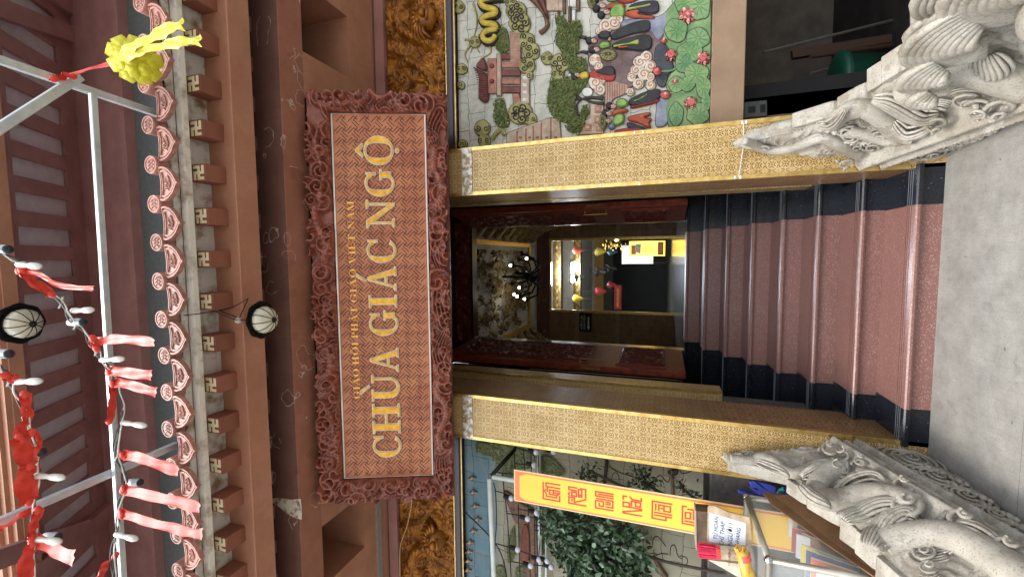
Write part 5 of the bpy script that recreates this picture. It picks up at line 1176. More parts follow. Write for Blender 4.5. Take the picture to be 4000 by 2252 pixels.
            for i in range(N_):
                t_ = i/(N_-1); an = hd_*(t_*a[2]*math.tau*1.1)+2; pp.append(S((q[0][0]+R_*(1-t_*.9)*math.cos(an), q[0][1]+R_*.8*(1-t_*.9)*math.sin(an)), .035+.07*t_))
            curls.tube(pp, [R_*.17*(1-.5*i/N_) for i in range(N_)], 7)
    gg = np.random.default_rng(12)
    for _ in range(46):
        s_ = gg.uniform(.06, 1.9); zz0 = float(np.interp(s_, [q[0] for q in zl], [q[1] for q in zl])); tz = float(np.interp(s_, [q[0] for q in top], [q[1] for q in top]))
        if tz-zz0 < .12: continue
        z_ = gg.uniform(zz0+.05, tz-.06); R_ = gg.uniform(.028, .055); hd_ = gg.choice((-1, 1)); a0_ = gg.uniform(0, 6.28)
        curls.tube([S((s_+R_*(1-i/20*.9)*math.cos(a0_+hd_*i*.56), z_+R_*(1-i/20*.9)*math.sin(a0_+hd_*i*.56)), .012+.02*i/20) for i in range(20)], [R_*.17*(1-.4*i/20) for i in range(20)], 6)
        for k_ in range(4):
            e_ = R_*(1.25+.28*k_); curls.tube([S((s_+e_*math.cos(a0_+u_), z_+e_*math.sin(a0_+u_)), .006) for u_ in np.linspace(.2, 2.0-.25*k_, 7)], R_*.10, 5)
    def W(q, h_): return p0+d*q[0]+Vector((0, 0, max(.006, q[1])))+n*h_
    for i, w_ in enumerate(waves):
        cx_, cz_ = sz(c[1](*w_))
        zc_ = float(np.interp(cx_, [q[0] for q in zb], [q[1] for q in zb])); Rw = min(.17, max(.07, zc_*.52)); cz_ = zc_*.5
        for arm in range(3):
            pp = []
            for k_ in range(30):
                t_ = k_/29; an = t_*math.tau*1.5+arm*2.1; pp.append(W((cx_+Rw*1.35*(1-t_*.93)*math.cos(an), cz_+Rw*(1-t_*.93)*math.sin(an)), .012+.03*t_))
            wav.tube(pp, [.0095*(1-.4*k_/30) for k_ in range(30)], 6)
        for k_ in range(6):
            pp = [W((cx_+Rw*(1.3+.16*k_)*math.cos(an), cz_+Rw*(1.02+.13*k_)*math.sin(an)), .012) for an in np.linspace(.35+.1*k_, 2.5, 14)]; pp = [p for p in pp if p.z < float(np.interp((p-p0).dot(d), [q[0] for q in zb], [q[1] for q in zb]))-.004]
            if len(pp) > 2: wav.tube(pp, .0075, 6)
        for k_ in range(7): q = W((cx_+Rw*(.5+.19*k_), cz_-Rw*(.15+.10*k_)), .03); wav.ball(q, .011+.004*(k_ % 2), 8, 6, (1, 1.5, 1))
    for mb_, nm in ((body, 'dragon_body'), (locks, 'combed_locks'), (curls, 'cloud_scrolls'), (wav, 'wave_carving')):
        if mb_.v: mb_.build(nm, M['marble'], t, smooth=True)
    # dorsal fins: blocks along the crest
    s = .10; i = 0
    while s < 1.9:
        tz = float(np.interp(s, [q[0] for q in top], [q[1] for q in top])); tz2 = float(np.interp(s+.1, [q[0] for q in top], [q[1] for q in top])); w_ = float(np.interp(s, [0, .25, .6, 1.1, 2], thick)); L_ = .105+.03*((i*7) % 3)
        li = float(lean(s, tz)); a = p0+d*s-n*(li+.012+.02*(i % 2)); e = d*L_+Vector((0, 0, tz2-tz)); up = Vector((0, 0, 1))
        pr_ = [a+up*(tz-.08), a+up*(tz+.014), a+d*.012+up*(tz+.030), a+e*.86+up*(tz+.012), a+e*.97+up*(tz+.002), a+e*.97+up*(tz-.08)]
        MB().prism(pr_, -n*max(.05, w_-li-.02)).build('crest_block', M['marble'], t, bevel=.008); s += L_*1.04; i += 1
    return t
dC = crop(2700, 1600, 1.9815); eC = crop(3200, 1750, 2.889)
dl = balustrade('dragon_balustrade', 'white marble balustrade carved as a dragon over waves, beside the bookcase left of the steps', -1, (-1.18, 3.09), (0, -1), (dC, eC),
    [(0, 1.09), (.10, 1.05), (.125, .90), (.18, .76), (.34, .69), (.45, .60), (.65, .55), (.80, .52), (1.1, .46), (1.5, .42), (1.65, .5), (1.8, .56), (1.93, .5), (2.0, .40)],
    [(0, .50), (.077, .487), (1.03, .205), (1.6, .10), (2, .08)], [(0, .345), (.86, .115), (1.3, .02), (2, .02)],
    [('t', [(300, 380), (420, 400), (560, 400), (680, 440), (760, 500), (880, 515), (1000, 490), (1120, 500), (1230, 560)], .035, .05, .10, 0), ('t', [(1150, 590), (1030, 590), (965, 640), (1000, 700), (1150, 735), (1350, 780), (1550, 830), (1750, 900)], .07, .085, .15, 0),
     ('t', [(1290, 520), (1400, 530), (1500, 620), (1660, 740), (1780, 850)], .04, .05, .09, 0), ('t', [(1480, 1060), (1700, 1100), (2000, 1150), (2300, 1270), (2576, 1420), (2800, 1560)], .075, .10, .16, 0), ('t', [(1600, 880), (1700, 900), (1810, 900)], .05, .05, .13),
     ('h', [(850, 560), (940, 575), (1050, 550)], .04, .03, .11, 6), ('h', [(1170, 890), (1330, 880), (1500, 905), (1660, 960)], .06, .05, .15, 6), ('h', [(1390, 1110), (1480, 1010), (1620, 990), (1740, 1040)], .06, .05, .16, 6), ('h', [(1080, 720), (1180, 700), (1400, 700), (1500, 730)], .03, .012, .15, 3), ('h', [(500, 450), (620, 520), (760, 560)], .03, .03, .06, 4), ('h', [(2000, 1100), (2200, 1130), (2400, 1220)], .05, .05, .12, 5), ('h', [(860, 640), (950, 760), (1080, 800)], .04, .03, .08, 5),
     ('s', [(1640, 965)], .085, .17, 2, 1, .5), ('s', [(1625, 745)], .06, .13, 2, 1, .5), ('s', [(1060, 405)], .06, .09, 2, 1, .6), ('s', [(1160, 430)], .05, .08, 1.6, -1, .6), ('s', [(1300, 485)], .045, .08, 2, 1, .5), ('s', [(2090, 1005)], .08, .09, 2, 1, .5), ('s', [(2440, 1250)], .07, .10, 2, 1, .5), ('s', [(1110, 610)], .035, .13, 1.5, 1, .5)],
    [(1050, 165), (1400, 375), (1725, 600), (2110, 830)], (.19, .22, .28, .32, .36))
cC = crop(2800, 0, 1.9075)
_dr = Vector((.115, -1, 0)).normalized()
_n = Vector((-1, 0, 0)); _n = (_n-_dr*_n.dot(_dr)).normalized(); _p0 = Vector((.562, 3.11, 0))
def _sz(p): r_ = ray(p); q = O+r_*((_p0-O).dot(_n)/r_.dot(_n)); return ((q-_p0).dot(_dr), q.z)
zlR = sorted(_sz(cC(*p)) for p in ((1080, 1165), (1400, 1040), (1800, 880), (2289, 690)))
zlR = [(-.2, zlR[0][1]+.05)]+zlR+[(2.0, .05)]
zbR = [(s, max(.0, z-.14)) for s, z in zlR]
dr_ = balustrade('dragon_balustrade', 'white marble balustrade carved as a dragon with a combed mane, right of the steps', 1, (.562, 3.11), (_dr.x, _dr.y), (cC, cC),
    [(0, 1.08), (.08, 1.02), (.16, .92), (.20, .80), (.25, .68), (.36, .60), (.50, .545), (.66, .525), (.76, .50), (.82, .47), (.86, .53), (.95, .56), (1.10, .585), (1.3, .62), (1.5, .63), (1.7, .58), (1.9, .46), (2.0, .36)],
    zlR, zbR,
    [('t', [(200, 1040), (330, 1085), (480, 1070), (640, 1010), (780, 960), (900, 960), (1060, 1000)], .03, .05, .10, 0), ('t', [(860, 900), (950, 815), (1100, 770), (1250, 780), (1350, 840), (1480, 880)], .06, .07, .14, 0), ('t', [(1400, 620), (1560, 520), (1750, 475), (1950, 480), (2150, 540), (2350, 600)], .08, .095, .17, 0), ('t', [(980, 900), (1150, 880), (1300, 920), (1450, 960)], .04, .04, .09),
     ('h', [(1160, 690), (1300, 660), (1500, 700), (1650, 690)], .06, .05, .12, 6), ('h', [(740, 870), (860, 850), (960, 760)], .03, .03, .09, 4), ('h', [(1300, 770), (1400, 800), (1600, 760)], .045, .03, .1, 5), ('h', [(2000, 480), (2060, 420), (2000, 330)], .06, .05, .14, 6), ('s', [(2080, 650)], .07, .10, 2, 1, .5), ('s', [(1620, 700)], .055, .12, 2, 1, .5), ('s', [(960, 1085)], .05, .09, 2, 1, .6), ('s', [(1950, 650)], .05, .08, 2, -1, .5), ('h', [(1650, 300), (1700, 180), (1800, 80), (1950, 0)], .05, .1, .12, 6)],
    [(1500, 1120), (1800, 1040), (2200, 880), (2500, 700)], (.19, .22, .28, .32, .37))
# combed mane of the right dragon: big shells of hair locks at the top
mn = MB()
def shell(c, R0, R1, n, ax, up, wd):
    """a bundle of arched locks, each a half ring, lying side by side across the width"""
    c = Vector(c); ax = Vector(ax).normalized(); up = Vector(up).normalized()
    for k in range(n):
        r_ = R0+(R1-R0)*k/(n-1); pts = []
        for j in range(13):
            a = -.5+2.9*j/12; pts.append(c+ax*math.cos(a)*r_+up*math.sin(a)*r_+_n*(wd*.5*math.sin(j/12*math.pi)*(1-k/n)))
        mn.tube(pts, [.006+.016*math.sin(math.pi*(j+.6)/13.2) for j in range(13)], 7)
for (s, z, R0, R1, n, off) in ((1.22, .50, .04, .20, 9, .02), (1.02, .50, .02, .13, 7, .05), (.88, .47, .015, .075, 5, .08), (1.45, .48, .05, .22, 9, .0), (1.20, .48, .04, .18, 8, -.16), (1.0, .48, .03, .12, 6, -.14)):
    q = _p0+_dr*s+_n*(off-.05); shell((q.x, q.y, z), R0, R1, n, -_dr, (0, 0, 1), .06)
mn.build('combed_mane', M['marble'], dr_, smooth=True)
hd = MB(); q = _p0+_dr*1.42; hd.ball((q.x-.03, q.y, .40), .13, 18, 12, (.8, 1.2, .9)); q = _p0+_dr*1.62; hd.ball((q.x, q.y, .36), .13, 16, 10, (.9, 1.3, .75)); q = _p0+_dr*1.8; hd.ball((q.x, q.y, .33), .10, 14, 9, (1, 1.3, .7)); hd.build('dragon_cheek', M['marble'], dr_, smooth=True)
# ------------------------------------------------------------------ steel frame over the forecourt
M['steel'] = mat('pale_painted_steel', (170, 180, 182), (200, 208, 208), 9, .35, metal=.3)
M['wire'] = mat('grey_cable', (62, 66, 70), (96, 100, 104), 30, .6)
M['bulb'] = mat('white_bulb_plastic', (206, 208, 196), (226, 226, 216), 30, .3)
M['cap'] = mat('black_bulb_cap', (16, 24, 32), (30, 40, 50), 30, .4)
M['ribbon'] = mat('red_satin_ribbon', (214, 44, 28), (228, 74, 54), 6, .5); M['ribbon'].node_tree.nodes['Principled BSDF'].inputs['Sheen Weight'].default_value = .15
ZT = 4.5
fr_ = empty('steel_frame', 'pale steel tube frame crossing in front of the tiled eave', 'metal frame', tuple(atZ((400, 900), ZT)))
def sqtube(a, b, w=.02):
    a, b = Vector(a), Vector(b); d = (b-a); L_ = d.length; d.normalize(); x = d.cross(Vector((0, 0, 1))).normalized(); y = x.cross(d)
    return MB().obox((a+b)/2, d*L_/2, x*w, y*w)
def ext(a, b, k): a, b = Vector(a), Vector(b); return a+(b-a)*k
tA = (atZ((0, 235), ZT), atZ((600, 440), ZT)); tB = (atZ((0, 500), ZT), atZ((310, 300), ZT)); tC = (atZ((362, 365), ZT-.05), atZ((480, 2252), ZT-.05)); tD = (atZ((0, 2035), ZT), atZ((690, 1735), ZT))
for a, b, k0, k1, w_ in ((*tA, -1.5, 1.05, .019), (*tB, -1.2, 1.0, .021), (*tC, 0, 1.5, .015), (*tD, -1.5, 1.0, .019)): sqtube(ext(a, b, k0), ext(a, b, k1), w_).build('steel_tube', M['steel'], fr_, bevel=.004)
def local(fn, pts, z): return [atZ(fn(*p), z) for p in pts]
k0 = crop(0, 900, 2.4167); k1 = crop(0, 0, 1.908); k2 = crop(0, 750, 1.908); k3 = crop(0, 1492, 1.908)
def cable(pts, label, z=4.36, first=None):
    t = empty('light_string', label, 'string lights', tuple(pts[len(pts)//2]), 'strings of small lights hung along the steel frame'); q = [Vector(v) for v in smoothline([tuple(p) for p in pts], 2)]
    for o in (0, .012, -.01):
        r_ = [p+Vector((.006*math.sin(i*.9+o*300), .006*math.cos(i*.7+o*200), o+.008*math.sin(i*.5+o*100))) for i, p in enumerate(q)]
        MB().tube(r_, .0055 if o == 0 else .0038, 6).build('cable', M['wire'] if o >= 0 else M['bulb'], t, smooth=True)
    for i in range(3, len(q)-1, 9):
        MB().tube([q[i]+Vector((-.03, -.01, 0)), q[i]+Vector((.0, 0, -.01)), q[i]+Vector((.025, .012, .006))], .004, 5).build('cable_tie', M['bulb'], t)
    return t
def bulb(t, fn, base_, tip, Z=4.36):
    a = atZ(fn(*base_), Z); b = atY(fn(*tip), a.y); d = (b-a); L_ = d.length; d.normalize(); o = MB()
    o.lathe([(.0, 0), (.014, 0), (.016, .02), (.010, L_*.45)], a, d, 10).build('bulb_holder', M['bulb'], t, smooth=True)
    MB().lathe([(.009, L_*.4), (.016, L_*.6), (.017, L_*.82), (.010, L_*.97), (0, L_)], a, d, 12).build('bulb', M['bulb'], t, smooth=True)
def capbulb(t, fn, c_, Z=4.34):
    a = atZ(fn(*c_), Z); s_ = MB().lathe([(0, .07), (.018, .07), (.022, .03), (.021, 0)], a, (0, -.3, 1), 14).build('bulb_holder', M['steel'], t, smooth=True)
    MB().ball(a+Vector((0, 0, -.004)), .021, 12, 8, (1, 1, .8)).build('bulb', M['cap'], t, smooth=True)
p1 = local(k0, [(-60, 160), (0, 200), (170, 300), (230, 370), (480, 590), (590, 690), (640, 780), (700, 870), (790, 930), (880, 1080), (960, 1200), (1010, 1290)], 4.36)+local(k3, [(870, 20), (905, 100), (918, 200), (900, 330), (850, 530), (930, 660), (935, 780), (885, 900), (880, 1050), (870, 1130), (840, 1260), (860, 1500)], 4.40)
s1 = cable(p1, 'string of lights drooping from the top edge to the long horizontal steel tube')
for b_, tp_ in (((175, 320), (385, 340)), ((690, 755), (880, 748)), ((960, 1220), (1170, 1210))): bulb(s1, k0, b_, tp_)
bulb(s1, k3, (915, 300), (1092, 325), 4.40); bulb(s1, k3, (865, 1130), (1025, 1170), 4.40)
capbulb(s1, k0, (70, 178)); capbulb(s1, k0, (780, 865)); capbulb(s1, k3, (1040, 745), 4.40)
p2 = local(k0, [(-60, 1220), (0, 1290), (60, 1360)], 4.36)+local(k3, [(80, 0), (130, 110), (190, 230), (230, 380), (270, 520), (285, 620), (270, 720), (258, 880), (248, 1000), (252, 1160), (258, 1300), (240, 1480)], 4.36)
s2 = cable(p2, 'string of lights wrapped in red cloth along the left part of the frame')
bulb(s2, k0, (140, 1425), (392, 1420)); bulb(s2, k3, (270, 695), (482, 712)); bulb(s2, k3, (260, 1165), (455, 1190)); capbulb(s2, k0, (80, 1162)); capbulb(s2, k3, (310, 520)); capbulb(s2, k3, (430, 1150))
# red ribbons tied to the strings
RG = 'red ribbons tied to the frame and strings'
def strip(pts, wd, wdir, m, amp=.004, fr=5):
    q = smoothline([tuple(p) for p in pts], 2); n = len(q); wdir = Vector(wdir).normalized(); v = []; f = []
    for i in range(n):
        p = Vector(q[i]); t = (Vector(q[min(i+1, n-1)])-Vector(q[max(i-1, 0)])).normalized(); w_ = (wdir-t*wdir.dot(t)).normalized(); nn = t.cross(w_); W_ = wd*(1 if not hasattr(wd, '__len__') else 1)
        for k in range(5):
            u_ = (k/4-.5); off = amp*math.sin(fr*u_*3+i*.7)+.5*amp*math.sin(i*1.7); v.append(p+w_*u_*W_*(.9+.12*math.sin(i*.9))+nn*off)
    for i in range(n-1):
        for k in range(4): f.append((i*5+k, i*5+k+1, (i+1)*5+k+1, (i+1)*5+k))
    m_ = len(v); top = v; bot = [p+Vector((0.0006, .0008, .0006)) for p in v]; v = top+bot; f = f+[tuple(i+m_ for i in q_)[::-1] for q_ in f]
    return MB().add(v, f)
def hang(fn, a, pts, label, wd=.045, Z=4.38, knot=True, wdir=(1, .2, 0)):
    A = atZ(fn(*a), Z); P_ = [A]+[atY(fn(*p), A.y) for p in pts]; t = empty('red_ribbon', label, 'ribbon', tuple(A), RG)
    strip(P_, wd, wdir, M['ribbon']).build('tail', M['ribbon'], t, smooth=True)
    if knot:
        k = MB()
        for j in range(7):
            d = Vector(rng.normal(size=3)).normalized()*.014; k.ball(A+d, .013, 8, 6, (1.5, .7, 1.1))
        k.build('knot', M['ribbon'], t, smooth=True)
hang(k2, (700, 1120), [(780, 1105), (870, 1090), (1000, 1100), (1150, 1118)], 'red ribbon hanging straight from the cable across the steel tube, nearest the round lantern', .052, wdir=(1, 0, 0))
hang(k2, (800, 1330), [(880, 1335), (1000, 1352), (1130, 1362)], 'red ribbon with a large knot where cable meets the long steel tube', .058)
hang(k3, (850, 0), [(930, 10), (1040, 40), (1165, 75)], 'red ribbon hanging just under the large knot', .055)
hang(k3, (920, 540), [(960, 545), (1080, 570), (1200, 620), (1330, 665)], 'red ribbon crossing the slanting steel tube, with pale end', .062)
hang(k3, (930, 800), [(960, 810), (1150, 850), (1330, 890), (1490, 935)], 'long straight red ribbon, upper of the two over the tile ends', .062)
hang(k3, (905, 975), [(950, 990), (1100, 1040), (1280, 1080), (1400, 1120), (1510, 1130)], 'long straight red ribbon, lower of the two over the tile ends', .055)
hang(k3, (255, 1170), [(330, 1200), (420, 1260), (550, 1310)], 'broad red ribbon hanging from the cloth wrapped string beside a bulb', .075, 4.36)
hang(k0, (210, 380), [(350, 400), (440, 450), (520, 510), (700, 540), (885, 548)], 'thin red ribbon trailing from the knotted cloth near the round lantern', .024, 4.36)
def drape(fn, pts, label, wd=.08, Z=4.34, wdir=(.3, 1, .2), amp=.007):
    P_ = [atZ(fn(*p), Z) for p in pts]; t = empty('red_cloth', label, 'cloth', tuple(P_[0]), 'red cloths wound round the light strings'); strip(P_, wd, wdir, M['ribbon'], amp, 4).build('cloth', M['ribbon'], t, smooth=True)
    for p in (P_[0], P_[-1]):
        b = MB().lathe([(.004, -.02), (.013, -.012), (.016, 0), (.012, .014), (.004, .022)], p, (P_[-1]-P_[0]), 10, wob=lambda q: 1+.2*math.sin(5*q)); b.build('gather', M['ribbon'], t, smooth=True)
drape(k0, [(215, 380), (300, 470), (400, 540), (480, 600)], 'puckered red cloth on the cable close to the round lantern', .05)
drape(k3, [(180, 90), (200, 180), (215, 260), (150, 330), (165, 430)], 'twisted red cloth on the left string above the drape', .05)
drape(k3, [(140, 400), (170, 470), (195, 560), (215, 625)], 'broad red cloth draped on the left string, upper fold', .085)
drape(k3, [(225, 620), (185, 700), (195, 790), (215, 890)], 'broad red cloth draped on the left string, lower fold', .09)
drape(k3, [(235, 370), (290, 400), (300, 460), (270, 510)], 'small loop of red cloth by a black bulb on the left string', .025)
drape(k3, [(280, 950), (270, 1030), (240, 1110), (235, 1160)], 'red cloth wound on the left string under the slanting tube', .05)
drape(k3, [(240, 1200), (205, 1290), (190, 1400), (185, 1500)], 'red cloth on the left string at the edge of the photo', .07)
drape(k3, [(830, 20), (850, 120), (830, 200), (815, 290)], 'red cloth looped over the long steel tube', .05, 4.42)
drape(k3, [(860, 1290), (800, 1340), (770, 1400), (720, 1470)], 'red cloth knot on the long steel tube at the edge of the photo', .06, 4.42)
drape(k3, [(-40, 1120), (60, 1060), (160, 990), (260, 950)], 'red cloth stretched from the slanting tube towards the string', .04, 4.40)
drape(k0, [(40, 1370), (100, 1390), (150, 1400)], 'short red cloth wrap at the start of the left string', .045)
drape(k2, [(690, 1085), (720, 1165)], 'short red wrap on the drooping cable', .03)
drape(k1, [(400, 590), (450, 580), (490, 560), (540, 570)], 'red cord knotted round the crossing of two steel tubes', .04, 4.44)
# yellow rosette
ycl = mat('yellow_satin', (204, 196, 8), (228, 222, 36), 5, .5); ycl.node_tree.nodes['Principled BSDF'].inputs['Sheen Weight'].default_value = .4
A = atZ(k1(520, 565), 4.46); C_ = atY(k1(1010, 450), A.y+.06); rot_ = empty('yellow_rosette', 'big yellow ribbon rosette with two long tails hanging by a red cord', 'rosette', tuple(C_))
strip([A, atY(k1(700, 500), A.y+.02), atY(k1(860, 468), A.y+.04)], .022, (1, 0, 0), M['ribbon']).build('cord', M['ribbon'], rot_, smooth=True)
g = random.Random(5); Rr = (atY(k1(1010, 600), A.y+.06)-C_).length; vw = (O-C_).normalized(); ex_ = vw.cross(Vector((0, 0, 1))).normalized(); ey_ = ex_.cross(vw)
b = MB()
for ringn, (cnt, rad, lift, sz_) in enumerate(((9, .84, .15, .56), (7, .55, .42, .52), (4, .30, .62, .46), (1, .05, .8, .4))):
    for k in range(cnt):
        a = math.tau*k/cnt+ringn*.5+g.random()*.25; d = ex_*math.cos(a)+ey_*math.sin(a); s_ = ex_*-math.sin(a)+ey_*math.cos(a); c0 = C_+d*Rr*rad*.55+vw*Rr*lift*.7; v = []; f = []
        for i in range(7):
            for j in range(7):
                u_, w_ = i/6, j/6-.5; arch = math.sin(u_*math.pi); pin = 1-.75*abs(u_-.55)**1.4
                v.append(c0+d*Rr*sz_*(u_*1.5-.3)+s_*Rr*sz_*1.35*w_*pin+vw*Rr*(.40*arch*(1-(2*w_)**2*.7)+.05*math.sin(j*2.4+i+k)))
        for i in range(6):
            for j in range(6): f.append((i*7+j, i*7+j+1, (i+1)*7+j+1, (i+1)*7+j))
        b.add(v, f)
b.ball(C_, Rr*.62, 16, 10, (1, 1, 1)); b.build('rosette', ycl, rot_, smooth=True)
for pts, nm in (([(880, 430), (960, 370), (1080, 300), (1200, 240), (1310, 200), (1370, 175)], 'tail'), ([(900, 430), (1020, 390), (1160, 350), (1300, 320), (1400, 310), (1500, 300)], 'tail')):
    strip([atY(k1(*p), A.y-.03) for p in pts], .062 if pts[-1][0] < 1450 else .05, (.9, .1, .5), ycl, .009, 3).build(nm, ycl, rot_, smooth=True)
# ------------------------------------------------------------------ lanterns
M['lamp_glass'] = mat('milky_lamp_glass', (188, 184, 160), (220, 214, 190), 12, .25, coat=.3)
def lantern(c, ax, Rr, label, wires):
    c = Vector(c); ax = Vector(ax).normalized(); t = empty('lantern', label, 'lantern', tuple(c))
    MB().lathe([(0, -.62*Rr), (.25*Rr, -.60*Rr), (.42*Rr, -.45*Rr), (.45*Rr, -.25*Rr), (.7*Rr, -.12*Rr), (.95*Rr, .0), (1.0*Rr, .05*Rr), (.93*Rr, .04*Rr), (.6*Rr, -.02*Rr)], c, ax, 32, wob=lambda q: 1+.035*math.cos(8*q)).build('shade', M['dark_iron'], t, smooth=True)
    prof = [(.62*Rr, -.02*Rr), (.70*Rr, .2*Rr), (.68*Rr, .42*Rr), (.52*Rr, .66*Rr), (.28*Rr, .82*Rr), (.05*Rr, .88*Rr)]
    MB().lathe(prof, c, ax, 32, wob=lambda q: 1+.03*abs(math.cos(5*q))).build('glass', M['lamp_glass'], t, smooth=True)
    x = ax.orthogonal().normalized(); y = ax.cross(x); b = MB()
    for k in range(10):
        a = k*math.tau/10; d = x*math.cos(a)+y*math.sin(a); b.tube([c+d*r_*1.045+ax*h for r_, h in prof], .022*Rr, 5)
    b.tube([c+(x*math.cos(a*math.tau/24)+y*math.sin(a*math.tau/24))*.71*Rr+ax*.1*Rr for a in range(24)], .025*Rr, 5, closed=True); b.build('ribs', M['dark_iron'], t, smooth=True)
    MB().lathe([(0, 1.0*Rr), (.06*Rr, .98*Rr), (.08*Rr, .9*Rr), (.16*Rr, .86*Rr), (.17*Rr, .8*Rr)], c, ax, 14).build('finial', M['dark_iron'], t, smooth=True)
    for w_ in wires: MB().tube([Vector(p) for p in w_], .0035, 5).build('wire', M['dark_iron'], t)
cM = crop(900, 750, 1.908); YLm = 2.06; cl = atY(cM(225, 950), YLm); Rl = (atY(cM(225, 815), YLm)-atY(cM(225, 1090), YLm)).length/2
topp = atY(cM(60, 955), YLm)
wr = [[cl+Vector((0, 0, .5*Rl)), topp, atY(k2(1740, 945), 2.0), atY(k2(1600, 885), 1.96), atY(k2(1480, 905), 1.88), atY(k2(1370, 918), 1.85)], [topp, atY(k2(1760, 930), 2.08), atY(k2(1640, 885), 1.98)], [topp, atY(k2(1850, 790), 2.07), atY(k2(1740, 855), 2.08), atY(k2(1600, 890), 1.97)]]
lantern(cl, (.02, .10, -1), Rl, 'black ribbed lantern with petalled shade hanging under the eave above the name board', wr)
MB().ball(topp, .022, 8, 6).build('mortar_patch', M['cream_stain'], T)
YUp = 2.0; cu_ = atY(k0(185, 875), YUp); Ru = (atY(k0(185, 690), YUp)-atY(k0(185, 1060), YUp)).length/2
lantern(cu_, (-.02, .15, -1), Ru, 'round ribbed lantern under the upper eave at the top edge, seen from below', [[cu_+Vector((0, 0, .5*Ru)), cu_+Vector((0, .1, 7.26-cu_.z))]])

# ------------------------------------------------------------------ left: pipe frame, net of bulbs, plants, banner, bookcase
wst = mat('white_painted_pipe', (196, 204, 198), (216, 222, 216), 9, .4)
YP = 3.22
pf = empty('pipe_frame', 'white pipe frame with a black brace in front of the left mural', 'pipe frame', tuple(atY(cL(430, 440), YP)))
def pipe(a, b, r, m, nm='pipe'): MB().tube([a, b], r, 10).build(nm, m, pf, smooth=True)
A = atY(cL(425, 440), YP); B_ = atY(cL(470, 1450), YP); pipe(A, ext(A, B_, 1.6), .021, wst)
V0 = Vector((A.x+.02, YP, A.z-.01)); pipe(V0-Vector((0, 0, .02)), Vector((V0.x, YP, .9)), .018, wst, 'upright')
E2 = atY(cL(700, 125), 3.49); pipe(A+Vector((.03, 0, -.02)), E2, .017, M['dark_iron'], 'brace')
for (x0, y0, x1, y1, Y, r) in ((932, 140, 945, 1450, 3.42, .016), (1008, 962, 1005, 1450, 3.40, .010)):
    a, b = atY(cL(x0, y0), Y), atY(cL(x1, y1), Y); MB().tube([a, ext(a, b, 1.5)], r, 10).build('rail', wst, pf, smooth=True)
nl = empty('bulb_net', 'black net of cables with round white bulbs in front of the left mural', 'net lights', tuple(atY(cL(650, 800), 3.3)))
YN = 3.34
for pts in ([(465, 480), (490, 560), (500, 900), (480, 1100), (480, 1500)], [(555, 400), (575, 550), (605, 790), (630, 1130), (650, 1500)], [(720, 700), (725, 1000), (740, 1500)], [(820, 700), (835, 1100), (845, 1500)], [(885, 760), (890, 1100), (895, 1500)], [(560, 380), (570, 440)], [(680, 180), (690, 380)], [(775, 130), (790, 380)], [(850, 160), (855, 400)], [(925, 150), (940, 600), (950, 1000), (930, 1250)],
            [(480, 565), (560, 585), (640, 620)], [(600, 795), (800, 830), (1000, 850)], [(490, 1105), (690, 1160), (900, 1240), (1010, 1270)], [(645, 1290), (830, 1320), (1050, 1340)], [(450, 370), (700, 400), (850, 440)], [(680, 285), (860, 300)], [(700, 130), (780, 150), (880, 160)], [(720, 750), (900, 790)], [(880, 920), (1020, 930)], [(940, 1000), (1000, 1000)]):
    MB().tube([Vector(q) for q in smoothline([tuple(atY(cL(*p), YN)) for p in pts], 1)], .0045, 5).build('net_cable', M['black'], nl)
for (x, y) in ((650, 642), (885, 303), (905, 170), (818, 852), (910, 790), (715, 1167), (935, 1270), (1018, 1282), (848, 1333), (1060, 1345), (1018, 862), (1085, 165)):
    c0 = atY(cL(x, y), YN-.03); b0 = MB().ball(c0, .0245, 14, 9).build('round_bulb', mat('white_globe', (206, 206, 214), None, rough=.25) if 'white_globe' not in bpy.data.materials else bpy.data.materials['white_globe'], nl, smooth=True)
    MB().lathe([(.0, .075), (.017, .07), (.02, .03), (.012, .015)], c0, (.06, .1, 1), 10).build('socket', M['black'], nl)
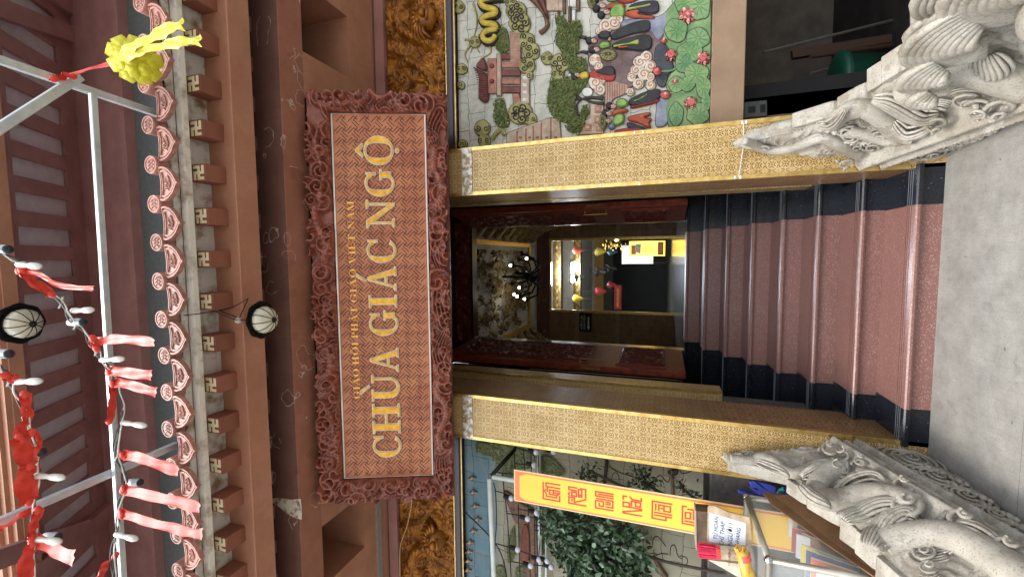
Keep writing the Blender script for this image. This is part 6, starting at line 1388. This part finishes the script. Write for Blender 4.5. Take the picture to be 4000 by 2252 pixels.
# plants
leafm = [mat('ficus_leaf_%d' % k, a, b, 9, .35) for k, (a, b) in enumerate((((30, 50, 28), (52, 76, 42)), ((58, 86, 54), (92, 116, 88)), ((92, 118, 98), (134, 154, 130))))]
def ficus(name, label, outline, cfn, n, Yr, size, seed, stems, mats=(0, 0, 0, 1, 1, 2), group=None):
    g = np.random.default_rng(seed); xs = [p[0] for p in outline]; ys_ = [p[1] for p in outline]; t = empty(name, label, 'plant', tuple(atY(cfn(*stems[0][-1]), Yr[1])), group); pts = g.random((n*4, 2))*[max(xs)-min(xs), max(ys_)-min(ys_)]+[min(xs), min(ys_)]; pts = pts[inside(pts, outline)][:n]; mbs = [MB(), MB(), MB()]
    # leaves gather in clumps round twigs
    tw = pts[:max(4, n//9)]; tY = g.uniform(Yr[0], Yr[1], len(tw)); stm = MB()
    for (px, py), Y in zip(tw, tY):
        c0 = atY(cfn(px, py), Y); m_ = g.integers(6, 13); ax = Vector(g.normal(size=3)); ax.z -= .8; ax.normalize(); stm.tube([c0-ax*.07, c0, c0+ax*.05], .0022, 4)
        for _ in range(m_):
            p = c0+ax*g.uniform(-.08, .08)+Vector(g.normal(size=3))*.028; d = (Vector(g.normal(size=3))*.8+Vector((0, -.25, -.9))).normalized(); s_ = d.cross(Vector(g.normal(size=3))).normalized(); L_ = size*g.uniform(.7, 1.25); nn = d.cross(s_); w_ = L_*.27
            v = [p, p+d*L_*.3+s_*w_+nn*w_*.25, p+d*L_*.7+s_*w_*.7+nn*w_*.15, p+d*L_, p+d*L_*.7-s_*w_*.7+nn*w_*.15, p+d*L_*.3-s_*w_+nn*w_*.25, p+d*L_*.3, p+d*L_*.7]
            mbs[mats[g.integers(len(mats))]].add(v, [(0, 1, 6), (1, 2, 7, 6), (2, 3, 7), (7, 3, 4), (6, 7, 4, 5), (0, 6, 5)])
    for k, b in enumerate(mbs):
        if b.v: b.build('foliage', leafm[k], t)
    stm.build('twigs', M['dark_iron'], t)
    for s_ in stems: MB().tube([Vector(q) for q in smoothline([tuple(atY(cfn(*p), (Yr[0]+Yr[1])/2)) for p in s_], 2)], [.011]*len(smoothline([(0, 0, 0)]*len(s_), 2)), 7).build('stem', mat('dark_bark', (52, 42, 32), (78, 66, 52), 20, .8, bump=.4) if 'dark_bark' not in bpy.data.materials else bpy.data.materials['dark_bark'], t)
ficus('leafy_shrub', 'dense leafy green shrub behind the yellow banner, against the left mural', [(390, 590), (560, 600), (650, 640), (900, 660), (1150, 740), (1500, 820), (1660, 900), (1640, 1000), (1500, 1060), (1560, 1150), (1710, 1160), (1690, 1300), (1650, 1500), (1500, 1800), (760, 1800), (730, 1350), (640, 1250), (560, 1150), (500, 1000), (430, 780)], cP, 2700, (3.12, 3.36), .056, 3, [[(1100, 1000), (1500, 1100), (1900, 1250), (2400, 1350), (2700, 1400)], [(700, 900), (1000, 1000), (1500, 1100)]])
ficus('small_shrub', 'small dark leafy sprig above the banner, close to the golden pillar', [(870, 60), (920, 30), (1000, 0), (1030, 60), (1160, 180), (1120, 230), (1000, 240), (900, 220), (850, 160)], cP, 80, (3.2, 3.3), .035, 4, [[(1000, 120), (1300, 260), (1600, 400), (2300, 620)]], (0, 0, 0))
ficus('small_shrub', 'larger dark leafy sprig above the middle of the banner', [(1460, 220), (1540, 180), (1610, 100), (1700, 120), (1760, 180), (1850, 260), (1800, 330), (1760, 370), (1600, 350), (1440, 310)], cP, 140, (3.2, 3.3), .037, 5, [[(1650, 250), (1900, 400), (2400, 600)]], (0, 0, 0))
ficus('small_shrub', 'thin twig with few dark leaves above the banner near the planter', [(2110, 220), (2150, 210), (2190, 330), (2160, 370), (2300, 380), (2380, 440), (2200, 430), (2120, 300)], cP, 26, (3.2, 3.3), .035, 6, [[(2130, 250), (2170, 340), (2300, 450), (2500, 560)]], (0, 0, 0))
# concrete planter block behind
V_ = crop(2650, 1800, 3.208)
a = atY(V_(380, 180), 3.3); b_ = atY(V_(400, 900), 3.3)
pb = empty('planter', 'dark weathered stone planter block behind the banner foot', 'planter', (-1.85, 3.3, 0)); stone = bpy.data.materials['dark_grey_stone']
MB().box(-2.6, -1.47, 3.24, 3.49, .02, a.z-.0).build('trough', stone, pb, bevel=.012); MB().box(-2.56, -1.5, 3.27, 3.46, a.z-.001, a.z+.02).build('soil', mat('soil', (34, 28, 22), (52, 44, 34), 30, .95), pb)
# yellow banner
YBn = 3.06
q = [atY(cP(47, 102), YBn), atY(cP(70, 495), YBn)]; xr, xl, zt = q[0].x, q[1].x, (q[0].z+q[1].z)/2; zb__ = .55
bn = empty('yellow_banner', 'tall yellow hanging banner with red square calligraphy, left of the golden pillar', 'banner', ((xl+xr)/2, YBn, zb__))
MB().box(xl, xr, YBn, YBn+.006, zb__, zt).build('cloth', mat('banner_cream', (236, 214, 160), None, rough=.6), bn)
redp = mat('banner_red', (206, 58, 48), (214, 70, 60), 30, .6); W_ = xr-xl
rb_ = paint('banner_border', (222, 112, 66), (236, 142, 92), 90, bump=0); MB().box(xl+.008, xr-.008, YBn-.0012, YBn, zb__+.008, zt-.008).build('border_print', rb_, bn)
yp = mat('banner_yellow', (246, 196, 56), (250, 206, 84), 3, .55); cxm = (xl+xr)/2
o_ = .020; pts = [(xl+o_+.004, zb__+.02), (xr-o_-.004, zb__+.02), (xr-o_, zb__+.06), (xr-o_, zt-.095), (xr-o_-.012, zt-.075), (xr-o_-.02, zt-.05), (xr-.05, zt-.046), (xl+.05, zt-.046), (xl+o_+.02, zt-.05), (xl+o_+.012, zt-.075), (xl+o_, zt-.095), (xl+o_, zb__+.06)]
MB().prism([(x, YBn-.0026, z) for x, z in pts], (0, .0013, 0)).build('yellow_field', yp, bn)
def glyph_b(strokes, cx, cy, s, nm='red_character', w=.085):
    """square calligraphy, strokes on a 10 x 10 grid, drawn as flat bars"""
    m = MB(); k = 0
    for st_ in strokes:
        for (x0, y0), (x1, y1) in zip(st_[:-1], st_[1:]):
            k += 1; X0, Z0 = cx+(x0-5)*s/10, cy+(y0-5)*s/10; X1, Z1 = cx+(x1-5)*s/10, cy+(y1-5)*s/10; d = Vector((X1-X0, Z1-Z0)); L_ = d.length; d /= L_; n_ = Vector((-d.y, d.x))*s*w*.5; e = d*s*w*.5; y = YBn-.0034-.00002*k
            m.add([(X0-e.x-n_.x, y, Z0-e.y-n_.y), (X1+e.x-n_.x, y, Z1+e.y-n_.y), (X1+e.x+n_.x, y, Z1+e.y+n_.y), (X0-e.x+n_.x, y, Z0-e.y+n_.y)], [(0, 1, 2, 3)])
    m.build(nm, redp, bn)
G = [ # Cần, Rộng, Phun, Nạc, Tại, Toà as square words (x to the right, y up)
 [[(9.5, 9.6), (.5, 9.6), (.5, .5), (3.2, .5)], [(3.2, 7.8), (2.2, 7.8), (2.2, 2.2), (3.6, 2.2), (3.6, 6), (6, 6), (6, .5)], [(3.6, 4), (6, 4)], [(4, 8.2), (5, 8.8), (6, 8.2)], [(7.6, .5), (7.6, 8), (9.6, 8), (9.6, .5)], [(5, 7.2), (7, 7.2)], [(3.3, 2.1), (4.8, .6), (4.8, 4)]],
 [[(.5, .5), (.5, 9.5), (4, 9.5), (4, 6.5), (1.5, 6.5)], [(1.5, 6.2), (4, .5)], [(5, 9.3), (5.6, 9.8), (6.4, 9.3)], [(5, 8), (7, 8), (7, 5.4), (5, 5.4), (5, 8)], [(8, 5.4), (8, 9.5), (9.6, 9.5), (9.6, 5.4)], [(5, 4.3), (9, 4.3), (9, 2.6), (5, 2.6), (5, 4.3)], [(9.6, 3), (9.6, .5), (5, .5)], [(6, 4.2), (6, 2.7)], [(2.2, 7.8), (3, 7.8)]],
 [[(.5, .5), (.5, 9.6), (4.6, 9.6), (4.6, 5.4), (2, 5.4), (2, 7.6), (3.2, 7.6)], [(2, 4), (2, .5), (5.8, .5), (5.8, 9)], [(3.5, 4), (3.5, 2), (4.6, 2), (4.6, 4)], [(7.2, .5), (7.2, 9.6), (9.6, 9.6), (9.6, .5)], [(8.4, 8), (8.4, .5)]],
 [[(.5, .5), (.5, 9.6), (1.2, 9.6), (3.4, .5), (4.1, .5), (4.1, 9.6)], [(5, 9.6), (6.4, 9.6), (6.4, 6.5), (5, 6.5)], [(5.2, 5.5), (7.4, 5.5), (7.4, 1), (5.2, 1), (5.2, 3.4), (7.2, 3.4)], [(9.6, 6.2), (8.4, 5), (8.4, .6), (9.7, .6)], [(8, 9.6), (9.6, 9.6), (9.6, 8)]],
 [[(.5, 9.6), (.5, 3), (1.8, 3)], [(.5, 9.6), (9.5, 9.6)], [(2.4, 8.4), (2.4, .5)], [(3.8, 8.4), (3.8, .5)], [(5.2, 6.5), (8, 6.5), (8, 1), (5.2, 1), (5.2, 4), (8, 4)], [(9.5, 8.4), (9.5, .5)], [(6.4, 5.4), (6.4, 4)], [(9.5, 9.6), (9.5, 9.2)], [(5.2, 8), (8, 8)]],
 [[(.5, 9.6), (9.6, 9.6), (9.6, 8)], [(.5, 9.6), (.5, .5)], [(2, 8.2), (2, .5)], [(3.4, 8.2), (6.6, 8.2), (6.6, 5.8), (3.6, 5.8), (3.6, 8.2)], [(8.4, 7), (8.4, .5)], [(3.6, 4.4), (8.2, 4.4)], [(3.6, 4.4), (3.6, .5), (8.4, .5)], [(6, 4.2), (6, .7)]]]
for g_, (cx_, cy_, hw) in zip(G, ((528, 382, 105), (850, 440, 108), (1188, 498, 110), (1540, 560, 117), (1910, 618, 122), (2290, 690, 125))):
    p = atY(cP(cx_, cy_), YBn); s_ = (atY(cP(cx_-hw, cy_), YBn)-atY(cP(cx_+hw, cy_), YBn)).length; glyph_b(g_, cxm, p.z, s_*1.06)
# bookcase with glass sides
XB = -1.55; cy0, cy1 = 2.41, 3.02; ztop = .955; xb0 = -2.35
bk = empty('glass_bookcase', 'glass bookcase with rounded pale metal frame, beside the left dragon balustrade', 'bookcase', (-1.95, 2.7, 0)); alu = mat('pale_aluminium', (150, 146, 132), (176, 172, 158), 9, .35, metal=.6)
def rod(a, b, r=.017, m=None, nm='frame_tube'): MB().tube([a, b], r, 12).build(nm, m or alu, bk, smooth=True)
for (a, b) in (((XB, cy0, ztop), (XB, cy1, ztop)), ((xb0, cy0, ztop), (xb0, cy1, ztop)), ((XB, cy0, ztop), (xb0, cy0, ztop)), ((XB, cy1, ztop), (xb0, cy1, ztop)), ((XB, cy0, ztop), (XB, cy0, 0)), ((XB, cy1, ztop), (XB, cy1, 0)), ((xb0, cy0, ztop), (xb0, cy0, 0)), ((xb0, cy1, ztop), (xb0, cy1, 0)), ((XB, cy0, .42), (XB, cy1, .42)), ((XB, cy0, .08), (XB, cy1, .08)), ((xb0, cy0, .42), (XB, cy0, .42))): rod(a, b)
for (x, y) in ((XB, cy0), (XB, cy1), (xb0, cy0), (xb0, cy1)): MB().ball((x, y, ztop+.002), .023, 14, 10).build('corner_ball', mat('chrome', (190, 190, 194), None, rough=.08, metal=1) if 'chrome' not in bpy.data.materials else bpy.data.materials['chrome'], bk, smooth=True)
def glassm():
    t = NT('cabinet_glass'); t.color((.86, .93, .90, 1)); t.pr(.03); t.b.inputs['Transmission Weight'].default_value = 0; t.b.inputs['Alpha'].default_value = .16; return t.m
gl = glassm()
MB().box(XB-.002, XB+.002, cy0+.017, cy1-.017, .1, ztop-.015).build('side_pane', gl, bk); MB().box(xb0+.02, XB-.02, cy0-.002, cy0+.002, .1, ztop-.015).build('front_pane', gl, bk); MB().box(xb0+.01, XB-.01, cy0+.01, cy1-.01, ztop-.003, ztop+.003).build('top_pane', gl, bk)
MB().box(xb0+.01, XB-.01, cy0+.02, cy1-.02, .50, .512).build('shelf', mat('dark_shelf_board', (52, 46, 40), (70, 64, 56), 9, .5), bk); MB().box(xb0+.01, XB-.01, cy0+.02, cy1-.02, .10, .112).build('shelf', bpy.data.materials['dark_shelf_board'], bk)
# books leaning inside, each one a thing
bkm = [mat('book_cover_%d' % k, c, None, rough=.45) for k, c in enumerate(((206, 204, 196), (196, 92, 44), (60, 60, 96), (190, 176, 60), (150, 172, 160), (120, 84, 60), (214, 214, 214), (168, 60, 50), (80, 110, 130), (196, 186, 150)))]
paperm = mat('paper_block', (196, 192, 178), None, rough=.8)
bl = ['white book with pale spine nearest the front of the shelf', 'orange covered book leaning among white ones', 'navy blue book leaning beside the orange book', 'yellow spined booklet in the middle of the shelf', 'pale mint magazine lying at the back of the shelf', 'brown covered book leaning in the row', 'thick white book leaning next to the brown book', 'small red book in the row', 'grey blue book close to the red book', 'cream coloured book at the near end of the row', 'pale folded booklet behind the cardboard', 'wide white book lying flat at the back']
for k in range(12):
    y = cy0+.07+.043*k; zb2 = .514; tl = R(14+((k*37) % 17)); h_ = .20+.012*((k*5) % 4); w_ = .14+.01*(k % 3); th = .010+.005*((k*3) % 3)
    if k in (4, 11): continue
    t = empty('book', bl[k], 'book', (XB-.12, y, zb2), 'books in the glass bookcase'); c_ = Vector((XB-.13-.01*((k*3) % 3), y+h_*.5*math.sin(tl), zb2+h_*.5*math.cos(tl)+th*.5*math.sin(tl)+.001)); dz_ = Vector((0, math.sin(tl), math.cos(tl))); dn = Vector((0, math.cos(tl), -math.sin(tl)))
    MB().obox(c_, Vector((w_/2, 0, 0)), dz_*h_/2, dn*th/2).build('cover', bkm[k % 10], t); MB().obox(c_+Vector((.003, 0, 0)), Vector((w_/2, 0, 0)), dz_*(h_/2-.003+.0045), dn*(th/2-.002)).build('pages', paperm, t)
for k, (y, z, mt) in enumerate(((2.86, .514, 4), (2.87, .533, 6))):
    t = empty('book', bl[4] if k == 0 else bl[11], 'book', (XB-.15, y, z), 'books in the glass bookcase'); MB().obox((XB-.15, y, z+.009), (.13, .02*k, 0), (-.02*k, .10, 0), (0, 0, .008)).build('cover', bkm[mt], t, bevel=.002)
    MB().obox((XB-.148, y, z+.009), (.131, .02*k, 0), (-.02*k, .101, 0), (0, 0, .005)).build('pages', paperm, t)
# stickers on the lower glass, a packed lower shelf of books
for k in range(10):
    y = cy0+.06+.05*k; t = empty('book', ('%s book standing on the lower shelf, %s' % (('white', 'dusty red', 'green', 'grey', 'cream', 'blue', 'ochre', 'pale', 'brown', 'violet')[k], 'near the front corner' if k < 3 else ('mid row' if k < 7 else 'near the back corner'))), 'book', (XB-.13, y, .113), 'books in the glass bookcase')
    MB().obox((XB-.13, y+.01, .113+.121), (.08, 0, 0), (0, .010, .118), (0, .012, -.001)).build('cover', bkm[(k*7+2) % 10], t)
# cardboard sheets between glass and dragon
cb = mat('brown_cardboard', (120, 88, 58), (146, 110, 76), 5, .85, bump=.1, bscale=30)
t = empty('cardboard_sheet', 'brown folded cardboard sheet leaning between bookcase and dragon balustrade', 'cardboard', (-1.48, 2.6, .3))
MB().prism([(XB+.028, 3.06, .86), (XB+.028, 2.92, .84), (XB+.028, 2.60, .66), (XB+.028, 2.30, .47), (XB+.028, 2.24, .30), (XB+.028, 3.06, .20)], (.006, 0, 0)).build('sheet', cb, t); MB().prism([(XB+.034, 3.02, .80), (XB+.034, 2.62, .62), (XB+.036, 2.32, .44), (XB+.09, 2.32, .30), (XB+.09, 3.0, .6)], (.005, .0, .002)).build('flap', cb, t)
# blue plastic crate and stool behind
blu = mat('blue_plastic', (44, 58, 150), (66, 84, 182), 6, .35); teal = mat('teal_plastic', (40, 150, 160), (80, 190, 196), 6, .35)
bx = empty('blue_plastic_chair', 'blue plastic chair lying behind the left dragon', 'chair', (-1.5, 3.14, .62))
def pq(x, y, Y=3.14): return atY(V_(x, y), Y)
for pts, nm in (([(885, 255), (910, 330), (1050, 420), (1180, 440), (1200, 400), (1060, 330), (960, 250)], 'backrest'), ([(870, 310), (1000, 420), (1170, 470), (1220, 440), (1100, 400), (960, 320)], 'side_rail'), ([(750, 400), (760, 365), (960, 430), (1080, 450), (1060, 480), (900, 455)], 'leg'), ([(1200, 470), (1320, 370), (1390, 360), (1490, 520), (1330, 500)], 'seat'), ([(980, 250), (1140, 290), (1230, 330), (1220, 420), (1100, 350)], 'armrest')):
    MB().prism([pq(*p) for p in pts], (0, .035 if nm != 'seat' else .05, .0)).build(nm, blu, bx, bevel=.005)
b = MB()
for k in range(4):
    p_, q_ = pq(1345+28*k, 480-14*k, 3.135), pq(1385+22*k, 400-2*k, 3.135); b.tube([p_, q_], .004, 4)
b.build('slot', M['black'], bx)
tb = empty('teal_basket', 'teal perforated plastic basket beside the blue chair', 'basket', tuple(pq(1290, 400))); MB().prism([pq(*p, 3.125) for p in ((1225, 410), (1260, 350), (1310, 330), (1330, 370), (1270, 460), (1240, 440))], (0, .008, 0)).build('side', teal, tb); b = MB()
for i in range(5):
    for j in range(4): b.ball(pq(1265+16*i-6*j, 375+14*j, 3.122), .003, 6, 4)
b.build('hole', M['black'], tb)
# things on the bookcase: sign, incense, boxes
YS = 2.78
def sq(x, y, Y=YS): return atY(V_(x, y), Y)
ps = empty('paper_sign', 'white paper notice taped to brown card, standing on the bookcase', 'notice', tuple(sq(900, 880)))
MB().prism([sq(*p, YS) for p in ((370, 580), (385, 556), (440, 556), (640, 640), (760, 670), (890, 700), (900, 760), (925, 1050), (840, 1080), (360, 1010))], (0, .012, 0)).build('card', mat('taped_brown_card', (150, 126, 96), (196, 178, 150), 14, .35, coat=.3), ps, bevel=.001)
pa = [(385, 640), (846, 775), (840, 1052), (385, 1010)]; MB().prism([sq(*p, YS-.0012) for p in pa], (0, .001, 0)).build('paper', mat('white_paper', (206, 212, 226), None, rough=.5), ps)
ink = mat('black_ink', (30, 28, 36), None, rough=.6)
import itertools
def atp(x, y): return sq(x, y, YS-.0022)
ce = crop(2650, 1800, 3.208)
for s_, (xa, ya), (xb2, yb2), hgt in (('VUI TỪ HOAN', (466, 1120), (480, 695), 50), ('CHỈ THÁP', (540, 1060), (560, 760), 45), ('MỖI NGƯỜI 1', (650, 1180), (655, 770), 45), ('1 CÂY NHANG', (735, 1180), (760, 835), 50)):
    if 'VUI' in s_: s_ = 'TỪ HOAN'; ya = 980
    if 'MỖI' in s_: s_ = 'NGƯỜI 1'; ya = 1058
    if 'CÂY' in s_: s_ = 'NHANG'; ya = 1058
    a, b_ = atp(xa, ya), atp(xb2, yb2); L_ = (b_-a).length; h_ = L_/len(s_)*1.55; o = text(s_, 1, (a+b_)/2, (b_-a), (-(b_-a).z, 0, (b_-a).x), ink, 'lettering', ps, 0, shear=.18)
    off = base_of(ps); mid_ = (a+b_)/2-off; vsx = [v.co.copy() for v in o.data.vertices]; ex_ = (b_-a).normalized(); pr_ = [(v-mid_).dot(ex_) for v in vsx]; cur = max(pr_)-min(pr_); k = L_/cur
    for v in o.data.vertices: v.co = mid_+(v.co-mid_)*k
def stick_bundle(name, label, top, bot, r0, r1, mt, mh, n, Y, tip=.06):
    a, b_ = sq(*top, Y), sq(*bot, Y); t = empty(name, label, 'incense', tuple(b_)); d = (a-b_); L_ = d.length; d.normalize(); x = d.orthogonal().normalized(); y = d.cross(x); g = np.random.default_rng(n); s = MB(); s2 = MB()
    for k in range(n):
        rr = math.sqrt(g.random()); an = g.random()*6.28; e = (x*math.cos(an)+y*math.sin(an))*rr; s.tube([b_+d*L_*.5+e*r0, a+e*r1*1.0+d*g.uniform(-tip*.2, tip*.2)], .0028, 5); 
    s.build('sticks', mt, t); 
    MB().lathe([(0, 0), (r0, 0), (r0*1.03, L_*.2), (r0*1.0, L_*.55), (r0*1.02, L_*.6), (r0*.3, L_*.6)], b_, d, 20, wob=lambda q: 1+.02*math.cos(9*q)).build('wrapper', mh, t, smooth=True)
    return t, a, b_, d
pinks = mat('crimson_incense', (190, 22, 60), (224, 52, 92), 30, .6); wrapm = mat('printed_foil_wrapper', (140, 120, 96), (196, 184, 160), 26, .3, coat=.4)
t, a, b_, d = stick_bundle('incense_bundle', 'bundle of crimson incense sticks in a printed wrapper standing on the bookcase', (265, 1110), (790, 1165), .036, .043, pinks, wrapm, 170, 2.72)
x = Vector((1, 0, 0)); MB().lathe([(.0375, 0), (.0382, .022), (.0375, .024)], b_+d*((a-b_).length*.50), d, 20).build('red_band', redp, t, smooth=True)
text('TRẦM HƯƠNG', .016, b_+d*((a-b_).length*.30)+Vector((0, -.0385, 0)), (1, 0, 0), d, mat('dark_red_ink', (110, 20, 16), None), 'lettering', t, .0004)
yel = mat('yellow_incense', (190, 142, 40), (222, 180, 76), 30, .35, coat=.4)
t, a, b_, d = stick_bundle('incense_packet', 'packet of yellow incense sticks lying in front of the notice', (760, 1085), (960, 1600), .030, .026, yel, yel, 60, 2.66)
MB().tube([sq(790, 1110, 2.66), sq(905, 1600, 2.66)], .0335, 18).build('clear_sleeve', yel, t, smooth=True); MB().tube([sq(815, 1150, 2.66), sq(830, 1230, 2.66)], .035, 18).build('red_band', mat('coral_band', (226, 90, 76), None, rough=.3), t, smooth=True)
bxw = empty('wooden_box', 'small dark weathered wooden box behind the paper notice', 'box', tuple(sq(300, 850, 2.9)))
MB().prism([sq(*p, 2.9) for p in ((212, 622), (222, 1090), (420, 1060), (420, 640))], (0, .09, 0)).build('box_body', mat('weathered_box', (66, 52, 40), (112, 90, 66), 12, .7, bump=.3), bxw); MB().prism([sq(*p, 2.895) for p in ((208, 616), (218, 1110), (230, 1110), (224, 616))], (0, .1, 0)).build('pale_rim', mat('pale_rim', (160, 150, 132), None), bxw)
cd = empty('card_packet', 'white and cream plastic wrapped packet under the incense bundle', 'packet', tuple(sq(650, 1330, 2.74))); MB().prism([sq(*p, 2.80) for p in ((370, 1235), (800, 1290), (830, 1500), (560, 1340))], (0, .02, 0)).build('packet', mat('cream_wrap', (186, 172, 146), (220, 212, 196), 20, .25, coat=.4), cd)
# ------------------------------------------------------------------ right: dim under croft below the mural
struct('lower_floor', MB().box(PR[1]+.01, 7, 3.3, 9, -.5, -.42), mat('dark_concrete_floor', (48, 46, 44), (66, 62, 58), 5, .7))
uc = empty('undercroft', 'dark open undercroft below the right mural', 'basement', (2.4, 5, -.42)); dkw = mat('dim_grey_wall', (104, 92, 80), (128, 116, 102), 4, .8)
MB().box(PR[1]+.3, 7, 6.4, 6.6, -.42, 1.9).build('back_wall', dkw, uc); MB().box(1.03, 1.2, 3.8, 6.4, -.42, 1.9).build('side_wall', dkw, uc); MB().box(6.8, 7, 3.6, 6.6, -.42, 1.9).build('side_wall', dkw, uc); MB().box(PR[1]+.01, 7, 3.81, 6.6, 1.5, 1.7).build('ceiling', dkw, uc)
cR = crop(2800, 0, 1.9075)
def beam3(p, q, r, m, nm): MB().tube([atY(cR(*p), 4.6), atY(cR(*q), 4.9)], r, 8).build(nm, m, uc)
beam3((350, 390), (1310, 152), .012, alu, 'pipe'); beam3((700, 420), (1340, 335), .02, mat('rust_brown_pipe', (96, 70, 50), None), 'pipe'); beam3((700, 550), (1150, 420), .012, alu, 'pipe')
MB().prism([atY(cR(*p), 4.9) for p in ((560, 370), (1320, 250), (1320, 310), (570, 430))], (0, .06, 0)).build('shelf_board', mat('brown_board', (92, 66, 48), None), uc)
gb = empty('green_bin', 'dark green plastic bin in the shadow of the undercroft', 'bin', (1.9, 4.9, -.42)); pc2 = atY(cR(930, 640), 4.4)
MB().lathe([(0, 0), (.20, 0), (.24, .34), (.26, .36), (.26, .38), (.24, .38)], (pc2.x, 4.4, pc2.z-.36), (0, 0, 1), 24).build('tub', mat('green_plastic', (10, 62, 44), (18, 82, 58), 6, .45), gb, smooth=True); MB().lathe([(.27, 0), (.27, .03), (.2, .05), (0, .055)], (pc2.x, 4.4, pc2.z+.02), (0, 0, 1), 24).build('lid', bpy.data.materials['green_plastic'], gb, smooth=True)
eb = empty('meter_box', 'grey electric meter box beside the golden pillar, under the mural', 'meter box', tuple(atY(cR(290, 815), 3.75))); bb = [atY(cR(*p), 3.75) for p in ((202, 762), (375, 745), (375, 862), (202, 880))]
MB().prism(bb, (0, .1, 0)).build('case', mat('grey_meter_case', (62, 66, 68), (76, 80, 80), 9, .5), eb, bevel=.004); MB().prism([atY(cR(*p), 3.747) for p in ((235, 795), (288, 790), (288, 838), (235, 840))], (0, .003, 0)).build('vent', M['dark_iron'], eb); MB().prism([atY(cR(*p), 3.746) for p in ((325, 780), (362, 776), (362, 835), (325, 838))], (0, .003, 0)).build('window', M['dark_iron'], eb)
cur = empty('black_tarpaulin', 'black tarpaulin hanging in folds behind the right dragon', 'tarpaulin', (2.2, 3.45, 0)); v = []; f = []
for i in range(60):
    for j in range(16):
        s = i/59; y_ = 3.36+.03*math.sin(i*1.1)+.02*math.sin(i*.37+j*.4); v.append((1.55+2.6*s, y_, .02+(.12+.5*s**.7)*(j/15)))
for i in range(59):
    for j in range(15): f.append((i*16+j, (i+1)*16+j, (i+1)*16+j+1, i*16+j+1))
MB().add(v, f).build('sheet', mat('black_tarp', (10, 10, 13), (22, 22, 26), 9, .5, bump=.4, bscale=12, bdist=.02), cur, smooth=True)
# thin cable running over the left frieze and mural
ca = empty('thin_cable', 'thin pale cable hanging over the left gilt frieze', 'cable', (-2.3, 3.38, 3.6)); cz = crop(1450, 1850, 3.6075)
MB().tube([Vector(q) for q in smoothline([tuple(atY(cz(*p), 3.37)) for p in ((578, 330), (560, 500), (500, 760), (430, 930), (400, 1060), (405, 1450))], 2)], .004, 6).build('cable', mat('cream_cable', (196, 170, 120), None), ca)
cb2 = empty('thin_cable', 'dark brown cable slanting over the blue sky of the left mural', 'cable', (-2.5, 3.44, 2.9)); MB().tube([Vector(q) for q in smoothline([tuple(atY(cL(*p), 3.44)) for p in ((155, 700), (170, 780), (300, 900), (430, 1030), (540, 1180), (600, 1400), (600, 1600))], 2)], .005, 6).build('cable', M['dark_iron'], cb2)
